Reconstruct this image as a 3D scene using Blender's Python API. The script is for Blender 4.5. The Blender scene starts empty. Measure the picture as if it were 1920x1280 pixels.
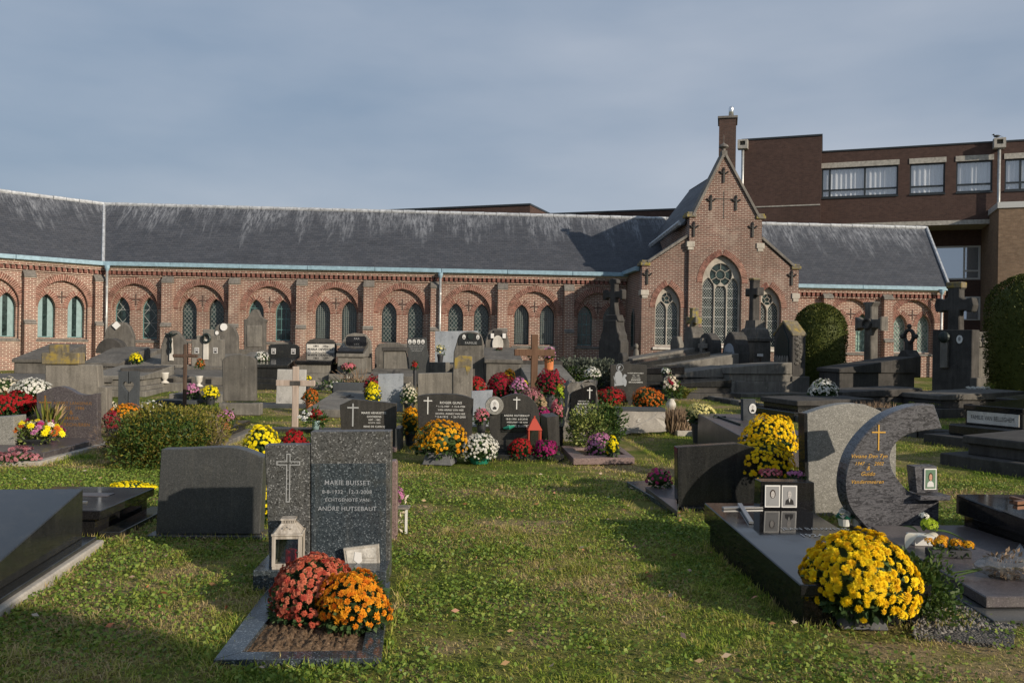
import bpy, bmesh, math, random
import numpy as np
from mathutils import Vector, Matrix
from mathutils.geometry import tessellate_polygon

R = math.radians
rnd = random.Random(7)
rng = np.random.default_rng(11)
S = bpy.context.scene
COL = S.collection

# ------------------------------------------------------------------ camera, sky, sun, exposure
FPX, CX, CY, ROLL, EYE = 1600.0, 960.0, 640.0, 0.0155, 1.5
cam = bpy.data.cameras.new('camera')
cam.sensor_width = 36.0
cam.lens = 36.0 * FPX / 1920.0
cam.clip_end = 2000.0
cam.clip_start = 0.05
camo = bpy.data.objects.new('camera', cam)
COL.objects.link(camo)
RIGHT = Vector((math.cos(ROLL), 0, math.sin(ROLL)))
UP = Vector((-math.sin(ROLL), 0, math.cos(ROLL)))
FWD = Vector((0, 1, 0))
EYEP = Vector((0, 0, EYE))
m = Matrix((RIGHT, UP, -FWD)).transposed().to_4x4()
m.translation = EYEP
camo.matrix_world = m
S.camera = camo

SUN_AZ, SUN_EL = R(51), R(20)            # azimuth measured from straight behind the camera towards the right
to_sun = Vector((math.sin(SUN_AZ) * math.cos(SUN_EL), -math.cos(SUN_AZ) * math.cos(SUN_EL), math.sin(SUN_EL)))
sl = bpy.data.lights.new('sun', 'SUN')
sl.energy = 4.9
sl.angle = R(0.55)
sl.color = (1.0, 0.87, 0.71)
so = bpy.data.objects.new('sun', sl)
COL.objects.link(so)
so.rotation_euler = to_sun.to_track_quat('Z', 'Y').to_euler()
so.location = (8, -8, 12)

W = bpy.data.worlds.new('World')
S.world = W
W.use_nodes = True
nt = W.node_tree
nt.nodes.clear()
out = nt.nodes.new('ShaderNodeOutputWorld')
bg = nt.nodes.new('ShaderNodeBackground')
sky = nt.nodes.new('ShaderNodeTexSky')
sky.sky_type = 'NISHITA'
sky.sun_disc = False
sky.sun_elevation = SUN_EL
sky.sun_rotation = math.atan2(to_sun.x, to_sun.y)
sky.air_density = 1.2
sky.dust_density = 2.0
geo = nt.nodes.new('ShaderNodeTexCoord')
mp = nt.nodes.new('ShaderNodeMapping')
mp.inputs['Scale'].default_value = (1.0, 1.0, 3.2)
mp.inputs['Rotation'].default_value = (0.0, 0.22, 0.3)
mp.inputs['Location'].default_value = (0.35, 0.1, 0.25)
n1 = nt.nodes.new('ShaderNodeTexNoise')
n1.inputs['Scale'].default_value = 1.35
n1.inputs['Detail'].default_value = 6
n1.inputs['Roughness'].default_value = 0.47
cr = nt.nodes.new('ShaderNodeValToRGB')
e = cr.color_ramp.elements
e[0].position = 0.36; e[0].color = (1.95, 2.8, 4.05, 1)
e[1].position = 0.64; e[1].color = (4.35, 4.85, 5.75, 1)
mx = nt.nodes.new('ShaderNodeMix'); mx.data_type = 'RGBA'
mx.inputs[0].default_value = 0.86
L_ = nt.links.new
L_(geo.outputs['Generated'], mp.inputs['Vector'])
L_(mp.outputs['Vector'], n1.inputs['Vector'])
L_(n1.outputs['Fac'], cr.inputs['Fac'])
L_(sky.outputs['Color'], mx.inputs[6])
L_(cr.outputs['Color'], mx.inputs[7])
L_(mx.outputs[2], bg.inputs['Color'])
bg.inputs['Strength'].default_value = 0.104
L_(bg.outputs[0], out.inputs['Surface'])

S.view_settings.view_transform = 'Standard'
S.view_settings.look = 'None'
S.view_settings.exposure = 0.0
S.view_settings.gamma = 1.0
S.view_settings.use_curve_mapping = False

# ------------------------------------------------------------------ helpers: ground, pixels, things
def gz(y):
    """height of the lawn: level near the camera, rising gently towards the cloister"""
    if y < 9: return 0.0
    if y < 12: return 0.018 * (y - 9) ** 2 / 6
    return min(0.018 * (y - 10.5), 0.40)

def ray(px, py):
    return RIGHT * ((px - CX) / FPX) + UP * (-(py - CY) / FPX) + FWD

def ground_at(px, py, h=0.0):
    d = ray(px, py)
    y = 6.0
    for _ in range(60):
        y = y * 0.5 + 0.5 * (gz(y) + h - EYE) / d.z
    p = EYEP + d * y
    return Vector((p.x, p.y, gz(p.y) + h))

class Fr:
    """a standing place: origin, heading, and the map from a picture point to its upright front plane"""
    def __init__(s, px=None, py=None, yaw=0.08, Y=None, h=0.0, loc=None):
        if loc is not None: s.o = Vector(loc)
        elif Y is not None:
            d = ray(px, CY)
            x = d.x * Y
            s.o = Vector((x, Y, gz(Y) + h))
        else: s.o = ground_at(px, py, h)
        s.yaw = yaw
        s.ex = Vector((math.cos(yaw), math.sin(yaw), 0))
        s.ey = Vector((-math.sin(yaw), math.cos(yaw), 0))
        s.s = FPX / s.o.y                      # pixels per metre here
    def L(s, px, py, off=0.0):
        d = ray(px, py)
        t = ((s.o + s.ey * off) - EYEP).dot(s.ey) / d.dot(s.ey)
        p = EYEP + d * t - s.o
        return (p.dot(s.ex), p.z)
    def P(s, pts, off=0.0): return [s.L(a, b, off) for a, b in pts]
    def sub(s, y):
        c = Fr(loc=s.o, yaw=s.yaw); c.y0 = y; return c
    def shifted(s, x=0, y=0, z=0, yaw=None):
        return Fr(loc=s.o + s.ex * x + s.ey * y + Vector((0, 0, z)), yaw=s.yaw if yaw is None else yaw)

TAKEN = []       # footprints no grass grows through
def take(fr, x0, x1, y0, y1): TAKEN.append((fr.o.x, fr.o.y, fr.yaw, x0, x1, y0, y1))

def tag(o, label=None, cat=None, group=None, kind=None):
    if label: o['label'] = label
    if cat: o['category'] = cat
    if group: o['group'] = group
    if kind: o['kind'] = kind
    return o

def thing(name, label, cat, fr, group=None):
    o = bpy.data.objects.new(name, None)
    COL.objects.link(o)
    o.empty_display_size = 0.1
    o.location = fr.o
    o.rotation_euler = (0, 0, fr.yaw)
    return tag(o, label, cat, group)

def link(name, me, mat=None, parent=None):
    o = bpy.data.objects.new(name, me)
    COL.objects.link(o)
    if mat is not None and len(me.materials) == 0: me.materials.append(mat)
    if parent is not None: o.parent = parent
    return o

class MB:
    def __init__(s): s.v, s.f = [], []
    def add(s, vs, fs):
        b = len(s.v)
        s.v += [tuple(v) for v in vs]
        s.f += [tuple(i + b for i in f) for f in fs]
        return s
    def box(s, x0, x1, y0, y1, z0, z1):
        return s.add([(x0,y0,z0),(x1,y0,z0),(x1,y1,z0),(x0,y1,z0),(x0,y0,z1),(x1,y0,z1),(x1,y1,z1),(x0,y1,z1)],
                     [(3,2,1,0),(4,5,6,7),(0,1,5,4),(1,2,6,5),(2,3,7,6),(3,0,4,7)])
    def hexa(s, b, t):
        """bottom ring b and top ring t, each 4 points"""
        return s.add(list(b) + list(t), [(3,2,1,0),(4,5,6,7),(0,1,5,4),(1,2,6,5),(2,3,7,6),(3,0,4,7)])
    def prism(s, poly, y0, y1):
        n = len(poly)
        A = sum(poly[i][0]*poly[(i+1)%n][1]-poly[(i+1)%n][0]*poly[i][1] for i in range(n))
        if A < 0: poly = poly[::-1]
        vs = [(x, y0, z) for x, z in poly] + [(x, y1, z) for x, z in poly]
        fs = [tuple(range(n)), tuple(range(2*n-1, n-1, -1))] + [(i, i+n, (i+1)%n+n, (i+1)%n) for i in range(n)]
        return s.add(vs, fs)
    def slabz(s, poly, z0, z1):
        n = len(poly)
        A = sum(poly[i][0]*poly[(i+1)%n][1]-poly[(i+1)%n][0]*poly[i][1] for i in range(n))
        if A < 0: poly = poly[::-1]
        vs = [(x, y, z0) for x, y in poly] + [(x, y, z1) for x, y in poly]
        fs = [tuple(range(n-1,-1,-1)), tuple(range(n, 2*n))] + [(i, (i+1)%n, (i+1)%n+n, i+n) for i in range(n)]
        return s.add(vs, fs)
    def lathe(s, prof, n=20, c=(0,0)):
        vs, fs = [], []
        for r, z in prof:
            for k in range(n):
                a = 2*math.pi*k/n
                vs.append((c[0]+r*math.cos(a), c[1]+r*math.sin(a), z))
        for i in range(len(prof)-1):
            for k in range(n):
                k2 = (k+1) % n
                fs.append((i*n+k, i*n+k2, (i+1)*n+k2, (i+1)*n+k))
        fs.append(tuple(range(n-1,-1,-1)))
        fs.append(tuple((len(prof)-1)*n+k for k in range(n)))
        return s.add(vs, fs)
    def tube(s, pts, r, n=6):
        pts = [Vector(p) for p in pts]
        rings = []
        for i, p in enumerate(pts):
            t = (pts[min(i+1,len(pts)-1)] - pts[max(i-1,0)]).normalized()
            u = t.cross(Vector((0,0,1)))
            if u.length < 1e-3: u = Vector((1,0,0))
            u.normalize(); w = t.cross(u)
            rr = r[i] if isinstance(r,(list,tuple)) else r
            rings.append([p + (u*math.cos(2*math.pi*k/n) + w*math.sin(2*math.pi*k/n))*rr for k in range(n)])
        vs = [v for g in rings for v in g]
        fs = []
        for i in range(len(pts)-1):
            for k in range(n):
                k2=(k+1)%n
                fs.append((i*n+k2, i*n+k, (i+1)*n+k, (i+1)*n+k2))
        fs.append(tuple(range(n)))
        fs.append(tuple((len(pts)-1)*n+k for k in range(n-1,-1,-1)))
        return s.add(vs, fs)
    def ball(s, c, r, nu=12, nv=8):
        rx, ry, rz = r if isinstance(r,(list,tuple)) else (r,r,r)
        prof = []
        vs, fs = [], []
        for i in range(nv+1):
            th = math.pi*i/nv
            for k in range(nu):
                a = 2*math.pi*k/nu
                vs.append((c[0]+rx*math.sin(th)*math.cos(a), c[1]+ry*math.sin(th)*math.sin(a), c[2]-rz*math.cos(th)))
        for i in range(nv):
            for k in range(nu):
                k2=(k+1)%nu
                fs.append((i*nu+k, i*nu+k2, (i+1)*nu+k2, (i+1)*nu+k))
        return s.add(vs, fs)
    def mesh(s, name, bevel=0, smooth=False, seg=1):
        me = bpy.data.meshes.new(name)
        me.from_pydata(s.v, [], s.f)
        bm = bmesh.new(); bm.from_mesh(me)
        bmesh.ops.remove_doubles(bm, verts=bm.verts, dist=1e-5)
        bmesh.ops.recalc_face_normals(bm, faces=bm.faces)
        if bevel:
            ed = [e for e in bm.edges if len(e.link_faces) == 2 and e.calc_face_angle(0) > R(35)]
            try: bmesh.ops.bevel(bm, geom=ed, offset=bevel, segments=seg, affect='EDGES', clamp_overlap=True)
            except Exception: pass
        bm.to_mesh(me); bm.free()
        if smooth: me.polygons.foreach_set('use_smooth', [True]*len(me.polygons))
        return me
    def build(s, name, mat, parent=None, bevel=0, smooth=False, seg=1):
        return link(name, s.mesh(name, bevel, smooth, seg), mat, parent)

def npmesh(name, verts, faces, rndattr=None):
    """faces: (n,k) int array of equal-size polygons"""
    me = bpy.data.meshes.new(name)
    nf, k = faces.shape
    me.vertices.add(len(verts)); me.vertices.foreach_set('co', np.asarray(verts, np.float32).ravel())
    me.loops.add(nf*k); me.loops.foreach_set('vertex_index', faces.astype(np.int32).ravel())
    me.polygons.add(nf); me.polygons.foreach_set('loop_start', np.arange(0, nf*k, k, dtype=np.int32))
    me.update(calc_edges=True)
    if rndattr is not None:
        at = me.attributes.new('rnd', 'FLOAT', 'POINT')
        at.data.foreach_set('value', np.asarray(rndattr, np.float32))
    me.validate()
    return me

def plate(name, outer, holes, y0, y1, mat, parent, bevel=0.0):
    """upright plate with through openings, filled as a 2-D curve"""
    cu = bpy.data.curves.new(name, 'CURVE')
    cu.dimensions = '2D'; cu.fill_mode = 'BOTH'
    cu.extrude = (y1-y0)/2 - bevel
    cu.bevel_depth = bevel; cu.bevel_resolution = 0
    if bevel: cu.offset = -bevel
    for poly in [outer] + list(holes):
        sp = cu.splines.new('POLY')
        sp.points.add(len(poly)-1)
        for p, (x, z) in zip(sp.points, poly): p.co = (x, z, 0, 1)
        sp.use_cyclic_u = True
    tmp = bpy.data.objects.new('tmp', cu)
    COL.objects.link(tmp)
    dg = bpy.context.evaluated_depsgraph_get()
    me = bpy.data.meshes.new_from_object(tmp.evaluated_get(dg))
    bpy.data.objects.remove(tmp); bpy.data.curves.remove(cu)
    me.name = name
    me.transform(Matrix.Translation((0, (y0+y1)/2, 0)) @ Matrix.Rotation(R(90), 4, 'X'))
    me.materials.clear()
    me.update()
    return link(name, me, mat, parent)

FONT = None
def text_mesh(body, size=1.0, shear=0.0, depth=0.0015, spacing=1.0, bold=0.0):
    cu = bpy.data.curves.new('lettering', 'FONT')
    cu.body = body; cu.size = size; cu.shear = shear; cu.extrude = depth; cu.offset = bold
    cu.space_character = spacing; cu.resolution_u = 2
    cu.align_x = 'CENTER'; cu.align_y = 'CENTER'
    tmp = bpy.data.objects.new('tmp', cu); COL.objects.link(tmp)
    dg = bpy.context.evaluated_depsgraph_get()
    me = bpy.data.meshes.new_from_object(tmp.evaluated_get(dg))
    bpy.data.objects.remove(tmp); bpy.data.curves.remove(cu)
    me.materials.clear()
    return me

def lettering(t, fr, body, px0, px1, py, mat, y=0.0, shear=0.0, bold=0.004, squash=1.0, name='lettering'):
    """one line of letters between two picture points on the front plane of fr, at local depth y"""
    y = y+getattr(fr,'y0',0.0)
    x0, z0 = fr.L(px0, py, y); x1, z1 = fr.L(px1, py, y)
    me = text_mesh(body, 1.0, shear, 0.0, 1.06, bold)
    xs = [v.co.x for v in me.vertices]
    w = max(xs)-min(xs); cx = (max(xs)+min(xs))/2
    k = (x1-x0)/w
    me.transform(Matrix.Translation(((x0+x1)/2, y, (z0+z1)/2)) @ Matrix.Rotation(R(90),4,'X') @ Matrix.Diagonal((k, k*squash, 1, 1)) @ Matrix.Translation((-cx,0,0)))
    return link(name, me, mat, t)

def cross_poly(cx, z0, z1, arm_z, arm, th):
    """outline of a Latin cross: foot z0, top z1, arm height arm_z, half arm length arm, half bar th"""
    return [(cx-th,z0),(cx+th,z0),(cx+th,arm_z-th),(cx+arm,arm_z-th),(cx+arm,arm_z+th),(cx+th,arm_z+th),(cx+th,z1),(cx-th,z1),
            (cx-th,arm_z+th),(cx-arm,arm_z+th),(cx-arm,arm_z-th),(cx-th,arm_z-th)]

def catmull(pts, n=5):
    o = []
    for i in range(len(pts)-1):
        p0 = pts[max(i-1,0)]; p1 = pts[i]; p2 = pts[i+1]; p3 = pts[min(i+2,len(pts)-1)]
        for k in range(n):
            t = k/n
            o.append(tuple(0.5*((2*b)+(c-a)*t+(2*a-5*b+4*c-d)*t*t+(-a+3*b-3*c+d)*t**3) for a,b,c,d in zip(p0,p1,p2,p3)))
    o.append(pts[-1])
    return o

def ell(cx, cz, rx, rz, n=24, a0=0, a1=360):
    full = abs(a1-a0) >= 360
    m_ = n if full else n+1
    return [(cx+rx*math.cos(R(a0+(a1-a0)*k/n)), cz+rz*math.sin(R(a0+(a1-a0)*k/n))) for k in range(m_)]

def arch(a, h, z0, zs, cx=0.0, n=9):
    """pointed-arch opening: half width a, rise h above the springing zs, sill z0"""
    c = (a*a-h*h)/(2*a); rr = a-c
    th = math.atan2(h, -c)
    right = [(cx+c+rr*math.cos(th*k/n), zs+rr*math.sin(th*k/n)) for k in range(n+1)]
    left = [(2*cx-x, z) for x, z in right[::-1][1:]]
    return [(cx-a, z0), (cx+a, z0)] + right + left

def arch_top(a, h, zs, cx, n):
    c = (a*a-h*h)/(2*a); rr = a-c
    th = math.atan2(h, -c)
    return c, rr, th

# ------------------------------------------------------------------ materials
class N:
    def __init__(s, name):
        s.m = bpy.data.materials.new(name); s.m.use_nodes = True
        s.nt = s.m.node_tree; s.b = s.nt.nodes['Principled BSDF']
    def n(s, t): return s.nt.nodes.new(t)
    def l(s, a, b): s.nt.links.new(a, b)
    def pos(s, kind='world', scale=(1,1,1), rot=(0,0,0)):
        if kind == 'world': o = s.n('ShaderNodeNewGeometry').outputs['Position']
        else: o = s.n('ShaderNodeTexCoord').outputs['Object']
        mp = s.n('ShaderNodeMapping'); mp.inputs['Scale'].default_value = scale; mp.inputs['Rotation'].default_value = rot
        s.l(o, mp.inputs['Vector']); return mp.outputs['Vector']
    def noise(s, vec, scale, detail=3, rough=0.5, dist=0.0):
        t = s.n('ShaderNodeTexNoise'); t.inputs['Scale'].default_value = scale; t.inputs['Detail'].default_value = detail
        t.inputs['Roughness'].default_value = rough; t.inputs['Distortion'].default_value = dist
        s.l(vec, t.inputs['Vector']); return t.outputs['Fac']
    def vor(s, vec, scale, feat='F1', out='Color'):
        t = s.n('ShaderNodeTexVoronoi'); t.inputs['Scale'].default_value = scale; t.feature = feat
        s.l(vec, t.inputs['Vector']); return t.outputs[out]
    def ramp(s, fac, stops, const=False):
        r = s.n('ShaderNodeValToRGB'); el = r.color_ramp.elements
        if const: r.color_ramp.interpolation = 'CONSTANT'
        for i, (p, c) in enumerate(stops):
            x = el[i] if i < 2 else el.new(p)
            x.position = p; x.color = (c if isinstance(c,(tuple,list)) else (c,c,c))[:3] + (1,) if not isinstance(c,(int,float)) else (c,c,c,1)
        s.l(fac, r.inputs['Fac']); return r.outputs['Color']
    def mix(s, fac, a, b, mode='MIX'):
        x = s.n('ShaderNodeMix'); x.data_type = 'RGBA'; x.blend_type = mode
        for i, v in ((0, fac), (6, a), (7, b)):
            if isinstance(v, (int, float)): x.inputs[i].default_value = v if i == 0 else (v,v,v,1)
            elif isinstance(v, tuple): x.inputs[i].default_value = v + (1,)
            else: s.l(v, x.inputs[i])
        return x.outputs[2]
    def bump(s, h, strength=0.3, dist=0.01):
        b = s.n('ShaderNodeBump'); b.inputs['Strength'].default_value = strength; b.inputs['Distance'].default_value = dist
        s.l(h, b.inputs['Height']); s.l(b.outputs[0], s.b.inputs['Normal'])
    def fin(s, col=None, rough=0.8, spec=None, metal=0.0):
        if col is not None:
            if isinstance(col, tuple): s.b.inputs['Base Color'].default_value = col + (1,)
            else: s.l(col, s.b.inputs['Base Color'])
        if isinstance(rough, (int, float)): s.b.inputs['Roughness'].default_value = rough
        else: s.l(rough, s.b.inputs['Roughness'])
        if spec is not None: s.b.inputs['Specular IOR Level'].default_value = spec
        s.b.inputs['Metallic'].default_value = metal
        return s.m

def plain(name, col, rough=0.7, spec=None, metal=0.0, var=0.0):
    k = N(name)
    if var:
        f = k.noise(k.pos(), 9, 4)
        lo = tuple(c*(1-var) for c in col); hi = tuple(min(1, c*(1+var)) for c in col)
        return k.fin(k.ramp(f, [(0.3, lo), (0.7, hi)]), rough, spec, metal)
    return k.fin(col, rough, spec, metal)

def weathered(name, base, dark, lichen=0.0, lichen_col=(0.30,0.24,0.04), rough=0.88, streak=0.6, light=None):
    k = N(name)
    big = k.noise(k.pos(), 2.6, 5, 0.6)
    c = k.mix(k.ramp(big, [(0.32, 0.0), (0.68, 1.0)]), dark, base)
    st = k.noise(k.pos(scale=(16,16,1.1)), 1.0, 4, 0.6)
    c = k.mix(k.ramp(st, [(0.42, 0.0), (0.66, streak)]), c, tuple(x*0.42 for x in base))
    crust = k.noise(k.pos(scale=(1,1,0.7)), 4.2, 6, 0.72)
    c = k.mix(k.ramp(crust, [(0.54, 0.0), (0.68, 0.6)]), c, tuple(x*0.3 for x in base))
    fine = k.noise(k.pos(), 70, 2)
    c = k.mix(0.35, c, k.ramp(fine, [(0.3, 0.55), (0.7, 1.25)]), 'MULTIPLY')
    sp = k.noise(k.pos(), 13, 3, 0.7)
    c = k.mix(k.ramp(sp, [(0.66, 0.0), (0.74, 0.55)]), c, light or tuple(min(1, x*1.7) for x in base))
    if lichen:
        ln = k.noise(k.pos(), 7, 5, 0.65)
        c = k.mix(k.ramp(ln, [(0.62-0.3*lichen, 0.0), (0.72-0.2*lichen, 0.9)]), c, lichen_col)
    k.bump(k.noise(k.pos(), 45, 4, 0.6), 0.35, 0.01)
    return k.fin(c, rough, 0.3)

def granite(name, lo, mid, hi, scale=260, rough=0.25, dust=0.14, spec=0.4):
    k = N(name)
    v = k.vor(k.pos(), scale)
    sep = k.n('ShaderNodeSeparateColor'); k.l(v, sep.inputs[0])
    c = k.ramp(sep.outputs[0], [(0.0, lo), (0.38, mid), (0.86, mid), (0.98, hi)])
    n_ = k.noise(k.pos(), scale*0.22, 3)
    c = k.mix(0.5, c, k.ramp(n_, [(0.3, 0.6), (0.7, 1.3)]), 'MULTIPLY')
    smear = k.noise(k.pos(), 3.5, 4, 0.6)
    run = k.noise(k.pos(scale=(14,14,1.0)), 1.0, 5, 0.7)
    blot = k.noise(k.pos(), 5.5, 5, 0.7)
    c = k.mix(k.ramp(run, [(0.50, 0.0), (0.70, dust)]), c, (0.20,0.19,0.165))
    c = k.mix(k.ramp(blot, [(0.58, 0.0), (0.72, dust*1.3)]), c, (0.16,0.155,0.12))
    rr = k.ramp(smear, [(0.3, max(0.02, rough-0.05)), (0.75, rough+0.07)])
    c = k.mix(0.4, c, k.ramp(smear, [(0.3, 0.82), (0.7, 1.15)]), 'MULTIPLY')
    return k.fin(c, rr, spec)

def brick_mat(name, c1, c2, mortar, bw=0.20, rh=0.062, ms=0.009, tint=None, soot=0.35, dark=(0.10,0.075,0.06)):
    k = N(name)
    o = k.n('ShaderNodeTexCoord').outputs['Object']
    sp = k.n('ShaderNodeSeparateXYZ'); k.l(o, sp.inputs[0])
    ad = k.n('ShaderNodeMath'); ad.operation = 'ADD'; k.l(sp.outputs[0], ad.inputs[0]); k.l(sp.outputs[1], ad.inputs[1])
    cb = k.n('ShaderNodeCombineXYZ'); k.l(ad.outputs[0], cb.inputs[0]); k.l(sp.outputs[2], cb.inputs[1])
    b = k.n('ShaderNodeTexBrick'); k.l(cb.outputs[0], b.inputs['Vector'])
    b.inputs['Scale'].default_value = 1.0
    b.inputs['Brick Width'].default_value = bw; b.inputs['Row Height'].default_value = rh
    b.inputs['Mortar Size'].default_value = ms; b.inputs['Mortar Smooth'].default_value = 0.2
    b.inputs['Bias'].default_value = -0.1
    b.inputs['Color1'].default_value = c1+(1,); b.inputs['Color2'].default_value = c2+(1,); b.inputs['Mortar'].default_value = mortar+(1,)
    c = b.outputs['Color']
    big = k.noise(k.pos(), 0.55, 5, 0.6)
    c = k.mix(k.ramp(big, [(0.42, 0.0), (0.72, soot)]), c, dark)
    med = k.noise(k.pos(), 5, 4, 0.7)
    c = k.mix(0.55, c, k.ramp(med, [(0.3, 0.72), (0.7, 1.22)]), 'MULTIPLY')
    pale = k.noise(k.pos(scale=(1,1,0.6)), 1.7, 5, 0.7)
    c = k.mix(k.ramp(pale, [(0.54, 0.0), (0.74, 0.42)]), c, mortar)
    bp = k.n('ShaderNodeMath'); bp.operation = 'SUBTRACT'; bp.inputs[0].default_value = 1.0; k.l(b.outputs['Fac'], bp.inputs[1])
    k.bump(bp.outputs[0], 0.5, 0.008)
    return k.fin(c, 0.9, 0.2)

MT = {}
MT['brick'] = brick_mat('old red brick', (0.225,0.100,0.076), (0.145,0.068,0.055), (0.56,0.475,0.385), soot=0.5, ms=0.0105)
MT['brick_chapel'] = brick_mat('brown red brick', (0.18,0.092,0.072), (0.115,0.063,0.052), (0.42,0.36,0.30), soot=0.5, ms=0.0095)
MT['brick_modern'] = brick_mat('dark brown brick', (0.088,0.055,0.047), (0.062,0.04,0.036), (0.09,0.06,0.05), soot=0.35, dark=(0.05,0.035,0.03))
MT['brick_chimney'] = brick_mat('sooty brick', (0.12,0.07,0.056), (0.075,0.047,0.04), (0.11,0.088,0.075), soot=0.6, dark=(0.05,0.04,0.037))
MT['brick_tan'] = brick_mat('tan rough brick', (0.26,0.18,0.12), (0.18,0.12,0.08), (0.2,0.16,0.12))
MT['voussoir'] = plain('arch brick', (0.185,0.085,0.068), 0.9, 0.2, var=0.5)
MT['dark_brick'] = plain('dark header brick', (0.085,0.06,0.052), 0.9, 0.2, var=0.4)
MT['mortar'] = plain('pale mortar', (0.56,0.47,0.36), 0.95, 0.1, var=0.2)
MT['stone_trim'] = weathered('blue stone trim', (0.24,0.225,0.20), (0.14,0.13,0.12))
MT['tracery'] = weathered('pale tracery stone', (0.52,0.48,0.41), (0.34,0.32,0.28), streak=0.3)
MT['copper'] = plain('green copper gutter', (0.235,0.36,0.435), 0.55, 0.4, var=0.18)
MT['lead'] = plain('pale lead', (0.42,0.44,0.46), 0.5, 0.5, 0.2, var=0.3)
MT['zinc'] = plain('zinc pipe', (0.42,0.43,0.42), 0.45, 0.5, 0.5, var=0.2)
MT['steel'] = plain('bright steel flue', (0.75,0.77,0.79), 0.25, 0.5, 0.9)
MT['iron'] = plain('black iron', (0.02,0.02,0.018), 0.6)
MT['teal'] = plain('teal painted frame', (0.10,0.21,0.21), 0.5, var=0.2)
MT['teal_pale'] = plain('frosted teal pane', (0.24,0.345,0.35), 0.18, 0.6, var=0.12)
def leaded():
    k = N('leaded pane dark')
    v = k.vor(k.pos('object'), 9)
    sep = k.n('ShaderNodeSeparateColor'); k.l(v, sep.inputs[0])
    c = k.ramp(sep.outputs[0], [(0, (0.008,0.016,0.016)), (1, (0.03,0.055,0.052))])
    k.bump(k.noise(k.pos('object'), 6, 3), 0.12, 0.02)
    return k.fin(c, 0.12, 0.5)
MT['glass_dark'] = leaded()
def leaded_green():
    k = N('pale green leaded pane')
    v = k.vor(k.pos('object'), 11)
    sep = k.n('ShaderNodeSeparateColor'); k.l(v, sep.inputs[0])
    c = k.ramp(sep.outputs[0], [(0, (0.06,0.12,0.10)), (1, (0.30,0.42,0.35))])
    return k.fin(c, 0.25, 0.5)
MT['glass_green'] = leaded_green()
MT['glass_blue'] = plain('window glass', (0.42,0.48,0.55), 0.04, 0.7, 0.75)
MT['came'] = plain('lead cames', (0.22,0.25,0.24), 0.5, 0.4)
MT['came_pale'] = plain('pale cames', (0.36,0.38,0.37), 0.5, 0.4)
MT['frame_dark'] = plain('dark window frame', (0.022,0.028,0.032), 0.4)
MT['frame_pale'] = plain('pale window frame', (0.5,0.51,0.5), 0.4)
MT['concrete'] = plain('concrete band', (0.36,0.345,0.31), 0.85, 0.2, var=0.25)
def curtain():
    k = N('net curtain')
    return k.fin(k.ramp(k.noise(k.pos('object', (9,9,0.3)), 1.0, 3), [(0.3,(0.55,0.57,0.6)),(0.7,(0.82,0.83,0.84))]), 0.9)
MT['curtain'] = curtain()
def pane():
    k = N('reflecting pane')
    tr = k.n('ShaderNodeBsdfTransparent'); tr.inputs[0].default_value = (0.95,0.96,0.97,1)
    gl = k.n('ShaderNodeBsdfGlossy'); gl.inputs['Roughness'].default_value = 0.02
    mxs = k.n('ShaderNodeMixShader'); mxs.inputs[0].default_value = 0.22; k.l(tr.outputs[0], mxs.inputs[1]); k.l(gl.outputs[0], mxs.inputs[2])
    k.l(mxs.outputs[0], k.nt.nodes['Material Output'].inputs[0]); return k.m
MT['pane'] = pane()
def slate():
    k = N('slate roof')
    o = k.pos('object')
    sp = k.n('ShaderNodeSeparateXYZ'); k.l(o, sp.inputs[0])
    cb = k.n('ShaderNodeCombineXYZ'); k.l(sp.outputs[0], cb.inputs[0]); k.l(sp.outputs[2], cb.inputs[1])
    b = k.n('ShaderNodeTexBrick'); k.l(cb.outputs[0], b.inputs['Vector'])
    b.inputs['Scale'].default_value = 1; b.inputs['Brick Width'].default_value = 0.17; b.inputs['Row Height'].default_value = 0.075
    b.inputs['Mortar Size'].default_value = 0.006; b.inputs['Color1'].default_value = (0.044,0.049,0.060,1)
    b.inputs['Color2'].default_value = (0.064,0.068,0.079,1); b.inputs['Mortar'].default_value = (0.03,0.031,0.034,1)
    c = b.outputs['Color']
    c = k.mix(0.6, c, k.ramp(k.noise(k.pos('object',(0.5,1,2.5)), 2.2, 5, 0.65), [(0.3,0.72),(0.7,1.3)]), 'MULTIPLY')
    # pale limewash runs below the ridge, longest where the run noise is strong
    run = k.noise(k.pos('object',(1.0,0.1,0.09)), 2.3, 5, 0.68, 0.25)
    fine = k.noise(k.pos('object',(13,2,2.2)), 1.0, 5, 0.75)
    att = k.n('ShaderNodeAttribute'); att.attribute_name = 'rise'; att.attribute_type = 'GEOMETRY'
    ad = k.n('ShaderNodeMath'); ad.operation = 'MULTIPLY_ADD'; k.l(att.outputs['Fac'], ad.inputs[0]); ad.inputs[1].default_value = 0.50; k.l(run, ad.inputs[2])
    m1 = k.ramp(ad.outputs[0], [(0.80, 0.0), (1.04, 1.0)])
    m2 = k.ramp(fine, [(0.42, 0.0), (0.62, 1.0)])
    mm = k.mix(1.0, m1, m2, 'MULTIPLY')
    c = k.mix(k.mix(1.0, mm, (0.75,0.75,0.75), 'MULTIPLY'), c, (0.25,0.265,0.29))
    k.bump(b.outputs['Fac'], 0.25, -0.006)
    return k.fin(c, k.ramp(fine, [(0.3, 0.52), (0.7, 0.72)]), 0.4)
MT['slate'] = slate()

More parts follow.
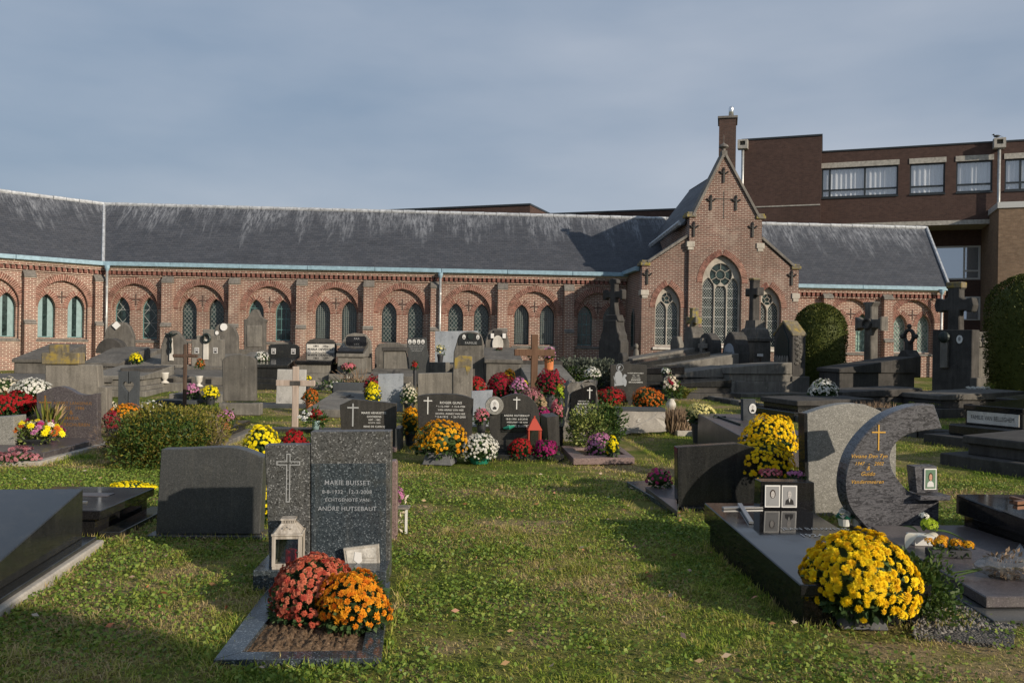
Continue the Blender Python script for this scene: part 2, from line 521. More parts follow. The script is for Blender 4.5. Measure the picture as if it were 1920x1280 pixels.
# graves
MT['old'] = weathered('old blue stone', (0.175,0.162,0.142), (0.088,0.084,0.076))
MT['old_light'] = weathered('old pale stone', (0.235,0.22,0.19), (0.135,0.127,0.114), streak=0.6)
MT['old_dark'] = weathered('sooty old stone', (0.085,0.08,0.074), (0.045,0.043,0.04), light=(0.15,0.145,0.13))
MT['old_lichen'] = weathered('lichened old stone', (0.22,0.20,0.165), (0.13,0.12,0.10), lichen=0.55)
MT['lichen'] = weathered('yellow lichen stone', (0.24,0.20,0.13), (0.14,0.125,0.09), lichen=0.45, lichen_col=(0.30,0.22,0.05))
MT['concrete_grave'] = weathered('grave concrete', (0.25,0.23,0.195), (0.165,0.152,0.132), streak=0.6)
MT['kerb_pale'] = weathered('pale concrete kerb', (0.46,0.43,0.37), (0.36,0.33,0.29), streak=0.25)
MT['black'] = granite('polished black granite', (0.006,0.006,0.0065), (0.011,0.011,0.012), (0.03,0.03,0.032), 420, 0.06, 0.03)
MT['black_matt'] = granite('black granite honed', (0.009,0.0095,0.0095), (0.02,0.021,0.021), (0.05,0.051,0.05), 330, 0.17, 0.07)
MT['granite_grey'] = granite('dark grey granite', (0.032,0.034,0.034), (0.055,0.058,0.058), (0.105,0.108,0.107), 300, 0.33)
MT['granite_dark'] = granite('charcoal granite', (0.018,0.017,0.015), (0.037,0.035,0.031), (0.08,0.077,0.07), 280, 0.38)
MT['granite_blue'] = granite('blue pearl granite', (0.014,0.02,0.026), (0.042,0.054,0.063), (0.17,0.20,0.22), 170, 0.16)
MT['granite_rough'] = granite('coarse pearl granite', (0.018,0.018,0.017), (0.08,0.082,0.08), (0.26,0.265,0.26), 150, 0.3)
MT['granite_light'] = granite('light grey granite', (0.12,0.118,0.105), (0.23,0.225,0.20), (0.42,0.41,0.38), 190, 0.5)
MT['granite_red'] = granite('reddish granite', (0.09,0.06,0.055), (0.20,0.14,0.13), (0.30,0.24,0.22), 200, 0.4)
MT['granite_brown'] = granite('purplish brown granite', (0.04,0.034,0.037), (0.082,0.071,0.074), (0.16,0.145,0.145), 170, 0.35)
def swirled():
    k = N('swirled grey gneiss')
    a = k.noise(k.pos(rot=(0.3,0.9,0.2), scale=(1,1,3.2)), 9, 6, 0.72, 2.2)
    c = k.ramp(a, [(0.28, (0.012,0.012,0.014)), (0.46, (0.05,0.05,0.055)), (0.54, (0.13,0.13,0.14)), (0.62, (0.045,0.044,0.05)), (0.8, (0.02,0.02,0.023))])
    c = k.mix(0.4, c, k.ramp(k.noise(k.pos(), 90, 2), [(0.3,0.6),(0.7,1.5)]), 'MULTIPLY')
    return k.fin(c, 0.22, 0.5)
MT['swirl'] = swirled()
MT['slate_blue'] = weathered('blue grey slab', (0.33,0.36,0.39), (0.25,0.275,0.31), streak=0.15)
MT['slate_dark'] = weathered('dark slate slab', (0.07,0.078,0.085), (0.05,0.056,0.063), streak=0.15)
MT['white_slab'] = weathered('pale marble slab', (0.48,0.47,0.44), (0.38,0.37,0.35), streak=0.2)
MT['marble'] = weathered('white marble', (0.66,0.63,0.57), (0.5,0.48,0.43), streak=0.2)
MT['rough_light'] = weathered('rough hewn granite', (0.46,0.43,0.38), (0.24,0.22,0.20), streak=0.2)
MT['gold'] = plain('gilded letters', (0.62,0.36,0.07), 0.35, 0.6, 0.6)
MT['gold_worn'] = plain('worn gilding', (0.26,0.13,0.035), 0.5, 0.5, 0.2)
MT['white'] = plain('white inlay', (0.62,0.62,0.59), 0.6)
MT['silver'] = plain('grey inlay', (0.33,0.34,0.34), 0.5)
MT['letters_grey'] = plain('pale grey inlay', (0.30,0.32,0.34), 0.5)
MT['black_ink'] = plain('dark letters', (0.012,0.012,0.012), 0.5)
MT['chrome'] = plain('brushed steel', (0.48,0.48,0.47), 0.3, 0.5, 0.85)
MT['bronze'] = plain('copper cross', (0.30,0.16,0.10), 0.4, 0.5, 0.7)
MT['verdigris'] = plain('dark bronze', (0.02,0.03,0.028), 0.5, 0.5, 0.4)
MT['porcelain'] = plain('white porcelain', (0.72,0.71,0.68), 0.2, 0.6)
MT['photo_grey'] = plain('photo backing', (0.28,0.28,0.28), 0.25)
MT['photo_dark'] = plain('photo dark', (0.035,0.033,0.033), 0.25)
MT['photo_skin'] = plain('photo face grey', (0.46,0.44,0.42), 0.25)
MT['photo_skin_c'] = plain('photo face colour', (0.50,0.28,0.19), 0.25)
MT['photo_hair'] = plain('photo hair', (0.04,0.025,0.02), 0.25)
MT['photo_green'] = plain('photo garden', (0.12,0.20,0.13), 0.25)
MT['photo_white'] = plain('photo white', (0.6,0.6,0.58), 0.25)
MT['terracotta'] = plain('terracotta', (0.52,0.18,0.07), 0.8, 0.2, var=0.15)
MT['pot_dark'] = plain('dark plastic pot', (0.03,0.032,0.036), 0.5)
MT['pot_white'] = plain('white pot', (0.66,0.66,0.63), 0.4)
MT['pot_green'] = plain('green foil', (0.02,0.20,0.13), 0.3, 0.5)
MT['pot_grey'] = weathered('grey pot', (0.16,0.165,0.17), (0.10,0.10,0.105), streak=0.2)
MT['soil'] = None
def wood(name, a, b, sc=1.0):
    k = N(name)
    f = k.noise(k.pos('object',(26*sc,26*sc,2.2*sc)), 1.0, 5, 0.65)
    k.bump(f, 0.3, 0.01)
    return k.fin(k.ramp(f, [(0.3, a), (0.7, b)]), 0.8, 0.2)
MT['wood_brown'] = wood('brown wood', (0.085,0.047,0.029), (0.17,0.098,0.062))
MT['wood_dark'] = wood('dark wood', (0.055,0.035,0.026), (0.12,0.08,0.06))
MT['wood_pale'] = wood('pale weathered wood', (0.30,0.235,0.19), (0.47,0.39,0.33))
MT['wood_white'] = wood('worn white wood', (0.18,0.15,0.115), (0.52,0.48,0.42))
MT['red_paint'] = plain('orange red tin', (0.40,0.05,0.025), 0.5)
MT['candle'] = plain('red candle', (0.42,0.012,0.016), 0.35)
def clear():
    k = N('lantern glass')
    tr = k.n('ShaderNodeBsdfTransparent'); tr.inputs[0].default_value = (0.8,0.82,0.82,1)
    gl = k.n('ShaderNodeBsdfGlossy'); gl.inputs['Roughness'].default_value = 0.05
    x = k.n('ShaderNodeMixShader'); x.inputs[0].default_value = 0.10
    k.l(tr.outputs[0], x.inputs[1]); k.l(gl.outputs[0], x.inputs[2]); k.l(x.outputs[0], k.nt.nodes['Material Output'].inputs[0]); return k.m
MT['clear'] = clear()
def cello():
    k = N('crumpled cellophane')
    tr = k.n('ShaderNodeBsdfTransparent'); tr.inputs[0].default_value = (0.8,0.8,0.78,1)
    gl = k.n('ShaderNodeBsdfGlossy'); gl.inputs['Roughness'].default_value = 0.15; gl.inputs[0].default_value = (0.7,0.7,0.7,1)
    df = k.n('ShaderNodeBsdfDiffuse'); df.inputs[0].default_value = (0.4,0.4,0.38,1)
    x = k.n('ShaderNodeMixShader'); x.inputs[0].default_value = 0.32
    y = k.n('ShaderNodeMixShader'); y.inputs[0].default_value = 0.4
    k.l(gl.outputs[0], y.inputs[1]); k.l(df.outputs[0], y.inputs[2])
    k.l(tr.outputs[0], x.inputs[1]); k.l(y.outputs[0], x.inputs[2]); k.l(x.outputs[0], k.nt.nodes['Material Output'].inputs[0]); return k.m
MT['cello'] = cello()

def vary(name, cols, rough=0.75, trans=0.0):
    """colour picked per leaf or bloom from the mesh attribute or, for single-object pieces, the object's random number"""
    k = N(name)
    at = k.n('ShaderNodeAttribute'); at.attribute_name = 'rnd'; at.attribute_type = 'GEOMETRY'
    oi = k.n('ShaderNodeObjectInfo')
    ad = k.n('ShaderNodeMath'); ad.operation = 'ADD'; k.l(at.outputs['Fac'], ad.inputs[0]); k.l(oi.outputs['Random'], ad.inputs[1])
    fr_ = k.n('ShaderNodeMath'); fr_.operation = 'FRACT'; k.l(ad.outputs[0], fr_.inputs[0])
    c = k.ramp(fr_.outputs[0], [(i/(max(1,len(cols)-1)), c_) for i, c_ in enumerate(cols)])
    if trans:
        k.b.inputs['Subsurface Weight'].default_value = 0.0
        tl = k.n('ShaderNodeBsdfTranslucent'); k.l(c, tl.inputs[0])
        x = k.n('ShaderNodeMixShader'); x.inputs[0].default_value = trans
        k.l(k.b.outputs[0], x.inputs[1]); k.l(tl.outputs[0], x.inputs[2])
        k.l(x.outputs[0], k.nt.nodes['Material Output'].inputs[0])
    return k.fin(c, rough, 0.2)
FL = {
 'yellow': vary('yellow petals', [(0.86,0.54,0.004),(0.91,0.64,0.008),(0.93,0.71,0.02),(0.76,0.44,0.01)], trans=0.2),
 'yellow_bright': vary('lemon petals', [(0.86,0.70,0.006),(0.92,0.80,0.02)], trans=0.2),
 'pale_yellow': vary('cream yellow petals', [(0.66,0.58,0.20),(0.78,0.70,0.32)], trans=0.2),
 'orange': vary('orange petals', [(0.62,0.15,0.008),(0.78,0.28,0.012),(0.80,0.38,0.02),(0.5,0.14,0.01)], trans=0.2),
 'golden': vary('golden orange petals', [(0.68,0.27,0.006),(0.78,0.38,0.01),(0.80,0.46,0.02)], trans=0.2),
 'rust': vary('rust petals', [(0.45,0.10,0.012),(0.60,0.17,0.02)], trans=0.2),
 'coral': vary('coral petals', [(0.36,0.045,0.035),(0.58,0.14,0.075),(0.68,0.24,0.14),(0.50,0.085,0.06)], trans=0.2),
 'red': vary('red petals', [(0.30,0.008,0.012),(0.42,0.018,0.022)], trans=0.15),
 'dark_red': vary('crimson petals', [(0.21,0.004,0.018),(0.33,0.012,0.035)], trans=0.15),
 'magenta': vary('magenta petals', [(0.27,0.008,0.10),(0.40,0.025,0.17)], trans=0.15),
 'pink': vary('pink petals', [(0.50,0.16,0.33),(0.62,0.30,0.47)], trans=0.2),
 'rose': vary('rose petals', [(0.60,0.10,0.16),(0.68,0.28,0.30)], trans=0.2),
 'hot_pink': vary('hot pink petals', [(0.55,0.03,0.16),(0.65,0.10,0.28)], trans=0.2),
 'white': vary('white petals', [(0.66,0.64,0.56),(0.78,0.77,0.71)], trans=0.15),
 'cream': vary('cream petals', [(0.62,0.55,0.40),(0.74,0.68,0.54)], trans=0.15),
 'heather': vary('heather bells', [(0.30,0.09,0.11),(0.48,0.22,0.24)], trans=0.1),
 'straw': vary('straw', [(0.34,0.24,0.13),(0.50,0.37,0.21)], trans=0.1),
 'lime': vary('lime petals', [(0.34,0.46,0.02),(0.45,0.55,0.05)], trans=0.2),
}
LF = {
 'mum': vary('chrysanthemum leaf', [(0.018,0.040,0.014),(0.045,0.085,0.025),(0.07,0.11,0.035)], 0.6, 0.15),
 'box': vary('box leaf', [(0.05,0.065,0.012),(0.14,0.145,0.022),(0.23,0.205,0.035),(0.19,0.145,0.04)], 0.5, 0.2),
 'box_green': vary('green box leaf', [(0.025,0.055,0.012),(0.07,0.12,0.025)], 0.5, 0.2),
 'yew': vary('yew needle', [(0.025,0.04,0.010),(0.07,0.088,0.018),(0.135,0.14,0.03)], 0.6, 0.1),
 'varieg': vary('variegated leaf', [(0.05,0.09,0.02),(0.12,0.17,0.04),(0.32,0.34,0.10),(0.09,0.14,0.04)], 0.45, 0.2),
 'grey': vary('lavender leaf', [(0.055,0.07,0.05),(0.12,0.135,0.105)], 0.7, 0.1),
 'weed': vary('weed leaf', [(0.03,0.07,0.015),(0.09,0.13,0.03)], 0.5, 0.25),
 'fern': vary('fern', [(0.09,0.13,0.02),(0.20,0.22,0.04),(0.24,0.17,0.05)], 0.6, 0.3),
 'twig': vary('dry twig', [(0.10,0.07,0.05),(0.22,0.16,0.115)], 0.8),
 'dry': vary('dry grass', [(0.20,0.135,0.085),(0.34,0.25,0.17)], 0.8, 0.1),
}
# ------------------------------------------------------------------ ground
def dryness_nodes(k):
    p = k.pos()
    a = k.noise(p, 0.55, 5, 0.62)
    b = k.noise(p, 3.2, 4, 0.65)
    ad = k.n('ShaderNodeMath'); ad.operation = 'MULTIPLY_ADD'; k.l(b, ad.inputs[0]); ad.inputs[1].default_value = 0.55
    k.l(a, ad.inputs[2]); return ad.outputs[0]
def ground_mat():
    k = N('lawn earth')
    d = dryness_nodes(k)
    c = k.ramp(d, [(0.66, (0.09,0.12,0.02)), (0.79, (0.17,0.16,0.048)), (0.88, (0.26,0.20,0.105)), (0.97, (0.20,0.14,0.085))])
    c = k.mix(0.7, c, k.ramp(k.noise(k.pos(), 38, 4, 0.7), [(0.3, 0.45), (0.7, 1.5)]), 'MULTIPLY')
    k.bump(k.noise(k.pos(), 30, 5, 0.7), 0.8, 0.03)
    return k.fin(c, 0.95, 0.1)
MT['ground'] = ground_mat()
def blade_mat():
    k = N('grass blades')
    d = dryness_nodes(k)
    at = k.n('ShaderNodeAttribute'); at.attribute_name = 'rnd'; at.attribute_type = 'GEOMETRY'
    ad = k.n('ShaderNodeMath'); ad.operation = 'MULTIPLY_ADD'; k.l(at.outputs['Fac'], ad.inputs[0]); ad.inputs[1].default_value = 0.24; k.l(d, ad.inputs[2])
    c = k.ramp(ad.outputs[0], [(0.65, (0.13,0.235,0.018)), (0.81, (0.265,0.325,0.038)), (0.935, (0.40,0.365,0.09)), (1.03, (0.48,0.36,0.175))])
    tl = k.n('ShaderNodeBsdfTranslucent'); k.l(c, tl.inputs[0])
    x = k.n('ShaderNodeMixShader'); x.inputs[0].default_value = 0.25
    k.l(k.b.outputs[0], x.inputs[1]); k.l(tl.outputs[0], x.inputs[2]); k.l(x.outputs[0], k.nt.nodes['Material Output'].inputs[0])
    return k.fin(c, 0.65, 0.25)
MT['blade'] = blade_mat()
MT['clover'] = vary('clover leaf', [(0.07,0.13,0.02),(0.145,0.22,0.036),(0.25,0.30,0.06)], 0.5, 0.2)
def gravel_mat():
    k = N('grey gravel')
    v = k.vor(k.pos(), 70)
    sep = k.n('ShaderNodeSeparateColor'); k.l(v, sep.inputs[0])
    k.bump(k.vor(k.pos(), 70, 'F1', 'Distance'), 0.9, -0.02)
    return k.fin(k.ramp(sep.outputs[0], [(0,(0.04,0.038,0.035)),(1,(0.13,0.12,0.105))]), 0.9)
MT['gravel'] = gravel_mat()
def soil_mat():
    k = N('crumbly soil')
    f = k.noise(k.pos(), 60, 5, 0.7)
    k.bump(f, 1.0, 0.02)
    return k.fin(k.ramp(f, [(0.3,(0.07,0.045,0.028)),(0.5,(0.19,0.125,0.075)),(0.72,(0.36,0.25,0.16))]), 0.95, 0.1)
MT['soil'] = soil_mat()

xs = np.concatenate([np.linspace(-260,-26,14), np.linspace(-22,22,90), np.linspace(26,260,14)])
ys = np.concatenate([np.linspace(-60,0,8), np.linspace(1,34,100), np.linspace(38,420,16)])
gx, gy = np.meshgrid(xs, ys)
gh = np.vectorize(gz)(gy) + 0.010*np.sin(gx*2.1+1.3*np.sin(gy*1.7))*np.sin(gy*2.7+gx) - 0.006
gh = np.where((np.abs(gx) > 22) | (gy > 34), np.vectorize(gz)(gy) - 0.004, gh)
nx, ny = len(xs), len(ys)
idx = np.arange(nx*ny).reshape(ny, nx)
fc = np.stack([idx[:-1,:-1], idx[:-1,1:], idx[1:,1:], idx[1:,:-1]], -1).reshape(-1,4)
me = npmesh('lawn', np.stack([gx,gy,gh],-1).reshape(-1,3), fc)
me.polygons.foreach_set('use_smooth', [True]*len(me.polygons))
tag(link('ground', me, MT['ground']), 'dry autumn lawn between the graves', None, None, 'structure')

# ------------------------------------------------------------------ cloister
PHI = math.atan(0.073)
ZB = gz(31)
CF = Fr(loc=(0, 31, ZB), yaw=PHI)
def zc(px, py): return CF.L(px, py)[1]

def voussoirs(mb, mo, a, h, zs, cx, w, y0, y1, n):
    c, rr, th = arch_top(a, h, zs, cx, n)
    for sgn in (1, -1):
        for k in range(n):
            t0, t1 = th*(k+0.09)/n, th*(k+0.91)/n
            pts = []
            for (t, q) in ((t0, rr), (t1, rr), (t1, rr+w), (t0, rr+w)):
                pts.append((cx+sgn*(c+q*math.cos(t)), zs+q*math.sin(t)))
            jj = 0.004*rnd.random()
            mb.prism(pts, y0-jj, y1)
        ring = [(cx+sgn*(c+rr*math.cos(th*k/n)), zs+rr*math.sin(th*k/n)) for k in range(n+1)] + \
               [(cx+sgn*(c+(rr+w)*math.cos(th*k/n)), zs+(rr+w)*math.sin(th*k/n)) for k in range(n,-1,-1)]
        mo.prism(ring, y0+0.004, y1)

def lattice_bars(mb, a, h, z0, zs, cx, style, y, sp=0.11, t=0.008):
    def inside(x, z):
        if abs(x-cx) >= a-0.01 or z <= z0+0.01: return False
        if z <= zs: return True
        c, rr, th = arch_top(a, h, zs, cx, 1)
        return math.hypot(abs(x-cx)-c, z-zs) < rr-0.01
    zt = zs+h
    segs = []
    if style == 'grid':
        n = int(2*a/sp)
        for i in range(1, n+1): segs.append(((cx-a+i*2*a/(n+1), z0), (cx-a+i*2*a/(n+1), zt)))
        k = int((zt-z0)/sp)
        for i in range(1, k): segs.append(((cx-a, z0+i*sp), (cx+a, z0+i*sp)))
    else:
        q = {'diamond': sp*1.5, 'zig': 0.42}[style]; sl = 1.25
        H = zt-z0
        for s_ in (1, -1):
            b = -3.0
            while b < 4.5:
                segs.append(((cx-a, z0+b), (cx+a, z0+b+s_*sl*2*a)))
                b += q*1.3
        for f in (0.38, 0.7): segs.append(((cx-a, z0+H*f), (cx+a, z0+H*f)))
    for (p, q) in segs:
        N_ = 60; run = None
        for i in range(N_+1):
            x = p[0]+(q[0]-p[0])*i/N_; z = p[1]+(q[1]-p[1])*i/N_
            ok = inside(x, z)
            if ok and run is None: run = (x, z)
            if ok: last = (x, z)
            if (not ok or i == N_) and run is not None:
                d = Vector((last[0]-run[0], last[1]-run[1]))
                if d.length > 0.02:
                    d.normalize(); nrm = Vector((-d.y, d.x))*t
                    mb.prism([(run[0]-nrm.x,run[1]-nrm.y),(last[0]-nrm.x,last[1]-nrm.y),(last[0]+nrm.x,last[1]+nrm.y),(run[0]+nrm.x,run[1]+nrm.y)], y-0.012, y)
                run = None

def cloister_wing(fr, name, label, x0, x1, bays, butt, Z, roof, ends=(0,0), extra=None):
    """bays: (centre x, style, (glass material)); butt: buttress centre xs; Z: dict of heights; roof: eave x0,x1 ridge x0,x1"""
    t = thing(name, label, 'building', fr, 'wings of the brick cloister')
    a_out, h_out = 0.80, 0.86
    aw, hw = 0.272, 0.46
    outs, lans = [], []
    for (cx, st, gm) in bays:
        outs.append(arch(a_out, h_out, Z['sill']-0.02, Z['spring'], cx, 12))
        for dx in (-0.47, 0.47): lans.append((cx+dx, arch(aw, hw, Z['sill']+0.06, Z['lspring'], cx+dx, 8)))
    plate('wall', [(x0,-0.6),(x1,-0.6),(x1,Z['eave']),(x0,Z['eave'])], outs, 0.0, 0.13, MT['brick'], t)
    plate('recessed_wall', [(x0,-0.6),(x1,-0.6),(x1,Z['eave']-0.02),(x0,Z['eave']-0.02)], [l[1] for l in lans], 0.127, 0.42, MT['brick'], t)
    mb, mo = MB(), MB()
    for (cx, st, gm) in bays:
        voussoirs(mb, mo, a_out, h_out, Z['spring'], cx, 0.21, -0.012, 0.06, 21)
        for dx in (-0.47, 0.47): voussoirs(mb, mo, aw, hw, Z['lspring'], cx+dx, 0.17, 0.117, 0.16, 9)
    tag(mo.build('arch_mortar', MT['mortar'], t), kind='stuff')
    tag(mb.build('arch_brick', MT['voussoir'], t), kind='stuff')
    # cross motif in each tympanum
    for (cx, st, gm) in bays:
        q = MB(); zc_ = Z['spring']+0.30
        q.prism(cross_poly(cx, zc_-0.2, zc_+0.2, zc_, 0.17, 0.022), 0.118, 0.15)
        q.build('cross_inlay', MT['dark_brick'], t)
        s_ = MB(); s_.hexa([(cx-0.84,-0.035,Z['sill']-0.07),(cx+0.84,-0.035,Z['sill']-0.07),(cx+0.84,0.3,Z['sill']-0.07),(cx-0.84,0.3,Z['sill']-0.07)],
                           [(cx-0.84,-0.035,Z['sill']-0.01),(cx+0.84,-0.035,Z['sill']-0.01),(cx+0.84,0.3,Z['sill']+0.07),(cx-0.84,0.3,Z['sill']+0.07)])
        s_.build('sill', MT['stone_trim'], t, 0.008)
    for (cx, st, gm) in bays:
        for dx in (-0.47, 0.47):
            x = cx+dx
            gl = MT['glass_green'] if gm == 'green' else MT['glass_dark']
            fr_out = arch(aw+0.004, hw+0.004, Z['sill']+0.06, Z['lspring'], x, 8)
            fr_in = arch(aw-0.028, hw-0.03, Z['sill']+0.10, Z['lspring'], x, 8)
            wf = plate('window', fr_out, [fr_in], 0.30, 0.345, MT['teal'] if st in ('plain','zig','shade') else (MT['came_pale'] if gm == 'green' else MT['frame_dark']), t)
            g = MB(); g.prism(arch(aw-0.02, hw-0.022, Z['sill']+0.08, Z['lspring'], x, 8), 0.325, 0.335)
            g.build('pane', gl, wf)
            if st == 'plain':
                for sx in (-1, 1):
                    pw = MB()
                    xi, xo = x+sx*0.075, x+sx*(aw-0.03)
                    c, rr, th = arch_top(aw-0.03, hw-0.03, Z['lspring'], 0, 1)
                    pts = [(xi, Z['sill']+0.1), (xo, Z['sill']+0.1), (xo, Z['lspring'])]
                    for k in range(1, 7):
                        tt = th*k/8; px_ = c+rr*math.cos(tt)
                        if px_ > 0.075: pts.append((x+sx*px_, Z['lspring']+rr*math.sin(tt)))
                    pts.append((xi, pts[-1][1]+0.04))
                    pw.prism(pts, 0.308, 0.318); pw.build('frosted_pane', MT['teal_pale'], wf)
            elif st in ('grid','diamond','zig'):
                q = MB(); lattice_bars(q, aw-0.02, hw-0.02, Z['sill']+0.08, Z['lspring'], x, st, 0.318, 0.075 if st == 'grid' else 0.085, 0.006)
                tag(q.build('lattice', MT['came_pale'] if gm == 'green' or st == 'zig' else MT['came'], wf), kind='stuff')
            elif st == 'shade':
                q = MB()
                for k in range(1, 4):
                    zz = Z['sill']+0.08+k*0.38
                    q.box(x-aw+0.03, x+aw-0.03, 0.305, 0.322, zz-0.012, zz+0.012)
                q.box(x-0.09, x-0.075, 0.305, 0.322, Z['sill']+0.1, Z['lspring']+0.25); q.box(x+0.075, x+0.09, 0.305, 0.322, Z['sill']+0.1, Z['lspring']+0.25)
                q.build('glazing_bar', MT['teal'], wf)
    for bx in butt:
        w = 0.175
        b = MB()
        b.box(bx-w, bx+w, -0.30, 0.02, -0.6, Z['cap2']-0.10)
        b.box(bx-w, bx+w, -0.22, 0.02, Z['cap2']-0.12, Z['cap1']-0.27)
        bo = b.build('buttress', MT['brick'], t)
        c = MB()
        c.hexa([(bx-w-.015,-0.25,Z['cap1']-0.27),(bx+w+.015,-0.25,Z['cap1']-0.27),(bx+w+.015,0.0,Z['cap1']-0.27),(bx-w-.015,0.0,Z['cap1']-0.27)],
               [(bx-w-.015,-0.245,Z['cap1']-0.19),(bx+w+.015,-0.245,Z['cap1']-0.19),(bx+w+.015,-0.03,Z['cap1']),(bx-w-.015,-0.03,Z['cap1'])])
        c.build('capstone', MT['stone_trim'], bo, 0.008)
        c = MB()
        c.hexa([(bx-w-.01,-0.335,Z['cap2']-0.10),(bx+w+.01,-0.335,Z['cap2']-0.10),(bx+w+.01,-0.2,Z['cap2']-0.10),(bx-w-.01,-0.2,Z['cap2']-0.10)],
               [(bx-w-.01,-0.33,Z['cap2']-0.04),(bx+w+.01,-0.33,Z['cap2']-0.04),(bx+w+.01,-0.215,Z['cap2']+0.05),(bx-w-.01,-0.215,Z['cap2']+0.05)])
        c.build('offset_stone', MT['stone_trim'], bo, 0.006)
    # corbel band below the gutter: a pale course, then small brick corbels
    cb = MB(); cb.box(x0, x1, -0.05, 0.05, Z['eave']-0.40, Z['eave']-0.34)
    cb.box(x0, x1, -0.12, 0.05, Z['eave']-0.20, Z['eave']-0.10)
    cb.build('brick_course', MT['brick'], t)
    cm = MB(); cm.box(x0, x1, -0.128, 0.05, Z['eave']-0.10, Z['eave']-0.045); cm.build('mortar_course', MT['mortar'], t)
    ck = MB(); nk = int((x1-x0)/0.17)
    for k in range(nk):
        xx = x0+(k+0.5)*(x1-x0)/nk
        ck.box(xx-0.05, xx+0.05, -0.11, 0.02, Z['eave']-0.335, Z['eave']-0.205)
    tag(ck.build('corbel_brick', MT['voussoir'], t), kind='stuff')
    gu = MB(); seg = 2.3; x = x0
    ng = max(1, int((x1-x0)/seg))
    for k in range(ng):
        a_, b_ = x0+(x1-x0)*k/ng, x0+(x1-x0)*(k+1)/ng
        q = MB(); q.box(a_+0.006, b_-0.006, -0.27, -0.02, Z['eave']-0.045, Z['eave']+0.10)
        q.build('gutter', MT['copper'], t, 0.01)
    # roof
    ex0, ex1, rx0, rx1 = roof
    ye, yr, ze, zr = -0.16, 2.7, Z['eave']+0.07, Z['ridge']
    th = 0.07
    vs = [(ex0,ye,ze),(ex1,ye,ze),(rx1,yr,zr),(rx0,yr,zr),(ex0,ye,ze-th),(ex1,ye,ze-th),(rx1,yr,zr-th),(rx0,yr,zr-th)]
    me = bpy.data.meshes.new('roof')
    me.from_pydata(vs, [], [(0,1,2,3),(7,6,5,4),(0,4,5,1),(1,5,6,2),(2,6,7,3),(3,7,4,0)])
    at = me.attributes.new('rise','FLOAT','POINT'); at.data.foreach_set('value', [0,0,1,1,0,0,1,1])
    rf = link('roof', me, MT['slate'], t)
    bk = MB(); bk.add([(ex0,yr,zr-0.01),(ex1,yr,zr-0.01),(ex1,yr+2.9,ze),(ex0,yr+2.9,ze),(ex0,yr,zr-.08),(ex1,yr,zr-.08),(ex1,yr+2.9,ze-.08),(ex0,yr+2.9,ze-.08)],
           [(0,1,2,3),(7,6,5,4),(0,4,5,1),(1,5,6,2),(2,6,7,3),(3,7,4,0)])
    bk.build('rear_roof', MT['slate'], t)
    nr = max(1,int((rx1-rx0)/0.45))
    rc = MB()
    for k in range(nr):
        a_, b_ = rx0+(rx1-rx0)*k/nr, rx0+(rx1-rx0)*(k+1)/nr
        rc.tube([(a_+0.008,yr,zr-0.0),(b_-0.008,yr,zr-0.0)], 0.075+0.008*(k%2), 8)
    tag(rc.build('ridge_tile', MT['lead'], t), kind='stuff')
    # rear body so nothing shows through
    bb = MB(); bb.box(x0+0.02, x1-0.02, 1.2, 5.2, -0.6, Z['eave']-0.1); bb.build('rear_wall', MT['brick'], t)
    return t

zE = zc(700, 507)           # underside of gutter on the main wing
ZM = dict(eave=zE, sill=zc(377, 640), spring=zc(630, 584), lspring=zc(630, 588), cap1=zc(630, 523), cap2=zc(630, 612.5), ridge=0)
# ridge height from the picture at 2.7 m behind the wall
ZM['ridge'] = CF.L(700, 396, 2.7)[1]
xk = CF.L(192, 560)[0]
xe = CF.L(1176, 560)[0]
mb_px = [(252,'zig',0),(378,'diamond',0),(504,'shade',0),(629,'grid',0),(754,'diamond',0),(879,'diamond',0),(1003,'grid',0),(1122,'shade',0)]
bays = [(CF.L(p, 580)[0], s, g) for p, s, g in mb_px]
butt = [CF.L(p, 560)[0] for p in (316, 441, 567, 692, 817, 942, 1066)]
DK = R(42.8)
tk = math.tan(DK/2)
cw = cloister_wing(CF, 'cloister_wing', 'long middle wing of the brick cloister with paired pointed windows left of the chapel', xk, xe+0.3, bays, butt, ZM,
              (xk+0.16*tk, xe+3.0, xk-2.7*tk, xe+3.0))
# left wing
LF_o = CF.o + CF.ex*xk
LW = Fr(loc=LF_o, yaw=PHI+DK)
lb = [(LW.L(118, 580)[0],'plain',0),(LW.L(-16, 580)[0],'plain',0)]
ZL = dict(ZM)
lbt = [LW.L(187, 560)[0]-0.06, LW.L(52, 560)[0]]
cloister_wing(LW, 'cloister_wing', 'slanting left end wing of the brick cloister with frosted teal windows', -8.5, 0.0, lb, lbt, ZL, (-8.5, -0.16*tk, -8.5, 2.7*tk))
# lead valley between the two roofs
vt = thing('lead_valley', 'pale lead strip running down the roof valley between the two left cloister wings', 'roof valley', LW)
ze, zr = ZM['eave']+0.09, ZM['ridge']+0.02
v0 = Vector((-0.16*tk*0, -0.18, ze)); 
pa = LW
def to_local(fr, p):
    d = Vector(p)-fr.o; return Vector((d.dot(fr.ex), d.dot(fr.ey), d.z))
A_ = Vector((0.0,-0.17,ze+0.02)); 
bis = PHI+DK/2
def bpt(dist, z): 
    w_ = LF_o + Vector((-math.sin(bis), math.cos(bis), 0))*dist/math.cos(DK/2); w_.z = ZB+z; return to_local(LW, w_)
mbv = MB(); mbv.tube([bpt(-0.2, ze-0.02), bpt(2.7, zr-0.03)], 0.06, 6); mbv.build('strip', MT['lead'], vt)
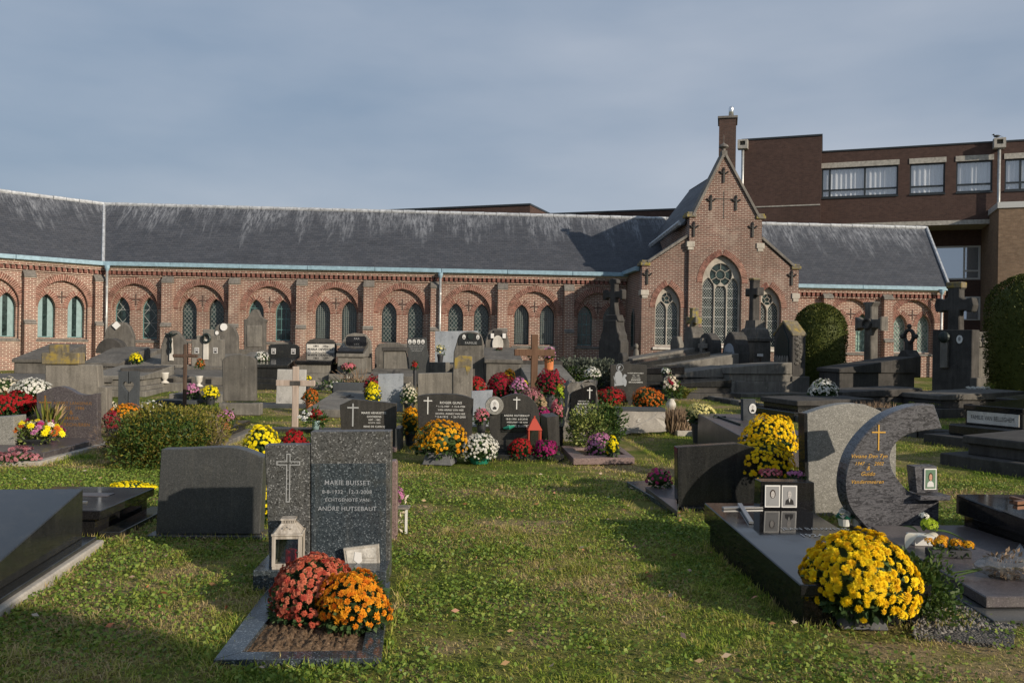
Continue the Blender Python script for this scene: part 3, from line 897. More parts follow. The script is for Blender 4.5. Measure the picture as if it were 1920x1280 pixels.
# right wing
CR = Fr(loc=CF.o + CF.ey*0.15, yaw=PHI)
rb = [(CR.L(1598, 600)[0],'shade','green'),(CR.L(1714, 600)[0],'diamond','green')]
ZR = dict(ZM, eave=CR.L(1650,541)[1], sill=CR.L(1707,664)[1], spring=CR.L(1650,604)[1], lspring=CR.L(1650,611)[1], cap1=CR.L(1660,549)[1], cap2=CR.L(1660,637)[1], ridge=CR.L(1600,424,2.7)[1])
rx_e = CR.L(1772, 560)[0]; rx0 = CR.L(1490, 560)[0]
rbt = [CR.L(1549, 560)[0], CR.L(1661, 560)[0]]
cloister_wing(CR, 'cloister_wing', 'short right wing of the brick cloister with green leaded windows beside the chapel', rx0-0.8, rx_e-0.05, rb, rbt, ZR,
              (rx0-1.5, rx_e+0.05, rx0-1.5, CR.L(1736,430,2.7)[0]))
gt = thing('gable_flashing', 'dark lead verge strip along the right end of the cloister roof', 'roof verge', CR)
q = MB(); q.tube([(rx_e+0.06,-0.2,ZR['eave']+0.09),(CR.L(1736,430,2.7)[0]+0.03,2.7,ZR['ridge']+0.03)], 0.06, 6); q.build('strip', MT['lead'], gt)
eb = MB(); eb.add([(rx_e-0.06,0.1,-0.6),(rx_e-0.06,2.6,-0.6),(rx_e-0.06,0.1,ZR['eave']),(rx_e-0.06-0.5,2.6,ZR['ridge']-0.3),(rx_e-0.3,0.1,-0.6),(rx_e-0.3,2.6,-0.6),(rx_e-0.3,0.1,ZR['eave']),(rx_e-0.8,2.6,ZR['ridge']-0.3)],
   [(0,1,3,2),(4,6,7,5),(0,2,6,4),(2,3,7,6),(3,1,5,7),(1,0,4,5)])
eb.build('end_wall', MT['brick'], gt)

def downpipe(fr, px, py0, py1, off, label, elbow=0.0):
    t = thing('downpipe', label, 'downpipe', fr)
    x, z0 = fr.L(px, py0, off); _, z1 = fr.L(px, py1, off)
    q = MB(); q.tube([(x,off,z0-0.08),(x,off,min(0,z1))], 0.045, 8); q.build('pipe', MT['zinc'], t, smooth=True)
    h = MB(); h.lathe([(0.04,z0-0.16),(0.085,z0-0.05),(0.09,z0+0.05)], 10, (x,off)); h.build('hopper', MT['copper'], t)
    b = MB()
    for f in (0.2,0.5,0.8): b.lathe([(0.056,z0*f-0.03),(0.056,z0*f+0.03)], 8, (x,off))
    b.build('bracket', MT['zinc'], t)
downpipe(CF, 201, 500, 640, -0.3, 'grey downpipe at the angle of the two left cloister wings')
downpipe(CF, 826, 514, 640, -0.3, 'grey downpipe on the middle of the long cloister wall')
downpipe(CR, 1766, 545, 690, -0.3, 'grey downpipe at the right end of the short cloister wing')

# ------------------------------------------------------------------ chapel
HF = Fr(loc=((1357-960)/1600*28.9, 28.9, gz(28.9)), yaw=PHI)
ht = thing('chapel', 'brick chapel with steep stepped gable and three traceried windows', 'chapel', HF)
def hp(px, py, off=0.0): return HF.L(px, py, off)
xa0, xa1 = hp(1204, 600)[0], hp(1499, 600)[0]
xc0, xc1 = hp(1290, 600)[0], hp(1426, 600)[0]
zk_a = hp(1205, 497)[1]; zk_a2 = hp(1288, 444)[1]; zk_c = hp(1290, 406)[1]; zap = hp(1358, 292)[1]; xap = hp(1358, 292)[0]
cxw, zs_c = hp(1354, 530); a_c = (hp(1391,560)[0]-hp(1317,560)[0])/2; z_sill = hp(1354,646)[1]; h_c = hp(1354,478)[1]-zs_c
cl, zs_l = hp(1254, 576); a_l = (hp(1278,600)[0]-hp(1230,600)[0])/2; h_l = hp(1254,534)[1]-zs_l; zl_sill = hp(1254,649)[1]
cr_, zs_r = hp(1444, 578); zr_sill = hp(1444,653)[1]; h_r = hp(1444,537)[1]-zs_r
win = [(cxw,a_c,h_c,zs_c,z_sill,3),(cl,a_l,h_l,zs_l,zl_sill,2),(cr_,a_l,h_r,zs_r,zr_sill,2)]
# aisle fronts and centre front, each with its window opening
plate('aisle_wall', [(xa0,-0.6),(xc0+0.02,-0.6),(xc0+0.02,zk_a2),(xa0+0.3,zk_a+0.12),(xa0,zk_a)], [arch(a_l,h_l,zl_sill,zs_l,cl)], 0.12, 0.5, MT['brick_chapel'], ht)
plate('aisle_wall', [(xc1-0.02,-0.6),(xa1,-0.6),(xa1,zk_a-0.03),(xa1-0.3,zk_a+0.08),(xc1-0.02,zk_a2)], [arch(a_l,h_r,zr_sill,zs_r,cr_)], 0.12, 0.5, MT['brick_chapel'], ht)
plate('gable_wall', [(xc0,-0.6),(xc1,-0.6),(xc1,zk_c),(xc1-0.16,zk_c+0.02),(xap+0.04,zap),(xap-0.04,zap),(xc0+0.16,zk_c+0.02),(xc0,zk_c)], [arch(a_c,h_c,z_sill,zs_c,cxw)], 0.0, 0.5, MT['brick_chapel'], ht)
# return walls
rw = MB(); rw.box(xa0, xa0+0.3, 0.5, 3.2, -0.6, zk_a-0.12); rw.box(xa1-0.3, xa1, 0.5, 3.2, -0.6, zk_a-0.12)
rw.box(xc0+0.01, xc0+0.3, 0.5, 5.2, 2, zk_c-0.2); rw.box(xc1-0.3, xc1-0.01, 0.5, 5.2, 2, zk_c-0.2)
rw.build('side_wall', MT['brick_chapel'], ht)
mb, mo = MB(), MB()
voussoirs(mb, mo, a_c, h_c, zs_c, cxw, 0.2, -0.012, 0.05, 26)
voussoirs(mb, mo, a_l, h_l, zs_l, cl, 0.19, 0.108, 0.16, 16)
voussoirs(mb, mo, a_l, h_r, zs_r, cr_, 0.19, 0.108, 0.16, 16)
tag(mo.build('arch_mortar', MT['mortar'], ht), kind='stuff'); tag(mb.build('arch_brick', MT['voussoir'], ht), kind='stuff')
for (cx, a, h, zs, z0, nl) in win:
    off = 0.0 if nl == 3 else 0.12
    wo = arch(a+0.003, h+0.003, z0, zs, cx, 12)
    holes = []
    lw = (2*a-0.045*(nl-1)-0.11)/nl
    ztop = zs-0.16 if nl == 3 else zs-0.10
    for i in range(nl):
        xx = cx-a+0.055+lw/2+i*(lw+0.045)
        hh = lw*0.85
        zt_i = ztop if not (nl == 3 and i == 1) else ztop-0.16
        holes.append(arch(lw/2, hh, z0+0.05, zt_i, xx, 6))
    rc = a*0.56 if nl == 3 else a*0.42
    zc_ = zs+h*0.30 if nl == 3 else zs+h*0.42
    holes.append(ell(cx, zc_, rc, rc, 24))
    for sx in (-1, 1):
        pass
    wt = plate('window', wo, holes, 0.16+off, 0.28+off, MT['tracery'], ht, 0.012)
    g = MB(); g.prism(arch(a-0.01, h-0.01, z0+0.02, zs, cx, 10), 0.235+off, 0.245+off); g.build('leaded_glass', MT['glass_dark'], wt)
    fo = MB()
    for k in range(6 if nl == 3 else 5):
        ang = 2*math.pi*k/(6 if nl == 3 else 5)+math.pi/2
        p0 = (cx+rc*0.42*math.cos(ang), 0.19+off, zc_+rc*0.42*math.sin(ang)); p1 = (cx+rc*math.cos(ang), 0.19+off, zc_+rc*math.sin(ang))
        fo.tube([p0, p1], 0.012 if nl == 3 else 0.009, 5)
    ringp = [(cx+rc*0.43*math.cos(2*math.pi*k/16), 0.19+off, zc_+rc*0.43*math.sin(2*math.pi*k/16)) for k in range(17)]
    fo.tube(ringp, 0.013 if nl == 3 else 0.009, 5)
    fo.build('rosette', MT['tracery'], wt)
    lt = MB()
    for i in range(nl):
        xx = cx-a+0.055+lw/2+i*(lw+0.045)
        zt_i = ztop if not (nl == 3 and i == 1) else ztop-0.16
        lattice_bars(lt, lw/2, lw*0.85, z0+0.05, zt_i, xx, 'diamond', 0.232+off, 0.055, 0.004)
        k = z0+0.3
        while k < zt_i:
            lt.box(xx-lw/2, xx+lw/2, 0.215+off, 0.23+off, k-0.008, k+0.008); k += 0.32
    tag(lt.build('lattice', MT['came_pale'], wt), kind='stuff')
    si = MB(); si.hexa([(cx-a-0.08,-0.06+off,z0-0.12),(cx+a+0.08,-0.06+off,z0-0.12),(cx+a+0.08,0.2+off,z0-0.12),(cx-a-0.08,0.2+off,z0-0.12)],
                       [(cx-a-0.08,-0.06+off,z0-0.04),(cx+a+0.08,-0.06+off,z0-0.04),(cx+a+0.08,0.2+off,z0+0.03),(cx-a-0.08,0.2+off,z0+0.03)])
    si.build('sill', MT['marble'], ht, 0.01)
# copings on the rakes, kneelers, anchors, finial
def coping(p, q, w, th, y0, y1, mat='stone_trim'):
    d = Vector((q[0]-p[0], q[1]-p[1])); d.normalize(); n_ = Vector((-d.y, d.x))
    if n_.y < 0: n_ = -n_
    b = MB(); b.prism([(p[0],p[1]),(q[0],q[1]),(q[0]+n_.x*th,q[1]+n_.y*th),(p[0]+n_.x*th,p[1]+n_.y*th)], y0, y1)
    b.build('coping', MT[mat], ht, 0.01)
coping((xc0+0.14,zk_c+0.0),(xap,zap),0,0.09,-0.07,0.4); coping((xc1-0.14,zk_c),(xap,zap),0,0.09,-0.07,0.4)
coping((xa0+0.2,zk_a+0.08),(xc0,zk_a2+0.02),0,0.09,0.05,0.5); coping((xa1-0.2,zk_a+0.05),(xc1,zk_a2+0.02),0,0.09,0.05,0.5)
for (x_, z_, s_) in ((xc0+0.05,zk_c,1),(xc1-0.05,zk_c,1),(xa0+0.1,zk_a+0.02,1),(xa1-0.1,zk_a-0.0,1)):
    off = -0.06 if abs(x_-xap) < 2 else 0.06
    b = MB(); b.box(x_-0.17,x_+0.17,off,off+0.5,z_-0.02,z_+0.09); b.box(x_-0.13,x_+0.13,off+0.02,off+0.45,z_+0.09,z_+0.16)
    b.build('kneeler', MT['old_lichen'], ht, 0.015)
    b = MB(); b.box(x_-0.14,x_+0.14,off+0.02,off+0.4,z_-1.02,z_-0.84); b.box(x_-0.10,x_+0.10,off+0.03,off+0.4,z_-1.12,z_-1.02); b.build('corbel_stone', MT['tracery'], ht, 0.01)
for (px, py) in ((1357,325),(1333,376),(1380,377),(1301,426),(1411,427),(1215,515),(1487,517)):
    off = -0.0 if 1290 < px < 1426 else 0.12
    x_, z_ = hp(px, py)
    b = MB(); b.box(x_-0.03,x_+0.03,off-0.05,off+0.02,z_-0.32,z_+0.12)
    b.tube([(x_-0.15,off-0.03,z_+0.06),(x_-0.07,off-0.03,z_-0.02),(x_,off-0.03,z_+0.03),(x_+0.07,off-0.03,z_-0.02),(x_+0.15,off-0.03,z_+0.06)],0.025,5)
    b.tube([(x_,off-0.03,z_+0.1),(x_,off-0.03,z_+0.2)],[0.05,0.015],5)
    b.build('wall_anchor', MT['iron'], ht)
b = MB(); x_, z_ = hp(1357, 380); b.prism(cross_poly(x_, z_-0.55, z_+0.4, z_+0.12, 0.32, 0.014), -0.006, 0.02); b.build('brick_cross', MT['old_dark'], ht)
b = MB(); b.box(xap-0.09,xap+0.09,-0.05,0.2,zap-0.06,zap+0.16); b.lathe([(0.06,zap+0.14),(0.07,zap+0.24),(0.17,zap+0.3),(0.15,zap+0.36),(0.05,zap+0.42),(0.012,zap+0.46),(0.01,zap+0.72)],10,(xap,0.08)); b.build('finial', MT['stone_trim'], ht)
# roofs
def roof_slab(parent, name, pts, rise, th=0.07, mat='slate'):
    a, b_, c = Vector(pts[0]), Vector(pts[1]), Vector(pts[2])
    n_ = (b_-a).cross(c-a).normalized()
    if n_.z < 0: n_ = -n_
    k = len(pts)
    vs = [tuple(p) for p in pts] + [tuple(Vector(p)-n_*th) for p in pts]
    me = bpy.data.meshes.new(name)
    me.from_pydata(vs, [], [tuple(range(k)), tuple(range(2*k-1,k-1,-1))] + [(i,i+k,(i+1)%k+k,(i+1)%k) for i in range(k)])
    at = me.attributes.new('rise','FLOAT','POINT'); at.data.foreach_set('value', list(rise)*2)
    bm = bmesh.new(); bm.from_mesh(me); bmesh.ops.recalc_face_normals(bm, faces=bm.faces); bm.to_mesh(me); bm.free()
    return link(name, me, MT[mat], parent)
yb = 4.1; zrg = zap-0.42; zev = zk_c-0.12
roof_slab(ht, 'roof', [(xc0-0.16,0.3,zev-0.1),(xap,0.3,zrg),(xap,yb,zrg),(xc0-0.16,yb+0.6,zev-0.1)], (0,1,1,0))
roof_slab(ht, 'roof', [(xc1+0.16,0.3,zev-0.1),(xap,0.3,zrg),(xap,yb,zrg),(xc1+0.16,yb+0.6,zev-0.1)], (0,1,1,0))
roof_slab(ht, 'rear_roof', [(xc0-0.16,yb+0.6,zev-0.1),(xap,yb,zrg),(xc1+0.16,yb+0.6,zev-0.1)], (0,1,0))
rf2 = roof_slab(ht, 'aisle_roof', [(xa0-0.12,0.45,zk_a-0.02),(xc0+0.02,0.45,zk_a2-0.12),(xc0+0.02,3.4,zk_a2-0.12),(xa0-0.12,3.4,zk_a-0.02)], (0,0.3,0.3,0))
roof_slab(ht, 'aisle_roof', [(xa1+0.12,0.45,zk_a-0.02),(xc1-0.02,0.45,zk_a2-0.12),(xc1-0.02,3.4,zk_a2-0.12),(xa1+0.12,3.4,zk_a-0.02)], (0,0.3,0.3,0))
g = MB(); g.box(xa0-0.2,xa0-0.02,0.4,2.7,zk_a-0.16,zk_a-0.02); g.build('gutter', MT['copper'], ht, 0.01)
ff = MB(); ff.tube([(xc0-0.18,0.5,zev-0.02),(xc0-0.55,3.2,zk_a2+0.05)],0.1,6); ff.build('flashing', MT['lead'], ht)
# narrow window in the left return wall
wv = arch(0.2,0.34,1.0,2.0,1.3)
wl = MB(); wl.prism(arch(0.24,0.4,0.95,2.0,1.35),-0.0,0.02)
me = wl.mesh('side_window'); me.transform(Matrix.Translation((xa0-0.02,0,0)) @ Matrix.Rotation(R(90),4,'Z'))
sw = link('side_window', me, MT['stone_trim'], ht)
wl = MB(); wl.prism(arch(0.17,0.3,1.05,2.0,1.35),-0.0,0.02)
me = wl.mesh('pane'); me.transform(Matrix.Translation((xa0-0.032,0,0)) @ Matrix.Rotation(R(90),4,'Z'))
link('pane', me, MT['glass_dark'], sw)

# ------------------------------------------------------------------ modern buildings behind
MY = R(-20)
def ry(px, py, Y):
    d = ray(px, py); return EYEP + d*Y
O1 = ry(1535, 640, 44.5); O1.z = 0.4
M1 = Fr(loc=O1, yaw=MY)
def m1(px, py, off=0.0): return M1.L(px, py, off)
bt = thing('modern_building', 'dark brown brick institution with strip windows rising behind the chapel', 'building', M1)
ztb = m1(1535, 255)[1]
xbl = m1(1392, 262)[0]
b = MB(); b.box(xbl,0,0,9,-0.5,ztb); b.build('stair_block', MT['brick_modern'], bt)
b = MB(); b.box(xbl-0.04,0.04,-0.04,9.04,ztb,ztb+0.09); b.build('coping', MT['frame_dark'], bt)
b = MB(); zz = m1(1530, 384)[1]; b.box(m1(1400,386)[0],-0.03,-0.03,0.0,zz-0.03,zz+0.03); b.build('joint_strip', MT['concrete'], bt)
yo = 0.85
ztf = m1(1545, 286, yo)[1]
xr = m1(1990, 300, yo)[0]
zled = m1(1700, 416, yo)[1]
# facade with window openings
def rect(x0,x1,z0,z1): return [(x0,z0),(x1,z0),(x1,z1),(x0,z1)]
wins = [(1541,1684,314,370,(1556,1622)),(1706,1772,306,362,()),(1793,1861,301,358,()),(1884,1955,296,356,(1914,))]
holes, wd = [], []
for (a, b2, t0, t1, mul) in wins:
    xA = m1(a, (t0+t1)/2, yo)[0]; xB = m1(b2, (t0+t1)/2, yo)[0]
    pxm = (a+b2)/2
    zA = m1(1700, 364.5, yo)[1]; zB = m1(1700, 308, yo)[1]
    holes.append(rect(xA, xB, zA, zB)); wd.append((xA,xB,zA,zB,[m1(q,330,yo)[0] for q in mul]))
plate('facade', rect(0.0, xr, zled, ztf), holes, yo, yo+0.3, MT['brick_modern'], bt)
b = MB(); b.box(0.0,xr,yo-0.04,yo+8,ztf,ztf+0.08); b.build('coping', MT['frame_dark'], bt)
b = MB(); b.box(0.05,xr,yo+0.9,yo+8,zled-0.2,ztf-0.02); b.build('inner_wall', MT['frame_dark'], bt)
for (xA,xB,zA,zB,mul) in wd:
    w = MB(); f = 0.07
    w.box(xA,xA+f,yo+0.1,yo+0.18,zA,zB); w.box(xB-f,xB,yo+0.1,yo+0.18,zA,zB); w.box(xA+f,xB-f,yo+0.1,yo+0.18,zA,zA+f); w.box(xA+f,xB-f,yo+0.1,yo+0.18,zB-f,zB)
    zm = zA+(zB-zA)*0.25; w.box(xA+f,xB-f,yo+0.1,yo+0.18,zm-0.045,zm+0.045)
    for q in mul: w.box(q-0.05,q+0.05,yo+0.095,yo+0.185,zA+f,zB-f)
    wo = w.build('window', MT['frame_dark'], bt)
    p = MB(); p.box(xA+f/2,xB-f/2,yo+0.135,yo+0.145,zA+f/2,zB-f/2); p.build('pane', MT['pane'], wo)
    c = MB(); n_ = int((xB-xA)/0.05); pts = [(xA+0.03+(xB-xA-0.06)*k/n_, yo+0.24+0.03*math.sin(k*1.3)+0.015*math.sin(k*0.37)) for k in range(n_+1)]
    c.slabz(pts+[(x,y+0.006) for x,y in pts[::-1]], zA+0.03, zB-0.03); c.build('curtain', MT['curtain'], wo)
    l = MB(); l.box(xA-0.04,xB+0.05,yo-0.03,yo+0.2,zB+0.003,zB+0.27); l.build('lintel', MT['concrete'], bt)
    l = MB(); l.box(xA-0.02,xB+0.02,yo-0.05,yo+0.1,zA-0.08,zA-0.003); l.build('sill', MT['frame_dark'], bt)
b = MB(); b.box(0.0, m1(1862,410,yo)[0], yo-0.06, yo+4, zled-0.22, zled); b.build('concrete_ledge', MT['concrete'], bt)
# recessed storey with the large window
yw = yo+2.2
xw0, zw1 = m1(1752, 462, yw); xw1, zw0 = m1(1838, 524, yw)
plate('recessed_wall', rect(-4, xr, -0.5, zled-0.2), [rect(xw0, xw1, zw0, zw1)], yw, yw+0.3, MT['brick_modern'], bt)
w = MB(); f=0.09
xm = m1(1808, 500, yw)[0]; 
w.box(xw0,xw0+f,yw+0.02,yw+0.12,zw0,zw1); w.box(xw1-f,xw1,yw+0.02,yw+0.12,zw0,zw1); w.box(xw0+f,xw1-f,yw+0.02,yw+0.12,zw0,zw0+f); w.box(xw0+f,xw1-f,yw+0.02,yw+0.12,zw1-f,zw1)
w.box(xm-f/2,xm+f/2,yw+0.018,yw+0.125,zw0+f,zw1-f); zq = zw0+(zw1-zw0)*0.26; w.box(xm+f/2,xw1-f,yw+0.03,yw+0.12,zq-f/2,zq+f/2)
wo = w.build('window', MT['frame_pale'], bt)
p = MB(); p.box(xw0+.04,xw1-.04,yw+0.06,yw+0.075,zw0+.04,zw1-.04); p.build('pane', MT['glass_blue'], wo)
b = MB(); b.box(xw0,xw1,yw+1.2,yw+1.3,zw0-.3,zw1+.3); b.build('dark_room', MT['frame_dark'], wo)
x2, z2a = m1(1795,590,yw); x3, z2b = m1(1838,560,yw)
w = MB(); w.box(x2,x3,yw-0.03,yw-0.01,m1(1800,600,yw)[1],m1(1800,556,yw)[1]); ww = w.build('window', MT['frame_pale'], bt)
p = MB(); p.box(x2+.1,x3-.1,yw-0.045,yw-0.032,m1(1800,598,yw)[1],m1(1800,559,yw)[1]); p.build('pane', MT['glass_blue'], ww)
# right hand pier block with pale coping, reaching forward
xp0 = m1(1872, 450, -1.6)[0]
zpt = m1(1885, 390, -1.6)[1]
b = MB(); b.box(xp0, xp0+7, -1.6, yo+4, -0.5, zpt); b.build('end_block', MT['brick_tan'], bt)
b = MB(); b.box(xp0-0.06, xp0+7.06, -1.66, yo+4.06, zpt, zpt+0.28); b.build('coping', MT['frame_pale'], bt)
# pipes with hoppers
for (px, pyt, pyb, yy) in ((1874, 262, 600, yo-0.25),(1393, 265, 420, -0.25)):
    x_, z_ = m1(px, pyt, yy); _, z2 = m1(px, pyb, yy)
    d = MB(); d.tube([(x_,yy,z_-0.3),(x_,yy,z2)],0.075,8); do = d.build('downpipe', MT['zinc'], bt, smooth=True)
    d = MB(); d.box(x_-0.26,x_-0.14,yy-0.2,yy+0.24,z_-0.42,z_+0.06); d.box(x_+0.14,x_+0.26,yy-0.2,yy+0.24,z_-0.42,z_+0.06); d.box(x_-0.14,x_+0.14,yy-0.2,yy+0.24,z_-0.42,z_-0.25); d.box(x_-0.14,x_+0.14,yy-0.2,yy+0.24,z_-0.02,z_+0.06); d.box(x_-0.14,x_+0.14,yy+0.14,yy+0.23,z_-0.25,z_-0.02)
    d.build('hopper', MT['concrete'], do)
# bird on the parapet
xb_, zb_ = m1(1868, 259, yo-0.25)
bf = M1.shifted(xb_+0.02, yo-0.25, m1(1874,262,yo-0.25)[1]+0.06)
bi = thing('pigeon', 'small dark bird perched on the hopper of the modern building', 'bird', bf)
b = MB(); b.ball((0,0,0.12),(0.15,0.06,0.065),10,8); b.ball((-0.14,0,0.2),(0.05,0.04,0.045),8,6); b.add([(0.12,-.03,.12),(0.12,.03,.12),(0.32,0,.05),(0.12,0,.15)],[(0,1,2),(0,2,3),(1,3,2),(0,3,1)])
b.tube([(-0.18,0,0.2),(-0.24,0,0.19)],[0.012,0.002],5); b.tube([(0.0,0.02,0.07),(0.0,0.02,0.0)],0.008,4); b.tube([(0.0,-0.02,0.07),(0.0,-0.02,0.0)],0.008,4)
b.build('body', MT['iron'], bi, smooth=True)
# chimney behind the chapel gable
OC = ry(1368, 640, 36); OC.z = 0.4
KF = Fr(loc=OC, yaw=R(-14))
kt = thing('chimney', 'tall sooty brick chimney with steel flue behind the chapel gable', 'chimney', KF)
xk0 = KF.L(1348, 260)[0]; xk1 = KF.L(1380, 260)[0]; zt = KF.L(1365, 222)[1]
b = MB(); b.box(xk0,xk1,0,1.25,-0.5,zt); b.build('stack', MT['brick_chimney'], kt)
b = MB(); b.box(xk0-0.06,xk1+0.06,-0.06,1.31,zt,zt+0.1); b.build('cap', MT['stone_trim'], kt, 0.01)
xf = KF.L(1371, 210, 0.4)[0]; b = MB(); b.lathe([(0.105,zt+0.1),(0.105,zt+0.52),(0.09,zt+0.58),(0.05,zt+0.6)],14,(xf,0.4)); b.build('flue', MT['steel'], kt, smooth=True)
# low modern blocks whose parapets show over the cloister ridge
for (px0, px1, pyt, Y, yaw, lb) in ((790, 990, 385, 47, R(-20), 'dark flat roofed block seen just over the middle of the cloister ridge'), (1030, 1262, 394, 50, R(-20), 'low dark parapet of the modern block left of the chapel roof')):
    o = ry(px1, 640, Y); o.z = 0.4
    f = Fr(loc=o, yaw=yaw)
    tt = thing('modern_block', lb, 'building', f)
    x0 = f.L(px0-60, pyt+12)[0]; z1 = f.L(px1, pyt)[1]
    b = MB(); b.box(x0, 0, 0, 4, -0.5, z1); b.build('wall', MT['brick_modern'], tt)
    b = MB(); b.box(x0-0.03, 0.03, -0.05, 4.05, z1, z1+0.1); b.build('parapet_cap', MT['frame_dark'], tt)
# ------------------------------------------------------------------ plants and flowers: builders
def unit(a): return a/np.maximum(np.linalg.norm(a, axis=-1, keepdims=True), 1e-9)
def frames(nrm, spin):
    nrm = unit(nrm)
    ref = np.where(np.abs(nrm[:, 2:3]) > 0.9, np.array([[1.0,0,0]]), np.array([[0,0,1.0]]))
    u = unit(np.cross(ref, nrm)); w = np.cross(nrm, u)
    c, s = np.cos(spin)[:,None], np.sin(spin)[:,None]
    return u*c+w*s, -u*s+w*c, nrm

def leaf_mesh(name, P, D, size, width=0.45, curl=0.15):
    """one rhombic leaf per point, growing along D"""
    n = len(P); D = unit(D)
    side = unit(np.cross(D, rng.normal(size=(n,3))))
    up = np.cross(side, D)
    size = np.broadcast_to(np.asarray(size, float), (n,))[:,None]
    b = P; tip = P + D*size + up*size*curl
    mid = P + D*size*0.5 + up*size*curl*0.9
    l = mid + side*size*width*0.5; r = mid - side*size*width*0.5
    V = np.stack([b, r, tip, l], 1).reshape(-1,3)
    F = np.arange(4*n).reshape(n,4)
    return npmesh(name, V, F, np.repeat(rng.random(n), 4))

def lumps(D, amp, seed):
    r = np.random.default_rng(seed); o = np.ones(len(D))
    for _ in range(9):
        k = r.normal(size=3)*r.uniform(1.5, 4.5); o += amp*np.sin(D@k + r.uniform(0, 6.3))/2.2
    return o

def crown(t, c, rad, n, size, mat, name='foliage', shell=0.55, amp=0.14, seed=0, zcut=None, width=0.45, box=0.0, up=0.35, dense_top=False):
    D = unit(rng.normal(size=(int(n*1.6),3)))
    Dn = D.copy()
    if box:      # towards a clipped, boxy outline
        q = np.max(np.abs(D), axis=1, keepdims=True); Dn = D/(q**box)
    f = (shell+(1-shell)*rng.random(len(D))**0.6)*lumps(D, amp, seed)
    P = np.array(c)+Dn*np.array(rad)*f[:,None]
    ok = P[:,2] > (zcut if zcut is not None else 0.0)
    P, D = P[ok][:n], D[ok][:n]
    G = D*0.7+rng.normal(size=P.shape)*0.55; G[:,2] += up
    o = link(name, leaf_mesh(name, P, G, size*rng.uniform(0.7,1.3,len(P)), width), mat, t)
    return tag(o, kind='stuff')

def petal_template(layers):
    """layers of (count, radius, height at tip, base height, width)"""
    V, F = [], []
    for (n, r, zt, z0, w) in layers:
        for k in range(n):
            a = 2*math.pi*(k+0.5*(layers.index((n,r,zt,z0,w)) % 2))/n
            ca, sa = math.cos(a), math.sin(a)
            def pt(rr, s, z): return (rr*ca-s*sa, rr*sa+s*ca, z)
            i = len(V)
            V += [pt(0.08*r, 0, z0), pt(0.62*r, -w*r, (z0+zt)*0.5+0.08), pt(r, 0, zt), pt(0.62*r, w*r, (z0+zt)*0.5+0.08)]
            F.append((i,i+1,i+2,i+3))
    return np.array(V), np.array(F)
TPL_FAR = petal_template([(6,1.0,0.02,0.1,0.34),(4,0.6,0.5,0.2,0.4)])
TPL_MID = petal_template([(9,1.0,0.0,0.08,0.24),(7,0.75,0.3,0.15,0.28),(5,0.45,0.55,0.25,0.32)])
TPL_NEAR = petal_template([(13,1.0,-0.06,0.05,0.19),(11,0.86,0.22,0.1,0.21),(9,0.62,0.44,0.2,0.24),(6,0.36,0.58,0.3,0.3)])

def bloom_cloud(name, P, Nn, size, tpl, mat, t):
    V, F = tpl
    n = len(P)
    u, w, nn = frames(Nn, rng.random(n)*6.28)
    size = np.broadcast_to(size, (n,))
    X = P[:,None,:] + (V[None,:,0:1]*u[:,None,:] + V[None,:,1:2]*w[:,None,:] + V[None,:,2:3]*nn[:,None,:])*size[:,None,None]
    Fc = (F[None]+(np.arange(n)*len(V))[:,None,None]).reshape(-1, 4)
    me = npmesh(name, X.reshape(-1,3), Fc, np.repeat(rng.random(n), len(V)))
    return tag(link(name, me, mat, t), kind='stuff')

_near = {}
def near_blooms(P, Nn, size, tpl, mat, t, key, cap=300):
    if key not in _near:
        V, F = tpl
        _near[key] = []
        for j in range(4):
            jit = V*(1+0.16*rng.normal(size=V.shape))
            me = npmesh('bloom', jit, F); me.materials.append(mat); _near[key].append(me)
    order = np.argsort(P[:,1])     # those towards the camera first
    for q, i in enumerate(order):
        if q >= cap: break
        o = bpy.data.objects.new('bloom', _near[key][q % 4]); COL.objects.link(o); o.parent = t
        o.location = P[i]; o.rotation_mode = 'QUATERNION'
        from_q = Vector(Nn[i]).to_track_quat('Z', 'Y')
        o.rotation_quaternion = from_q @ Matrix.Rotation(rng.random()*6.28, 3, 'Z').to_quaternion()
        s_ = size[i]; o.scale = (s_, s_, s_)
    if len(order) > cap:
        r = order[cap:]; bloom_cloud('blooms', P[r], Nn[r], size[r], tpl, mat, t)

def dome_points(n, rx, ry, rz, zc, maxpol, seed, amp=0.05, gap=0.12):
    i = np.arange(n)+0.5
    cosm = math.cos(maxpol)
    cz = 1-(1-cosm)*i/n
    ph = i*2.399963
    sr = np.sqrt(np.maximum(0,1-cz**2))
    D = np.stack([sr*np.cos(ph), sr*np.sin(ph), cz], 1)
    D = unit(D+rng.normal(size=D.shape)*0.05)
    f = lumps(D, amp, seed)
    keep = np.ones(n, bool)
    keep &= ~((lumps(D, 0.55, seed+77) < 0.46) & (rng.random(n) < 0.5))
    f = f*(1+0.05*np.sin(ph*0+seed)*D[:,0])
    # ragged lower rim
    keep &= ~((cz < 0.25) & (rng.random(n) < 0.18+gap)) & ~((cz < -0.05) & (rng.random(n) < 0.4))
    P = np.array([0,0,zc])+D*np.array([rx,ry,rz])*f[:,None]*(1+rng.normal(size=n)*0.018)[:,None]
    Nn = unit(D/np.array([rx,ry,rz])*min(rx,rz)+rng.normal(size=D.shape)*0.16)
    return P[keep], Nn[keep]

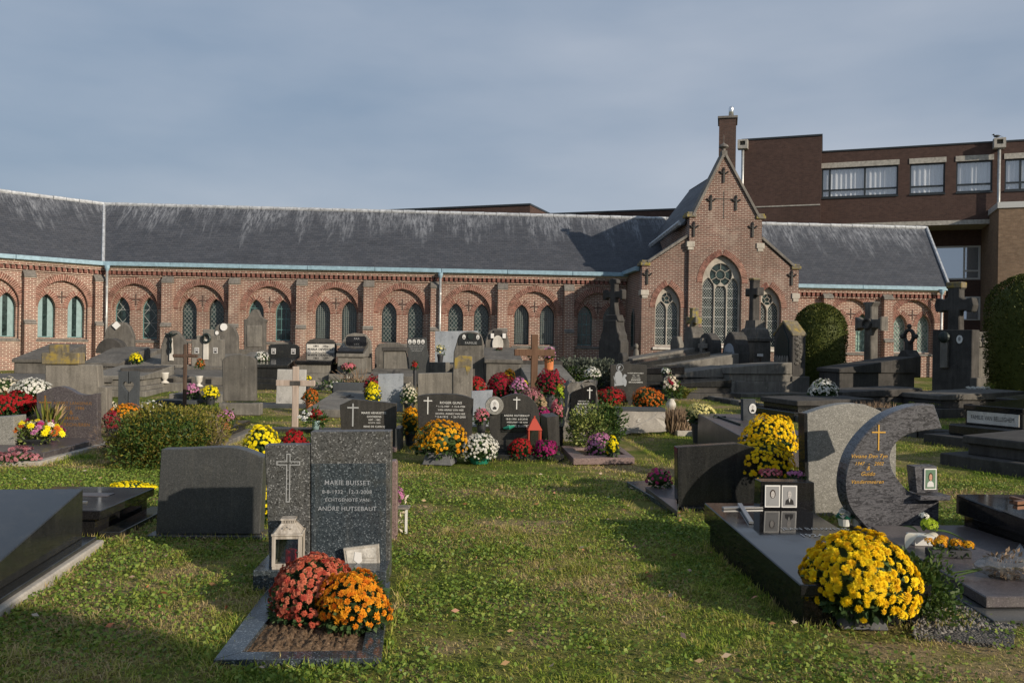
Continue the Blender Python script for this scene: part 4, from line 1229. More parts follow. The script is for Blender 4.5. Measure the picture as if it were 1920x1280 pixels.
def pot(t, kind, r, z0, z1):
    b = MB()
    if kind == 'box':
        b.hexa([(-r*1.15,-r*1.15,z0),(r*1.15,-r*1.15,z0),(r*1.15,r*1.15,z0),(-r*1.15,r*1.15,z0)],[(-r*.9,-r*.9,z1),(r*.9,-r*.9,z1),(r*.9,r*.9,z1),(-r*.9,r*.9,z1)])
        b.build('pot', MT['pot_grey'], t, 0.008)
    else:
        mat = {'round':'pot_dark','terra':'terracotta','white':'pot_white','green':'pot_green'}[kind]
        b.lathe([(r*0.72,z0),(r*0.95,z1*0.75+z0*0.25),(r*1.04,z1*0.74+z0*0.26),(r*1.05,z1),(r*0.9,z1),(r*0.88,z1-0.01)],18)
        b.build('pot', MT[mat], t)

MUMG = 'chrysanthemum plants among the graves'
_sd = [0]
def mum(label, col, px, pyt, pyb, wpx, h=0.0, Y=None, kind='round', potf=0.3, bs=None, n=None, near=False, leaf='mum', name='chrysanthemum', cat='flowers', group=MUMG, lift=0.28, maxpol=1.95, fr=None, amp=0.085, tpl=None, flat=1.0):
    _sd[0] += 1
    drop = 0.0
    if fr is None:
        fr = Fr(px, pyb, Y=Y, h=h, yaw=0.3*_sd[0])
        if Y is not None:          # stands on something hidden: lift to the lowest visible point, the pot reaches down
            zb_ = EYE-(pyb-CY-ROLL*(px-CX))/FPX*Y-fr.o.z
            if zb_ > 0.02: fr.o.z += zb_; drop = zb_
    W_ = wpx/fr.s; H = fr.L(px, pyt)[1] if abs(math.sin(fr.yaw)) < 0.0 else (EYE-fr.o.z)-(pyt-CY-ROLL*(px-CX))/FPX*fr.o.y
    t = thing(name, label, cat, fr, group)
    rx = W_/2
    zp = H*potf
    hd = H-zp
    zc_ = zp+hd*lift; rz = hd*(1-lift)
    if kind: pot(t, kind, min(rx*0.62, 0.16), -drop, zp+0.01)
    bs = (bs or 0.024)*(1.0 if near else 0.82)
    n = int(n*1.5) if (n and not near) else n
    n = n or int(min(900, max(60, 1.55*2*math.pi*rx*((rx+rz)/2)*1.3/(3.14*bs*bs)*0.8)))
    P, Nn = dome_points(n, rx-bs*0.3, (rx-bs*0.3)*flat, rz-bs*0.3, zc_, maxpol, _sd[0], amp)
    size = bs*rng.uniform(0.62, 1.2, len(P))
    if near:
        # order by nearness to the camera in local axes
        c, s = math.cos(-fr.yaw), math.sin(-fr.yaw)
        dcam = np.array([c*(0-fr.o.x)-s*(0-fr.o.y), s*(0-fr.o.x)+c*(0-fr.o.y), 0]); dcam /= np.linalg.norm(dcam)
        sc = -(P@dcam) - 0.5*P[:,2]
        o_ = np.argsort(sc); P, Nn, size = P[o_], Nn[o_], size[o_]
        Q = P.copy(); Q[:,1] = np.arange(len(Q))
        V, F = TPL_NEAR if tpl is None else tpl
        k_ = (col, tpl is None)
        if k_ not in _near:
            _near[k_] = []
            for j in range(5):
                jit = V*(1+0.14*rng.normal(size=V.shape)); me = npmesh('bloom', jit, F); me.materials.append(FL[col]); _near[k_].append(me)
        for q in range(min(300, len(P))):
            o = bpy.data.objects.new('bloom', _near[k_][q % 5]); COL.objects.link(o); o.parent = t
            o.location = P[q]; o.rotation_mode = 'QUATERNION'
            o.rotation_quaternion = Vector(Nn[q]).to_track_quat('Z','Y') @ Matrix.Rotation(rng.random()*6.28,3,'Z').to_quaternion()
            o.scale = (size[q],)*3
        if len(P) > 300: bloom_cloud('blooms', P[300:], Nn[300:], size[300:], TPL_NEAR if tpl is None else tpl, FL[col], t)
    else:
        bloom_cloud('blooms', P, Nn, size, (TPL_MID if fr.o.y < 12 else TPL_FAR) if tpl is None else tpl, FL[col], t)
    # leafy body just under the blooms, and its skirt
    m_ = int(n*2.2)
    D = unit(rng.normal(size=(m_,3))); 
    f = rng.uniform(0.6, 0.97, m_)
    Pl = np.array([0,0,zc_-0.02])+D*np.array([rx*0.95,rx*0.95*flat,max(rz*0.95,0.02)])*f[:,None]
    Pl[:,2] = np.maximum(Pl[:,2], zp*0.4)
    low = D[:,2] < 0; Pl[low,2] = zc_-0.02+D[low,2]*f[low]*(zc_-zp*0.6)
    G = D+rng.normal(size=D.shape)*0.5; G[:,2] -= 0.1
    lf = bs*1.9
    tag(link('foliage', leaf_mesh('foliage', Pl, G, lf*rng.uniform(0.7,1.3,m_), 0.6), LF[leaf], t), kind='stuff')
    core = MB(); core.lathe([(rx*0.22,zp*0.7),(rx*0.66,zc_-0.01)]+[(rx*0.74*math.cos(q),zc_+rz*0.78*math.sin(q)) for q in (0.1,0.4,0.7,1.0,1.3,1.55)],12); core.v = [(x_,y_*flat,z_) for x_,y_,z_ in core.v]; core.build('stem_mass', LF['mum'], t, smooth=True)
    return t

# ------------------------------------------------------------------ graves: builders
def block(t, name, x0, x1, y0, y1, z0, z1, mat, bevel=0.006, zb=None):
    """box; zb = top height at the far edge y1 when the top slopes"""
    b = MB(); zb = z1 if zb is None else zb
    b.hexa([(x0,y0,z0),(x1,y0,z0),(x1,y1,z0),(x0,y1,z0)],[(x0,y0,z1),(x1,y0,z1),(x1,y1,zb),(x0,y1,zb)])
    return b.build(name, MT[mat], t, bevel)
def slab(t, name, poly, y0, y1, mat, bevel=0.006, par=None):
    b = MB(); b.prism(poly, y0, y1)
    return b.build(name, MT[mat], par or t, bevel)
def bars(t, name, polys, y0, y1, mat):
    b = MB()
    for p in polys: b.prism(p, y0, y1)
    return b.build(name, MT[mat], t)
def cross_on(t, fr, px, py0, py1, pya, apx, thpx, mat, y=-0.004, d=0.006, name='cross', outline=False):
    """Latin cross in picture units on the front plane"""
    cx, z1 = fr.L(px, py0); _, z0 = fr.L(px, py1); _, za = fr.L(px, pya)
    k = fr.L(px+apx, pya)[0]-cx; th = thpx/2/fr.s
    if outline:
        o = cross_poly(cx, z0, z1, za, k, th); i = cross_poly(cx, z0+0.006, z1-0.006, za, k-0.006, th-0.005)
        b = MB(); n = len(o)
        for a in range(n):
            c = (a+1) % n; b.prism([o[a],o[c],i[c],i[a]], y-d, y+0.003)
        return b.build(name, MT[mat], t)
    return bars(t, name, [cross_poly(cx, z0, z1, za, k, th)], y-d, y+0.003, mat)

def portrait(t, fr, px, py, wpx, hpx, oval=True, colour=False, y=-0.004, frame='porcelain', big=False, woman=False):
    y = y+getattr(fr,'y0',0.0); cx, cz = fr.L(px, py, y); w = wpx/2/fr.s; h = hpx/2/fr.s
    P_ = (lambda k: ell(cx, cz, w*k, h*k, 24)) if oval else (lambda k: [(cx-w*k,cz-h*k),(cx+w*k,cz-h*k),(cx+w*k,cz+h*k),(cx-w*k,cz+h*k)])
    b = MB(); b.prism(P_(1.0), y-0.008, y+0.002); fo = b.build('portrait', MT[frame], t)
    if oval: q = ell(cx, cz, w*0.84, h*0.84, 24)
    else: e_ = min(w,h)*0.16; q = [(cx-w+e_,cz-h+e_),(cx+w-e_,cz-h+e_),(cx+w-e_,cz+h-e_),(cx-w+e_,cz+h-e_)]
    b = MB(); b.prism(q, y-0.0095, y); b.build('photo_ground', MT['photo_green' if colour else ('photo_white' if oval else 'photo_grey')], fo)
    wi, hi = w*0.8, h*0.8
    sh = [(cx-wi*0.72,cz-hi*0.92),(cx+wi*0.72,cz-hi*0.92),(cx+wi*0.62,cz-hi*0.45),(cx+wi*0.2,cz-hi*0.22),(cx-wi*0.2,cz-hi*0.22),(cx-wi*0.62,cz-hi*0.45)]
    if oval: sh = [(cx-wi*0.5,cz-hi*0.82),(cx+wi*0.5,cz-hi*0.82),(cx+wi*0.62,cz-hi*0.5),(cx+wi*0.2,cz-hi*0.2),(cx-wi*0.2,cz-hi*0.2),(cx-wi*0.62,cz-hi*0.5)]
    b = MB(); b.prism(sh, y-0.0105, y); b.build('clothing', MT['photo_white' if colour else ('photo_grey' if woman else 'photo_dark')], fo)
    hair = ell(cx, cz+hi*0.27, wi*0.46, hi*0.5, 18) if woman or colour else ell(cx, cz+hi*0.36, wi*0.37, hi*0.40, 16)
    b = MB(); b.prism(hair, y-0.0108, y); b.build('hair', MT['photo_hair' if (woman or colour) else 'photo_grey'], fo)
    b = MB(); b.prism(ell(cx, cz+hi*0.22, wi*0.31, hi*0.40, 18), y-0.0115, y); b.build('face', MT['photo_skin_c' if colour else 'photo_skin'], fo)
    if big:
        b = MB()
        for sx in (-1,1): b.prism(ell(cx+sx*wi*0.12, cz+hi*0.28, wi*0.05, hi*0.025, 8), y-0.012, y)
        b.prism(ell(cx, cz+hi*0.02, wi*0.1, hi*0.02, 8), y-0.012, y)
        b.build('features', MT['photo_hair'], fo)
        if not woman and not colour:
            b = MB(); b.prism([(cx-wi*0.14,cz-hi*0.24),(cx+wi*0.14,cz-hi*0.24),(cx,cz-hi*0.7)], y-0.0112, y); b.build('shirt', MT['photo_white'], fo)
    return fo

def lying_bar(b, p0, p1, w, zf, lift, th):
    d = Vector((p1[0]-p0[0], p1[1]-p0[1])).normalized(); n_ = Vector((-d.y, d.x))*w/2
    q = [(p0[0]-n_.x,p0[1]-n_.y),(p1[0]-n_.x,p1[1]-n_.y),(p1[0]+n_.x,p1[1]+n_.y),(p0[0]+n_.x,p0[1]+n_.y)]
    b.hexa([(x,y,zf(y)+lift) for x,y in q], [(x,y,zf(y)+lift+th) for x,y in q])
def lying_text(t, body, x, y, width, zf, mat, name='lettering', rot=0.0):
    me = text_mesh(body, 1.0, 0, 0.0, 1.05, 0.006)
    xs_ = [v.co.x for v in me.vertices]; w = max(xs_)-min(xs_); k = width/w; cx = (max(xs_)+min(xs_))/2
    for v in me.vertices:
        X = (v.co.x-cx)*k; Yv = v.co.y*k*1.3
        X, Yv = x+X*math.cos(rot)-Yv*math.sin(rot), y+X*math.sin(rot)+Yv*math.cos(rot)
        v.co = (X, Yv, zf(Yv)+0.003)
    return link(name, me, MT[mat], t)

def standing_cross(t, name, cx, z0, z1, za, arm, th, y0, y1, mat, flare=0.0, bevel=0.012):
    p = []
    if flare:
        f = th+flare
        p = [(cx-th*1.15,z0),(cx+th*1.15,z0),(cx+th,za-th-0.0),(cx+th,za-th),(cx+arm*0.72,za-th),(cx+arm,za-f),(cx+arm,za+f),(cx+arm*0.72,za+th),(cx+th,za+th),(cx+th,z1-arm*0.28),(cx+f,z1-0.0),
             (cx-f,z1),(cx-th,z1-arm*0.28),(cx-th,za+th),(cx-arm*0.72,za+th),(cx-arm,za+f),(cx-arm,za-f),(cx-arm*0.72,za-th),(cx-th,za-th)]
        q = []
        for a in p:
            if not q or (abs(q[-1][0]-a[0])+abs(q[-1][1]-a[1])) > 1e-4: q.append(a)
        p = q
    else: p = cross_poly(cx, z0, z1, za, arm, th)
    return slab(t, name, p, y0, y1, mat, bevel)
G_TOMB = 'tombs with ledgers in the churchyard'
G_HEAD = 'upright headstones in the churchyard'
G_CROSS = 'free standing grave crosses'
G_BUSH = 'shrubs and topiary in the graveyard'
# ------------------------------------------------------------------ foreground graves
# left black sloping tomb
f = Fr(loc=(-3.47, 5.90, 0), yaw=0.13)
t = thing('tomb', 'black granite tomb with sloping slab on pale concrete footing at the left edge', 'tomb', f, G_TOMB)
block(t, 'footing', -0.60, 0.62, -2.3, 0.06, -0.05, 0.055, 'kerb_pale', 0.01)
block(t, 'plinth', -0.56, 0.58, -2.25, 0.03, 0.055, 0.085, 'black_matt', 0.004)
block(t, 'ledger', -0.50, 0.50, -2.2, -0.02, 0.085, 0.10, 'black_matt', 0.006, zb=0.43)
take(f, -0.6, 0.62, -2.3, 0.06)
# flat polished tomb behind it
f = Fr(loc=(-3.45, 7.27, 0), yaw=0.02)
t = thing('tomb', 'low polished black tomb between the sloping slab and the blank grey headstone', 'tomb', f, G_TOMB)
block(t, 'plinth', -0.36, 0.36, -0.95, 0.0, -0.05, 0.14, 'black', 0.004)
block(t, 'ledger', -0.42, 0.42, -1.0, 0.0, 0.14, 0.21, 'black', 0.006)
block(t, 'kerb', 0.40, 0.56, -0.98, 0.0, -0.05, 0.05, 'black_matt', 0.004)
take(f, -0.45, 0.58, -1.0, 0.05)
fz = f
b = MB(); b.box(-0.12,0.22,-0.45,-0.30,0.205,0.214)
b.build('worn_inscription', MT['granite_brown'], t)
b = MB(); lying_bar(b, (-0.05,-0.72),(0.19,-0.72),0.03,lambda y:0.21,0.0,0.012); lying_bar(b,(0.07,-0.86),(0.07,-0.62),0.03,lambda y:0.21,0.0,0.012); b.build('cross', MT['chrome'], t)
mum('low yellow chrysanthemum mound just behind the polished black tomb', 'yellow_bright', 238, 901, 922, 66, kind=None, potf=0.05, bs=0.022, flat=0.7)
mum('smaller yellow flower mound between the larger one and the blank grey headstone', 'yellow_bright', 272, 906, 921, 44, kind=None, potf=0.05, bs=0.022, flat=0.7)
# blank grey headstone
f = Fr(390, 1007, yaw=0.03)
t = thing('headstone', 'blank dark grey headstone with gently sloping top left of the speckled grave', 'headstone', f, G_HEAD)
top = catmull([(302,842),(350,841),(415,838),(450,841),(494,857)], 5)
slab(t, 'stone', f.P([(292,1001)]+top+[(487,1001)]), 0.0, 0.13, 'granite_grey', 0.006)
block(t, 'plinth', -0.44, 0.44, -0.05, 0.2, -0.03, 0.022, 'granite_grey', 0.004)
take(f, -0.45, 0.45, -0.06, 0.25)
# the speckled grave with two-part stone
f = Fr(614, 1086, yaw=0.05)
t = thing('grave', 'two part speckled granite headstone with kerbed soil plot in the centre left foreground', 'grave', f, 'kerbed graves')
slab(t, 'headstone', f.P([(582,1084),(582,809),(733,808),(731,1084)]), 0.0, 0.12, 'granite_rough', 0.004)
slab(t, 'headstone', f.P([(506,1084),(496,834),(581,833),(581,1084)]), 0.0, 0.10, 'granite_rough', 0.004)
slab(t, 'inscription_panel', f.P([(584,1050),(584,869),(724,868),(724,1050)]), -0.006, 0.02, 'granite_blue', 0.002)
for body, a, b_, py in (('MARIE BUISSET', 609, 694, 905),('8-8-1932   12-3-2008', 604, 697, 922),('ECHTGENOTE VAN', 610, 692, 937),('ANDRE HUTSEBAUT', 596, 706, 953.5)):
    lettering(t, f, body, a, b_, py, MT['letters_grey'], -0.008, bold=0.004)
cross_on(t, f, 541, 850, 941, 868, 22, 7.5, 'silver', -0.001, 0.002, outline=True)
block(t, 'base', -0.40, 0.385, -0.24, 0.14, 0.0, 0.12, 'granite_blue', 0.004)
F0 = Fr(556, 1240, yaw=0.05)
dy = (F0.o-f.o).dot(f.ey); dx = (F0.o-f.o).dot(f.ex)
def kp(px, py, h=0.035):
    p = ground_at(px, py-4, h); d = p-f.o; return (d.dot(f.ex), d.dot(f.ey))
o1, o2, o3, o4 = kp(400,1240), kp(715,1237), kp(732,1092), kp(508,1098)
i1, i2, i3, i4 = kp(455,1225), kp(678,1222), kp(700,1110), kp(545,1112)
k = MB()
for a, b_, c, d in ((o1,o2,i2,i1),(o2,o3,i3,i2),(o4,o1,i1,i4)):
    kk = MB(); kk.hexa([(q[0],q[1],-0.03) for q in (a,b_,c,d)], [(q[0],q[1],0.035) for q in (a,b_,c,d)]); kk.build('kerb', MT['granite_blue'], t, 0.003)
# crumbly soil bed
ns = 46; V = []
for j in range(ns):
    for i in range(ns):
        a, b_ = i/(ns-1), j/(ns-1)
        lo = Vector(i1).lerp(Vector(i2), a); hi = Vector(i4).lerp(Vector(i3), a); p = lo.lerp(hi, b_)
        edge = min(1, 8*min(a,1-a,b_,1-b_))
        V.append((p.x, p.y, 0.012+edge*(0.006+0.026*rng.random()**2)))
ix = np.arange(ns*ns).reshape(ns,ns)
me = npmesh('soil', np.array(V), np.stack([ix[:-1,:-1],ix[:-1,1:],ix[1:,1:],ix[1:,:-1]],-1).reshape(-1,4))
tag(link('soil_bed', me, MT['soil'], t), kind='stuff')
take(f, min(o1[0],o4[0])-0.0, max(o2[0],o3[0]), o1[1], 0.16)
FM = f
# lantern
f = FM.shifted((549-614)/FM.s, -0.13, 0.12, yaw=0.12)
t = thing('lantern', 'worn white wooden lantern with a red candle inside, beside the speckled headstone', 'lantern', f)
t.scale = (0.75, 0.75, 0.75)
w = 0.102; zb, zt = 0.0, 0.19
block(t, 'base', -w-0.012, w+0.012, -w-0.012, w+0.012, 0, 0.022, 'wood_white', 0.003)
for sx in (-1,1):
    for sy in (-1,1): block(t, 'corner_post', sx*w-0.014, sx*w+0.014, sy*w-0.014, sy*w+0.014, 0.022, 0.265, 'wood_white', 0.002)
for s_ in (-1,1):
    block(t, 'rail', -w+0.014, w-0.014, s_*w-0.010, s_*w+0.010, 0.022, 0.045, 'wood_white', 0.002); block(t, 'rail', -w+0.014, w-0.014, s_*w-0.010, s_*w+0.010, 0.24, 0.265, 'wood_white', 0.002)
    block(t, 'rail', s_*w-0.010, s_*w+0.010, -w+0.014, w-0.014, 0.022, 0.045, 'wood_white', 0.002); block(t, 'rail', s_*w-0.010, s_*w+0.010, -w+0.014, w-0.014, 0.24, 0.265, 'wood_white', 0.002)
    block(t, 'pane', -w+0.014, w-0.014, s_*w-0.002, s_*w+0.002, 0.045, 0.24, 'clear', 0); block(t, 'pane', s_*w-0.002, s_*w+0.002, -w+0.014, w-0.014, 0.045, 0.24, 'clear', 0)
block(t, 'eave_board', -w-0.02, w+0.02, -w-0.02, w+0.02, 0.265, 0.282, 'wood_white', 0.003)
b = MB(); r0, r1 = w+0.008, 0.055
b.hexa([(-r0,-r0,0.282),(r0,-r0,0.282),(r0,r0,0.282),(-r0,r0,0.282)],[(-r1,-r1,0.355),(r1,-r1,0.355),(r1,r1,0.355),(-r1,r1,0.355)]); b.build('roof', MT['wood_white'], t, 0.004)
b = MB()
for q in range(8): b.box(-0.05+q*0.0133,-0.05+q*0.0133+0.007,-0.055,0.055,0.357,0.378)
b.box(-0.058,0.058,-0.06,0.06,0.378,0.390); b.build('vent_cap', MT['wood_white'], t)
b = MB(); b.lathe([(0.045,0.022),(0.045,0.13),(0.038,0.132),(0.01,0.128)],16,(0.02,0.0)); b.build('candle', MT['candle'], t, smooth=False)
b = MB(); b.ball((w-0.02,-w-0.012,0.135),0.012,8,6); b.build('knob', MT['iron'], t)
b = MB()
for ang in range(0,360,60): b.tube([(0.02*math.cos(R(ang)),-0.088,0.315+0.02*math.sin(R(ang))),(0.04*math.cos(R(ang+30)),-0.095,0.31+0.025*math.sin(R(ang+30)))],0.005,4)
b.build('ornament', MT['wood_white'], t)
# leaning plaque
f = FM.shifted((680-614)/FM.s, -0.06, 0.12)
t = thing('memorial_plaque', 'small cream picture plaque leaning on the speckled headstone behind the coral flowers', 'plaque', f)
P4 = f.P([(650,1078),(643,1028),(710,1020),(713,1076)])
slab(t, 'frame', P4, 0.0, 0.03, 'kerb_pale', 0.003)
c_ = Vector((sum(p[0] for p in P4)/4, sum(p[1] for p in P4)/4))
slab(t, 'picture', [tuple(c_+(Vector(p)-c_)*0.84) for p in P4], -0.004, 0.004, 'marble', 0)
b = MB(); b.prism([(c_.x-0.05,c_.y+0.005),(c_.x-0.02,c_.y-0.02),(c_.x+0.0,c_.y+0.0),(c_.x-0.005,c_.y+0.05),(c_.x-0.045,c_.y+0.055)], -0.007, 0.0); b.build('feather_print', MT['porcelain'], t)
b = MB()
for q in range(5): b.box(c_.x-0.02,c_.x+0.075,-0.0055,0,c_.y-0.055+q*0.018,c_.y-0.051+q*0.018)
b.build('script_line', MT['kerb_pale'], t)
# two mums on the soil
mum('coral red chrysanthemum on the soil plot in front of the lantern', 'coral', 592, 1037, 1152, 188, kind='round', potf=0.10, near=True, bs=0.0175, n=700, flat=0.85, lift=0.14, maxpol=1.72, h=0.03)
mum('orange chrysanthemum at the right corner of the soil plot', 'orange', 667, 1064, 1172, 150, kind='round', potf=0.10, near=True, bs=0.019, n=430, flat=0.9, lift=0.2, maxpol=1.75, h=0.03, tpl=petal_template([(9,1.0,0.1,0.05,0.22),(8,0.8,0.4,0.15,0.24),(5,0.4,0.6,0.25,0.3)]))

# right polished tomb with photograph block
f = Fr(loc=(1.90, 6.42, 0), yaw=0.05)
t = thing('tomb', 'polished black tomb with two framed portraits and a steel cross on its slab', 'tomb', f, G_TOMB)
zl = lambda y: 0.315+0.045*y
block(t, 'plinth', -0.40, 0.24, -1.80, -0.02, -0.05, 0.235-0.075, 'black', 0.004, zb=0.235)
block(t, 'ledger', -0.44, 0.28, -1.86, 0.0, zl(-1.86)-0.062, zl(-1.86), 'black', 0.006, zb=zl(0))
b = MB(); b.hexa([(-0.42,-1.83,zl(-1.83)-0.075),(0.26,-1.83,zl(-1.83)-0.075),(0.26,-0.01,zl(0)-0.075),(-0.42,-0.01,zl(0)-0.075)],[(-0.42,-1.83,zl(-1.83)-0.062),(0.26,-1.83,zl(-1.83)-0.062),(0.26,-0.01,zl(0)-0.062),(-0.42,-0.01,zl(0)-0.062)]); b.build('joint', MT['granite_grey'], t)
take(f, -0.45, 0.5, -1.86, 0.0)
fb = f.sub(-0.18)
slab(t, 'portrait_block', f.P([(1425,955),(1427,902),(1527,904),(1526,957)], -0.18), -0.18, -0.04, 'black', 0.004)
portrait(t, fb, 1448, 929.5, 28, 40, oval=False, big=True, woman=True)
portrait(t, fb, 1479.5, 930, 28, 40, oval=False, big=True)
b = MB(); lying_bar(b, (-0.29,-0.62),(-0.20,-0.09),0.030,zl,0.004,0.016); lying_bar(b,(-0.36,-0.20),(-0.06,-0.17),0.036,zl,0.004,0.012); b.build('cross', MT['chrome'], t)
lying_text(t, 'JEAN BAUWENS', 0.10, -0.74, 0.46, zl, 'chrome'); lying_text(t, '1924', 0.02, -0.90, 0.14, zl, 'chrome'); lying_text(t, 'ELZA', 0.06, -1.12, 0.16, zl, 'chrome')

# light grey headstone behind
f = Fr(1596, 968, yaw=0.06)
t = thing('headstone', 'light grey granite headstone with curved top behind the crescent shaped stone', 'headstone', f, G_HEAD)
top = catmull([(1513,775),(1545,764),(1580,757),(1612,757),(1640,765),(1662,777),(1681,790)], 5)
slab(t, 'stone', f.P([(1517,972)]+top+[(1679,972)]), 0.0, 0.13, 'granite_light', 0.005)
slab(t, 'edge_face', f.P([(1511,972),(1508,776),(1513,775),(1517,972)]), 0.003, 0.14, 'black_matt', 0.0)
take(f, -0.4, 0.45, 0, 0.15)
# crescent stone
f = Fr(1690, 1001, yaw=0.12, h=0.0)
t = thing('grave', 'crescent shaped gneiss headstone with gilded script and angular ledger on the right', 'grave', f, 'kerbed graves')
outer = catmull([(1752,758),(1718,759),(1678,771),(1645,792),(1614,824),(1594,860),(1585,900),(1588,935),(1601,962),(1628,992)], 4)
inner = catmull([(1714,926),(1700,917),(1685,900),(1673,880),(1669,856),(1677,835),(1695,818),(1722,809),(1767,803)], 4)
slab(t, 'headstone', f.P(outer+[(1760,992),(1762,926)]+inner), 0.0, 0.15, 'swirl', 0.007)
cross_on(t, f, 1647.5, 796, 844, 810, 12.5, 2.4, 'gold', 0.0, 0.005)
for body, a, b_, py in (('Viviane Den Tyn',1597,1664,855),('1947   -   2002',1604,1657,869),('&',1625,1632,877.5),('Guido',1615,1641,888),('Vandermeeren',1597,1657,903)):
    lettering(t, f, body, a, b_, py, MT['gold'], -0.002, shear=0.32, bold=0.006)
fs = f
slab(t, 'shelf', fs.P([(1712,934),(1714,925),(1770,925),(1769,934)]), -0.09, 0.12, 'swirl', 0.003)
fp = f.sub(-0.06)
slab(t, 'portrait_block', f.P([(1719,924),(1714,874),(1757,873),(1759,924)], -0.06), -0.06, 0.05, 'swirl', 0.004)
portrait(t, fp, 1743.5, 897.5, 24, 39, oval=False, colour=True, big=True)
block(t, 'base', -0.36, 0.40, -0.14, 0.2, -0.03, 0.05, 'granite_brown', 0.005)
def fl(px, py, h): p = ground_at(px, py, h); d = p-f.o; return (d.dot(f.ex), d.dot(f.ey))
lg = [fl(1650,1000,0.09), fl(1700,1060,0.09), fl(1842,1112,0.09), fl(1990,1118,0.09), fl(1990,1050,0.09), fl(1800,985,0.09)]
lg = [(-0.34,-0.14)] + [fl(1668,1012,0.10), fl(1848,1118,0.10), fl(1985,1117,0.10), fl(1985,1040,0.10)] + [(0.44,-0.14)]
b = MB(); b.slabz(lg, 0.035, 0.10); b.build('ledger', MT['granite_brown'], t, 0.006)
c_ = (sum(p[0] for p in lg)/6, sum(p[1] for p in lg)/6)
b = MB(); b.slabz([(c_[0]+(x-c_[0])*1.16, c_[1]+(y-c_[1])*1.16-0.03) for x,y in lg], -0.04, 0.03); b.build('kerb', MT['granite_grey'], t, 0.004)
take(f, -0.40, 1.6, -1.5, 0.25)
FC = f
# gravel strip
g = [ground_at(*q) for q in ((1690,1075),(1742,1098),(1905,1180),(1900,1215),(1715,1195))]
b = MB(); b.add([(p.x,p.y,0.012) for p in g]+[(p.x,p.y,-0.03) for p in g], [(0,1,2,3,4)]+[(i,(i+1)%5,(i+1)%5+5,i+5) for i in range(5)])
go = b.build('gravel', MT['gravel']); tag(go, 'strip of grey gravel beside the angular ledger', None, None, 'structure')
# loose stones of the gravel
n = 1500; u = rng.random((n,2)); A_,B_,C_,D_ = [np.array(q) for q in (g[0],g[1],g[2],g[4])]
Pg = A_*(1-u[:,:1])*(1-u[:,1:])+B_*u[:,:1]*(1-u[:,1:])+C_*u[:,:1]*u[:,1:]+D_*(1-u[:,:1])*u[:,1:]
ico = np.array([(1,0,0),(-1,0,0),(0,1,0),(0,-1,0),(0,0,1),(0,0,-1)])*1.0; fi = np.array([(0,2,4),(2,1,4),(1,3,4),(3,0,4),(2,0,5),(1,2,5),(3,1,5),(0,3,5)])
sz = rng.uniform(0.006,0.016,n)
Vg = Pg[:,None,:]+np.array([0,0,0.012])+(ico[None]*(1+0.35*rng.normal(size=(n,6,3))))*sz[:,None,None]
me = npmesh('pebbles', Vg.reshape(-1,3), (fi[None]+(np.arange(n)*6)[:,None,None]).reshape(-1,3), np.repeat(rng.random(n),6))
tag(link('pebbles', me, vary('pebble', [(0.09,0.085,0.08),(0.26,0.24,0.21)])), 'loose pebbles on the gravel strip', 'gravel', None, 'stuff')
TAKEN.append((g[2].x-0.75, g[2].y+0.6, 0.0, -0.35, 0.6, -0.45, 0.2))
# big yellow mum on the square pot
t = mum('largest yellow chrysanthemum, a big dome at the foot of the polished black tomb', 'yellow', 1606, 996, 1163, 216, kind=None, potf=0.25, near=True, bs=0.0245, n=800, lift=0.16, maxpol=1.78, amp=0.055)
f = Fr(1622, 1181, yaw=-0.05)
t = thing('flower_pot', 'square marbled grey pot under the largest yellow chrysanthemum', 'pot', f)
b = MB(); b.hexa([(-0.125,-0.0,0),(0.125,-0.0,0),(0.125,0.25,0),(-0.125,0.25,0)],[(-0.095,0.03,0.10),(0.095,0.03,0.10),(0.095,0.22,0.10),(-0.095,0.22,0.10)]); b.build('body', MT['pot_grey'], t, 0.006)
b = MB(); b.hexa([(-0.055,-0.006,0.02),(0.03,-0.006,0.02),(0.03,0.03,0.02),(-0.055,0.03,0.02)],[(-0.05,0.012,0.072),(0.027,0.012,0.072),(0.027,0.04,0.072),(-0.05,0.04,0.072)]); b.build('panel', MT['old'], t, 0.003)
# weed tuft right of it
f = Fr(1722, 1160, yaw=0)
t = thing('weed_bush', 'leafy green weed growing between the big yellow dome and the gravel', 'weed', f, G_BUSH)
crown(t, (0.03,0.02,0.16), (0.19,0.2,0.25), 2300, 0.036, LF['weed'], amp=0.3, seed=4, shell=0.1)
b = MB()
for k in range(9): b.tube([(0.03*rnd.uniform(-1,1),0.03*rnd.uniform(-1,1),0),(0.1*rnd.uniform(-1,1),0.1*rnd.uniform(-1,1),0.2+0.12*rnd.random())],0.003,4)
b.build('stem', LF['weed'], t)

# black headstone with the big shadow, and its planter
f = Fr(1376, 955, yaw=0.07)
t = thing('grave', 'low wide black granite headstone with a sloping top and small planter at its left', 'grave', f, 'kerbed graves')
slab(t, 'headstone', f.P([(1271,956),(1270,838),(1384,831),(1440,846),(1480,858),(1481,957)]), 0.0, 0.12, 'black_matt', 0.005)
block(t, 'plinth', -0.50, 0.52, -0.06, 0.16, -0.03, 0.03, 'black_matt', 0.004)
def kq(px, py, h=0.05): p = ground_at(px, py, h); d = p-f.o; return (d.dot(f.ex), d.dot(f.ey))
pl = [kq(1270,958),kq(1175,902),kq(1255,898),kq(1275,930)]
b = MB(); b.slabz(pl, -0.03, 0.05); b.build('kerb', MT['granite_blue'], t, 0.004)
pl2 = [kq(1270,958,0.09),kq(1210,912,0.09),kq(1266,908,0.09)]
b = MB(); b.slabz(pl2, 0.05, 0.09); b.build('planter', MT['granite_brown'], t, 0.003)
take(f, -0.95, 0.5, -0.1, 0.4)
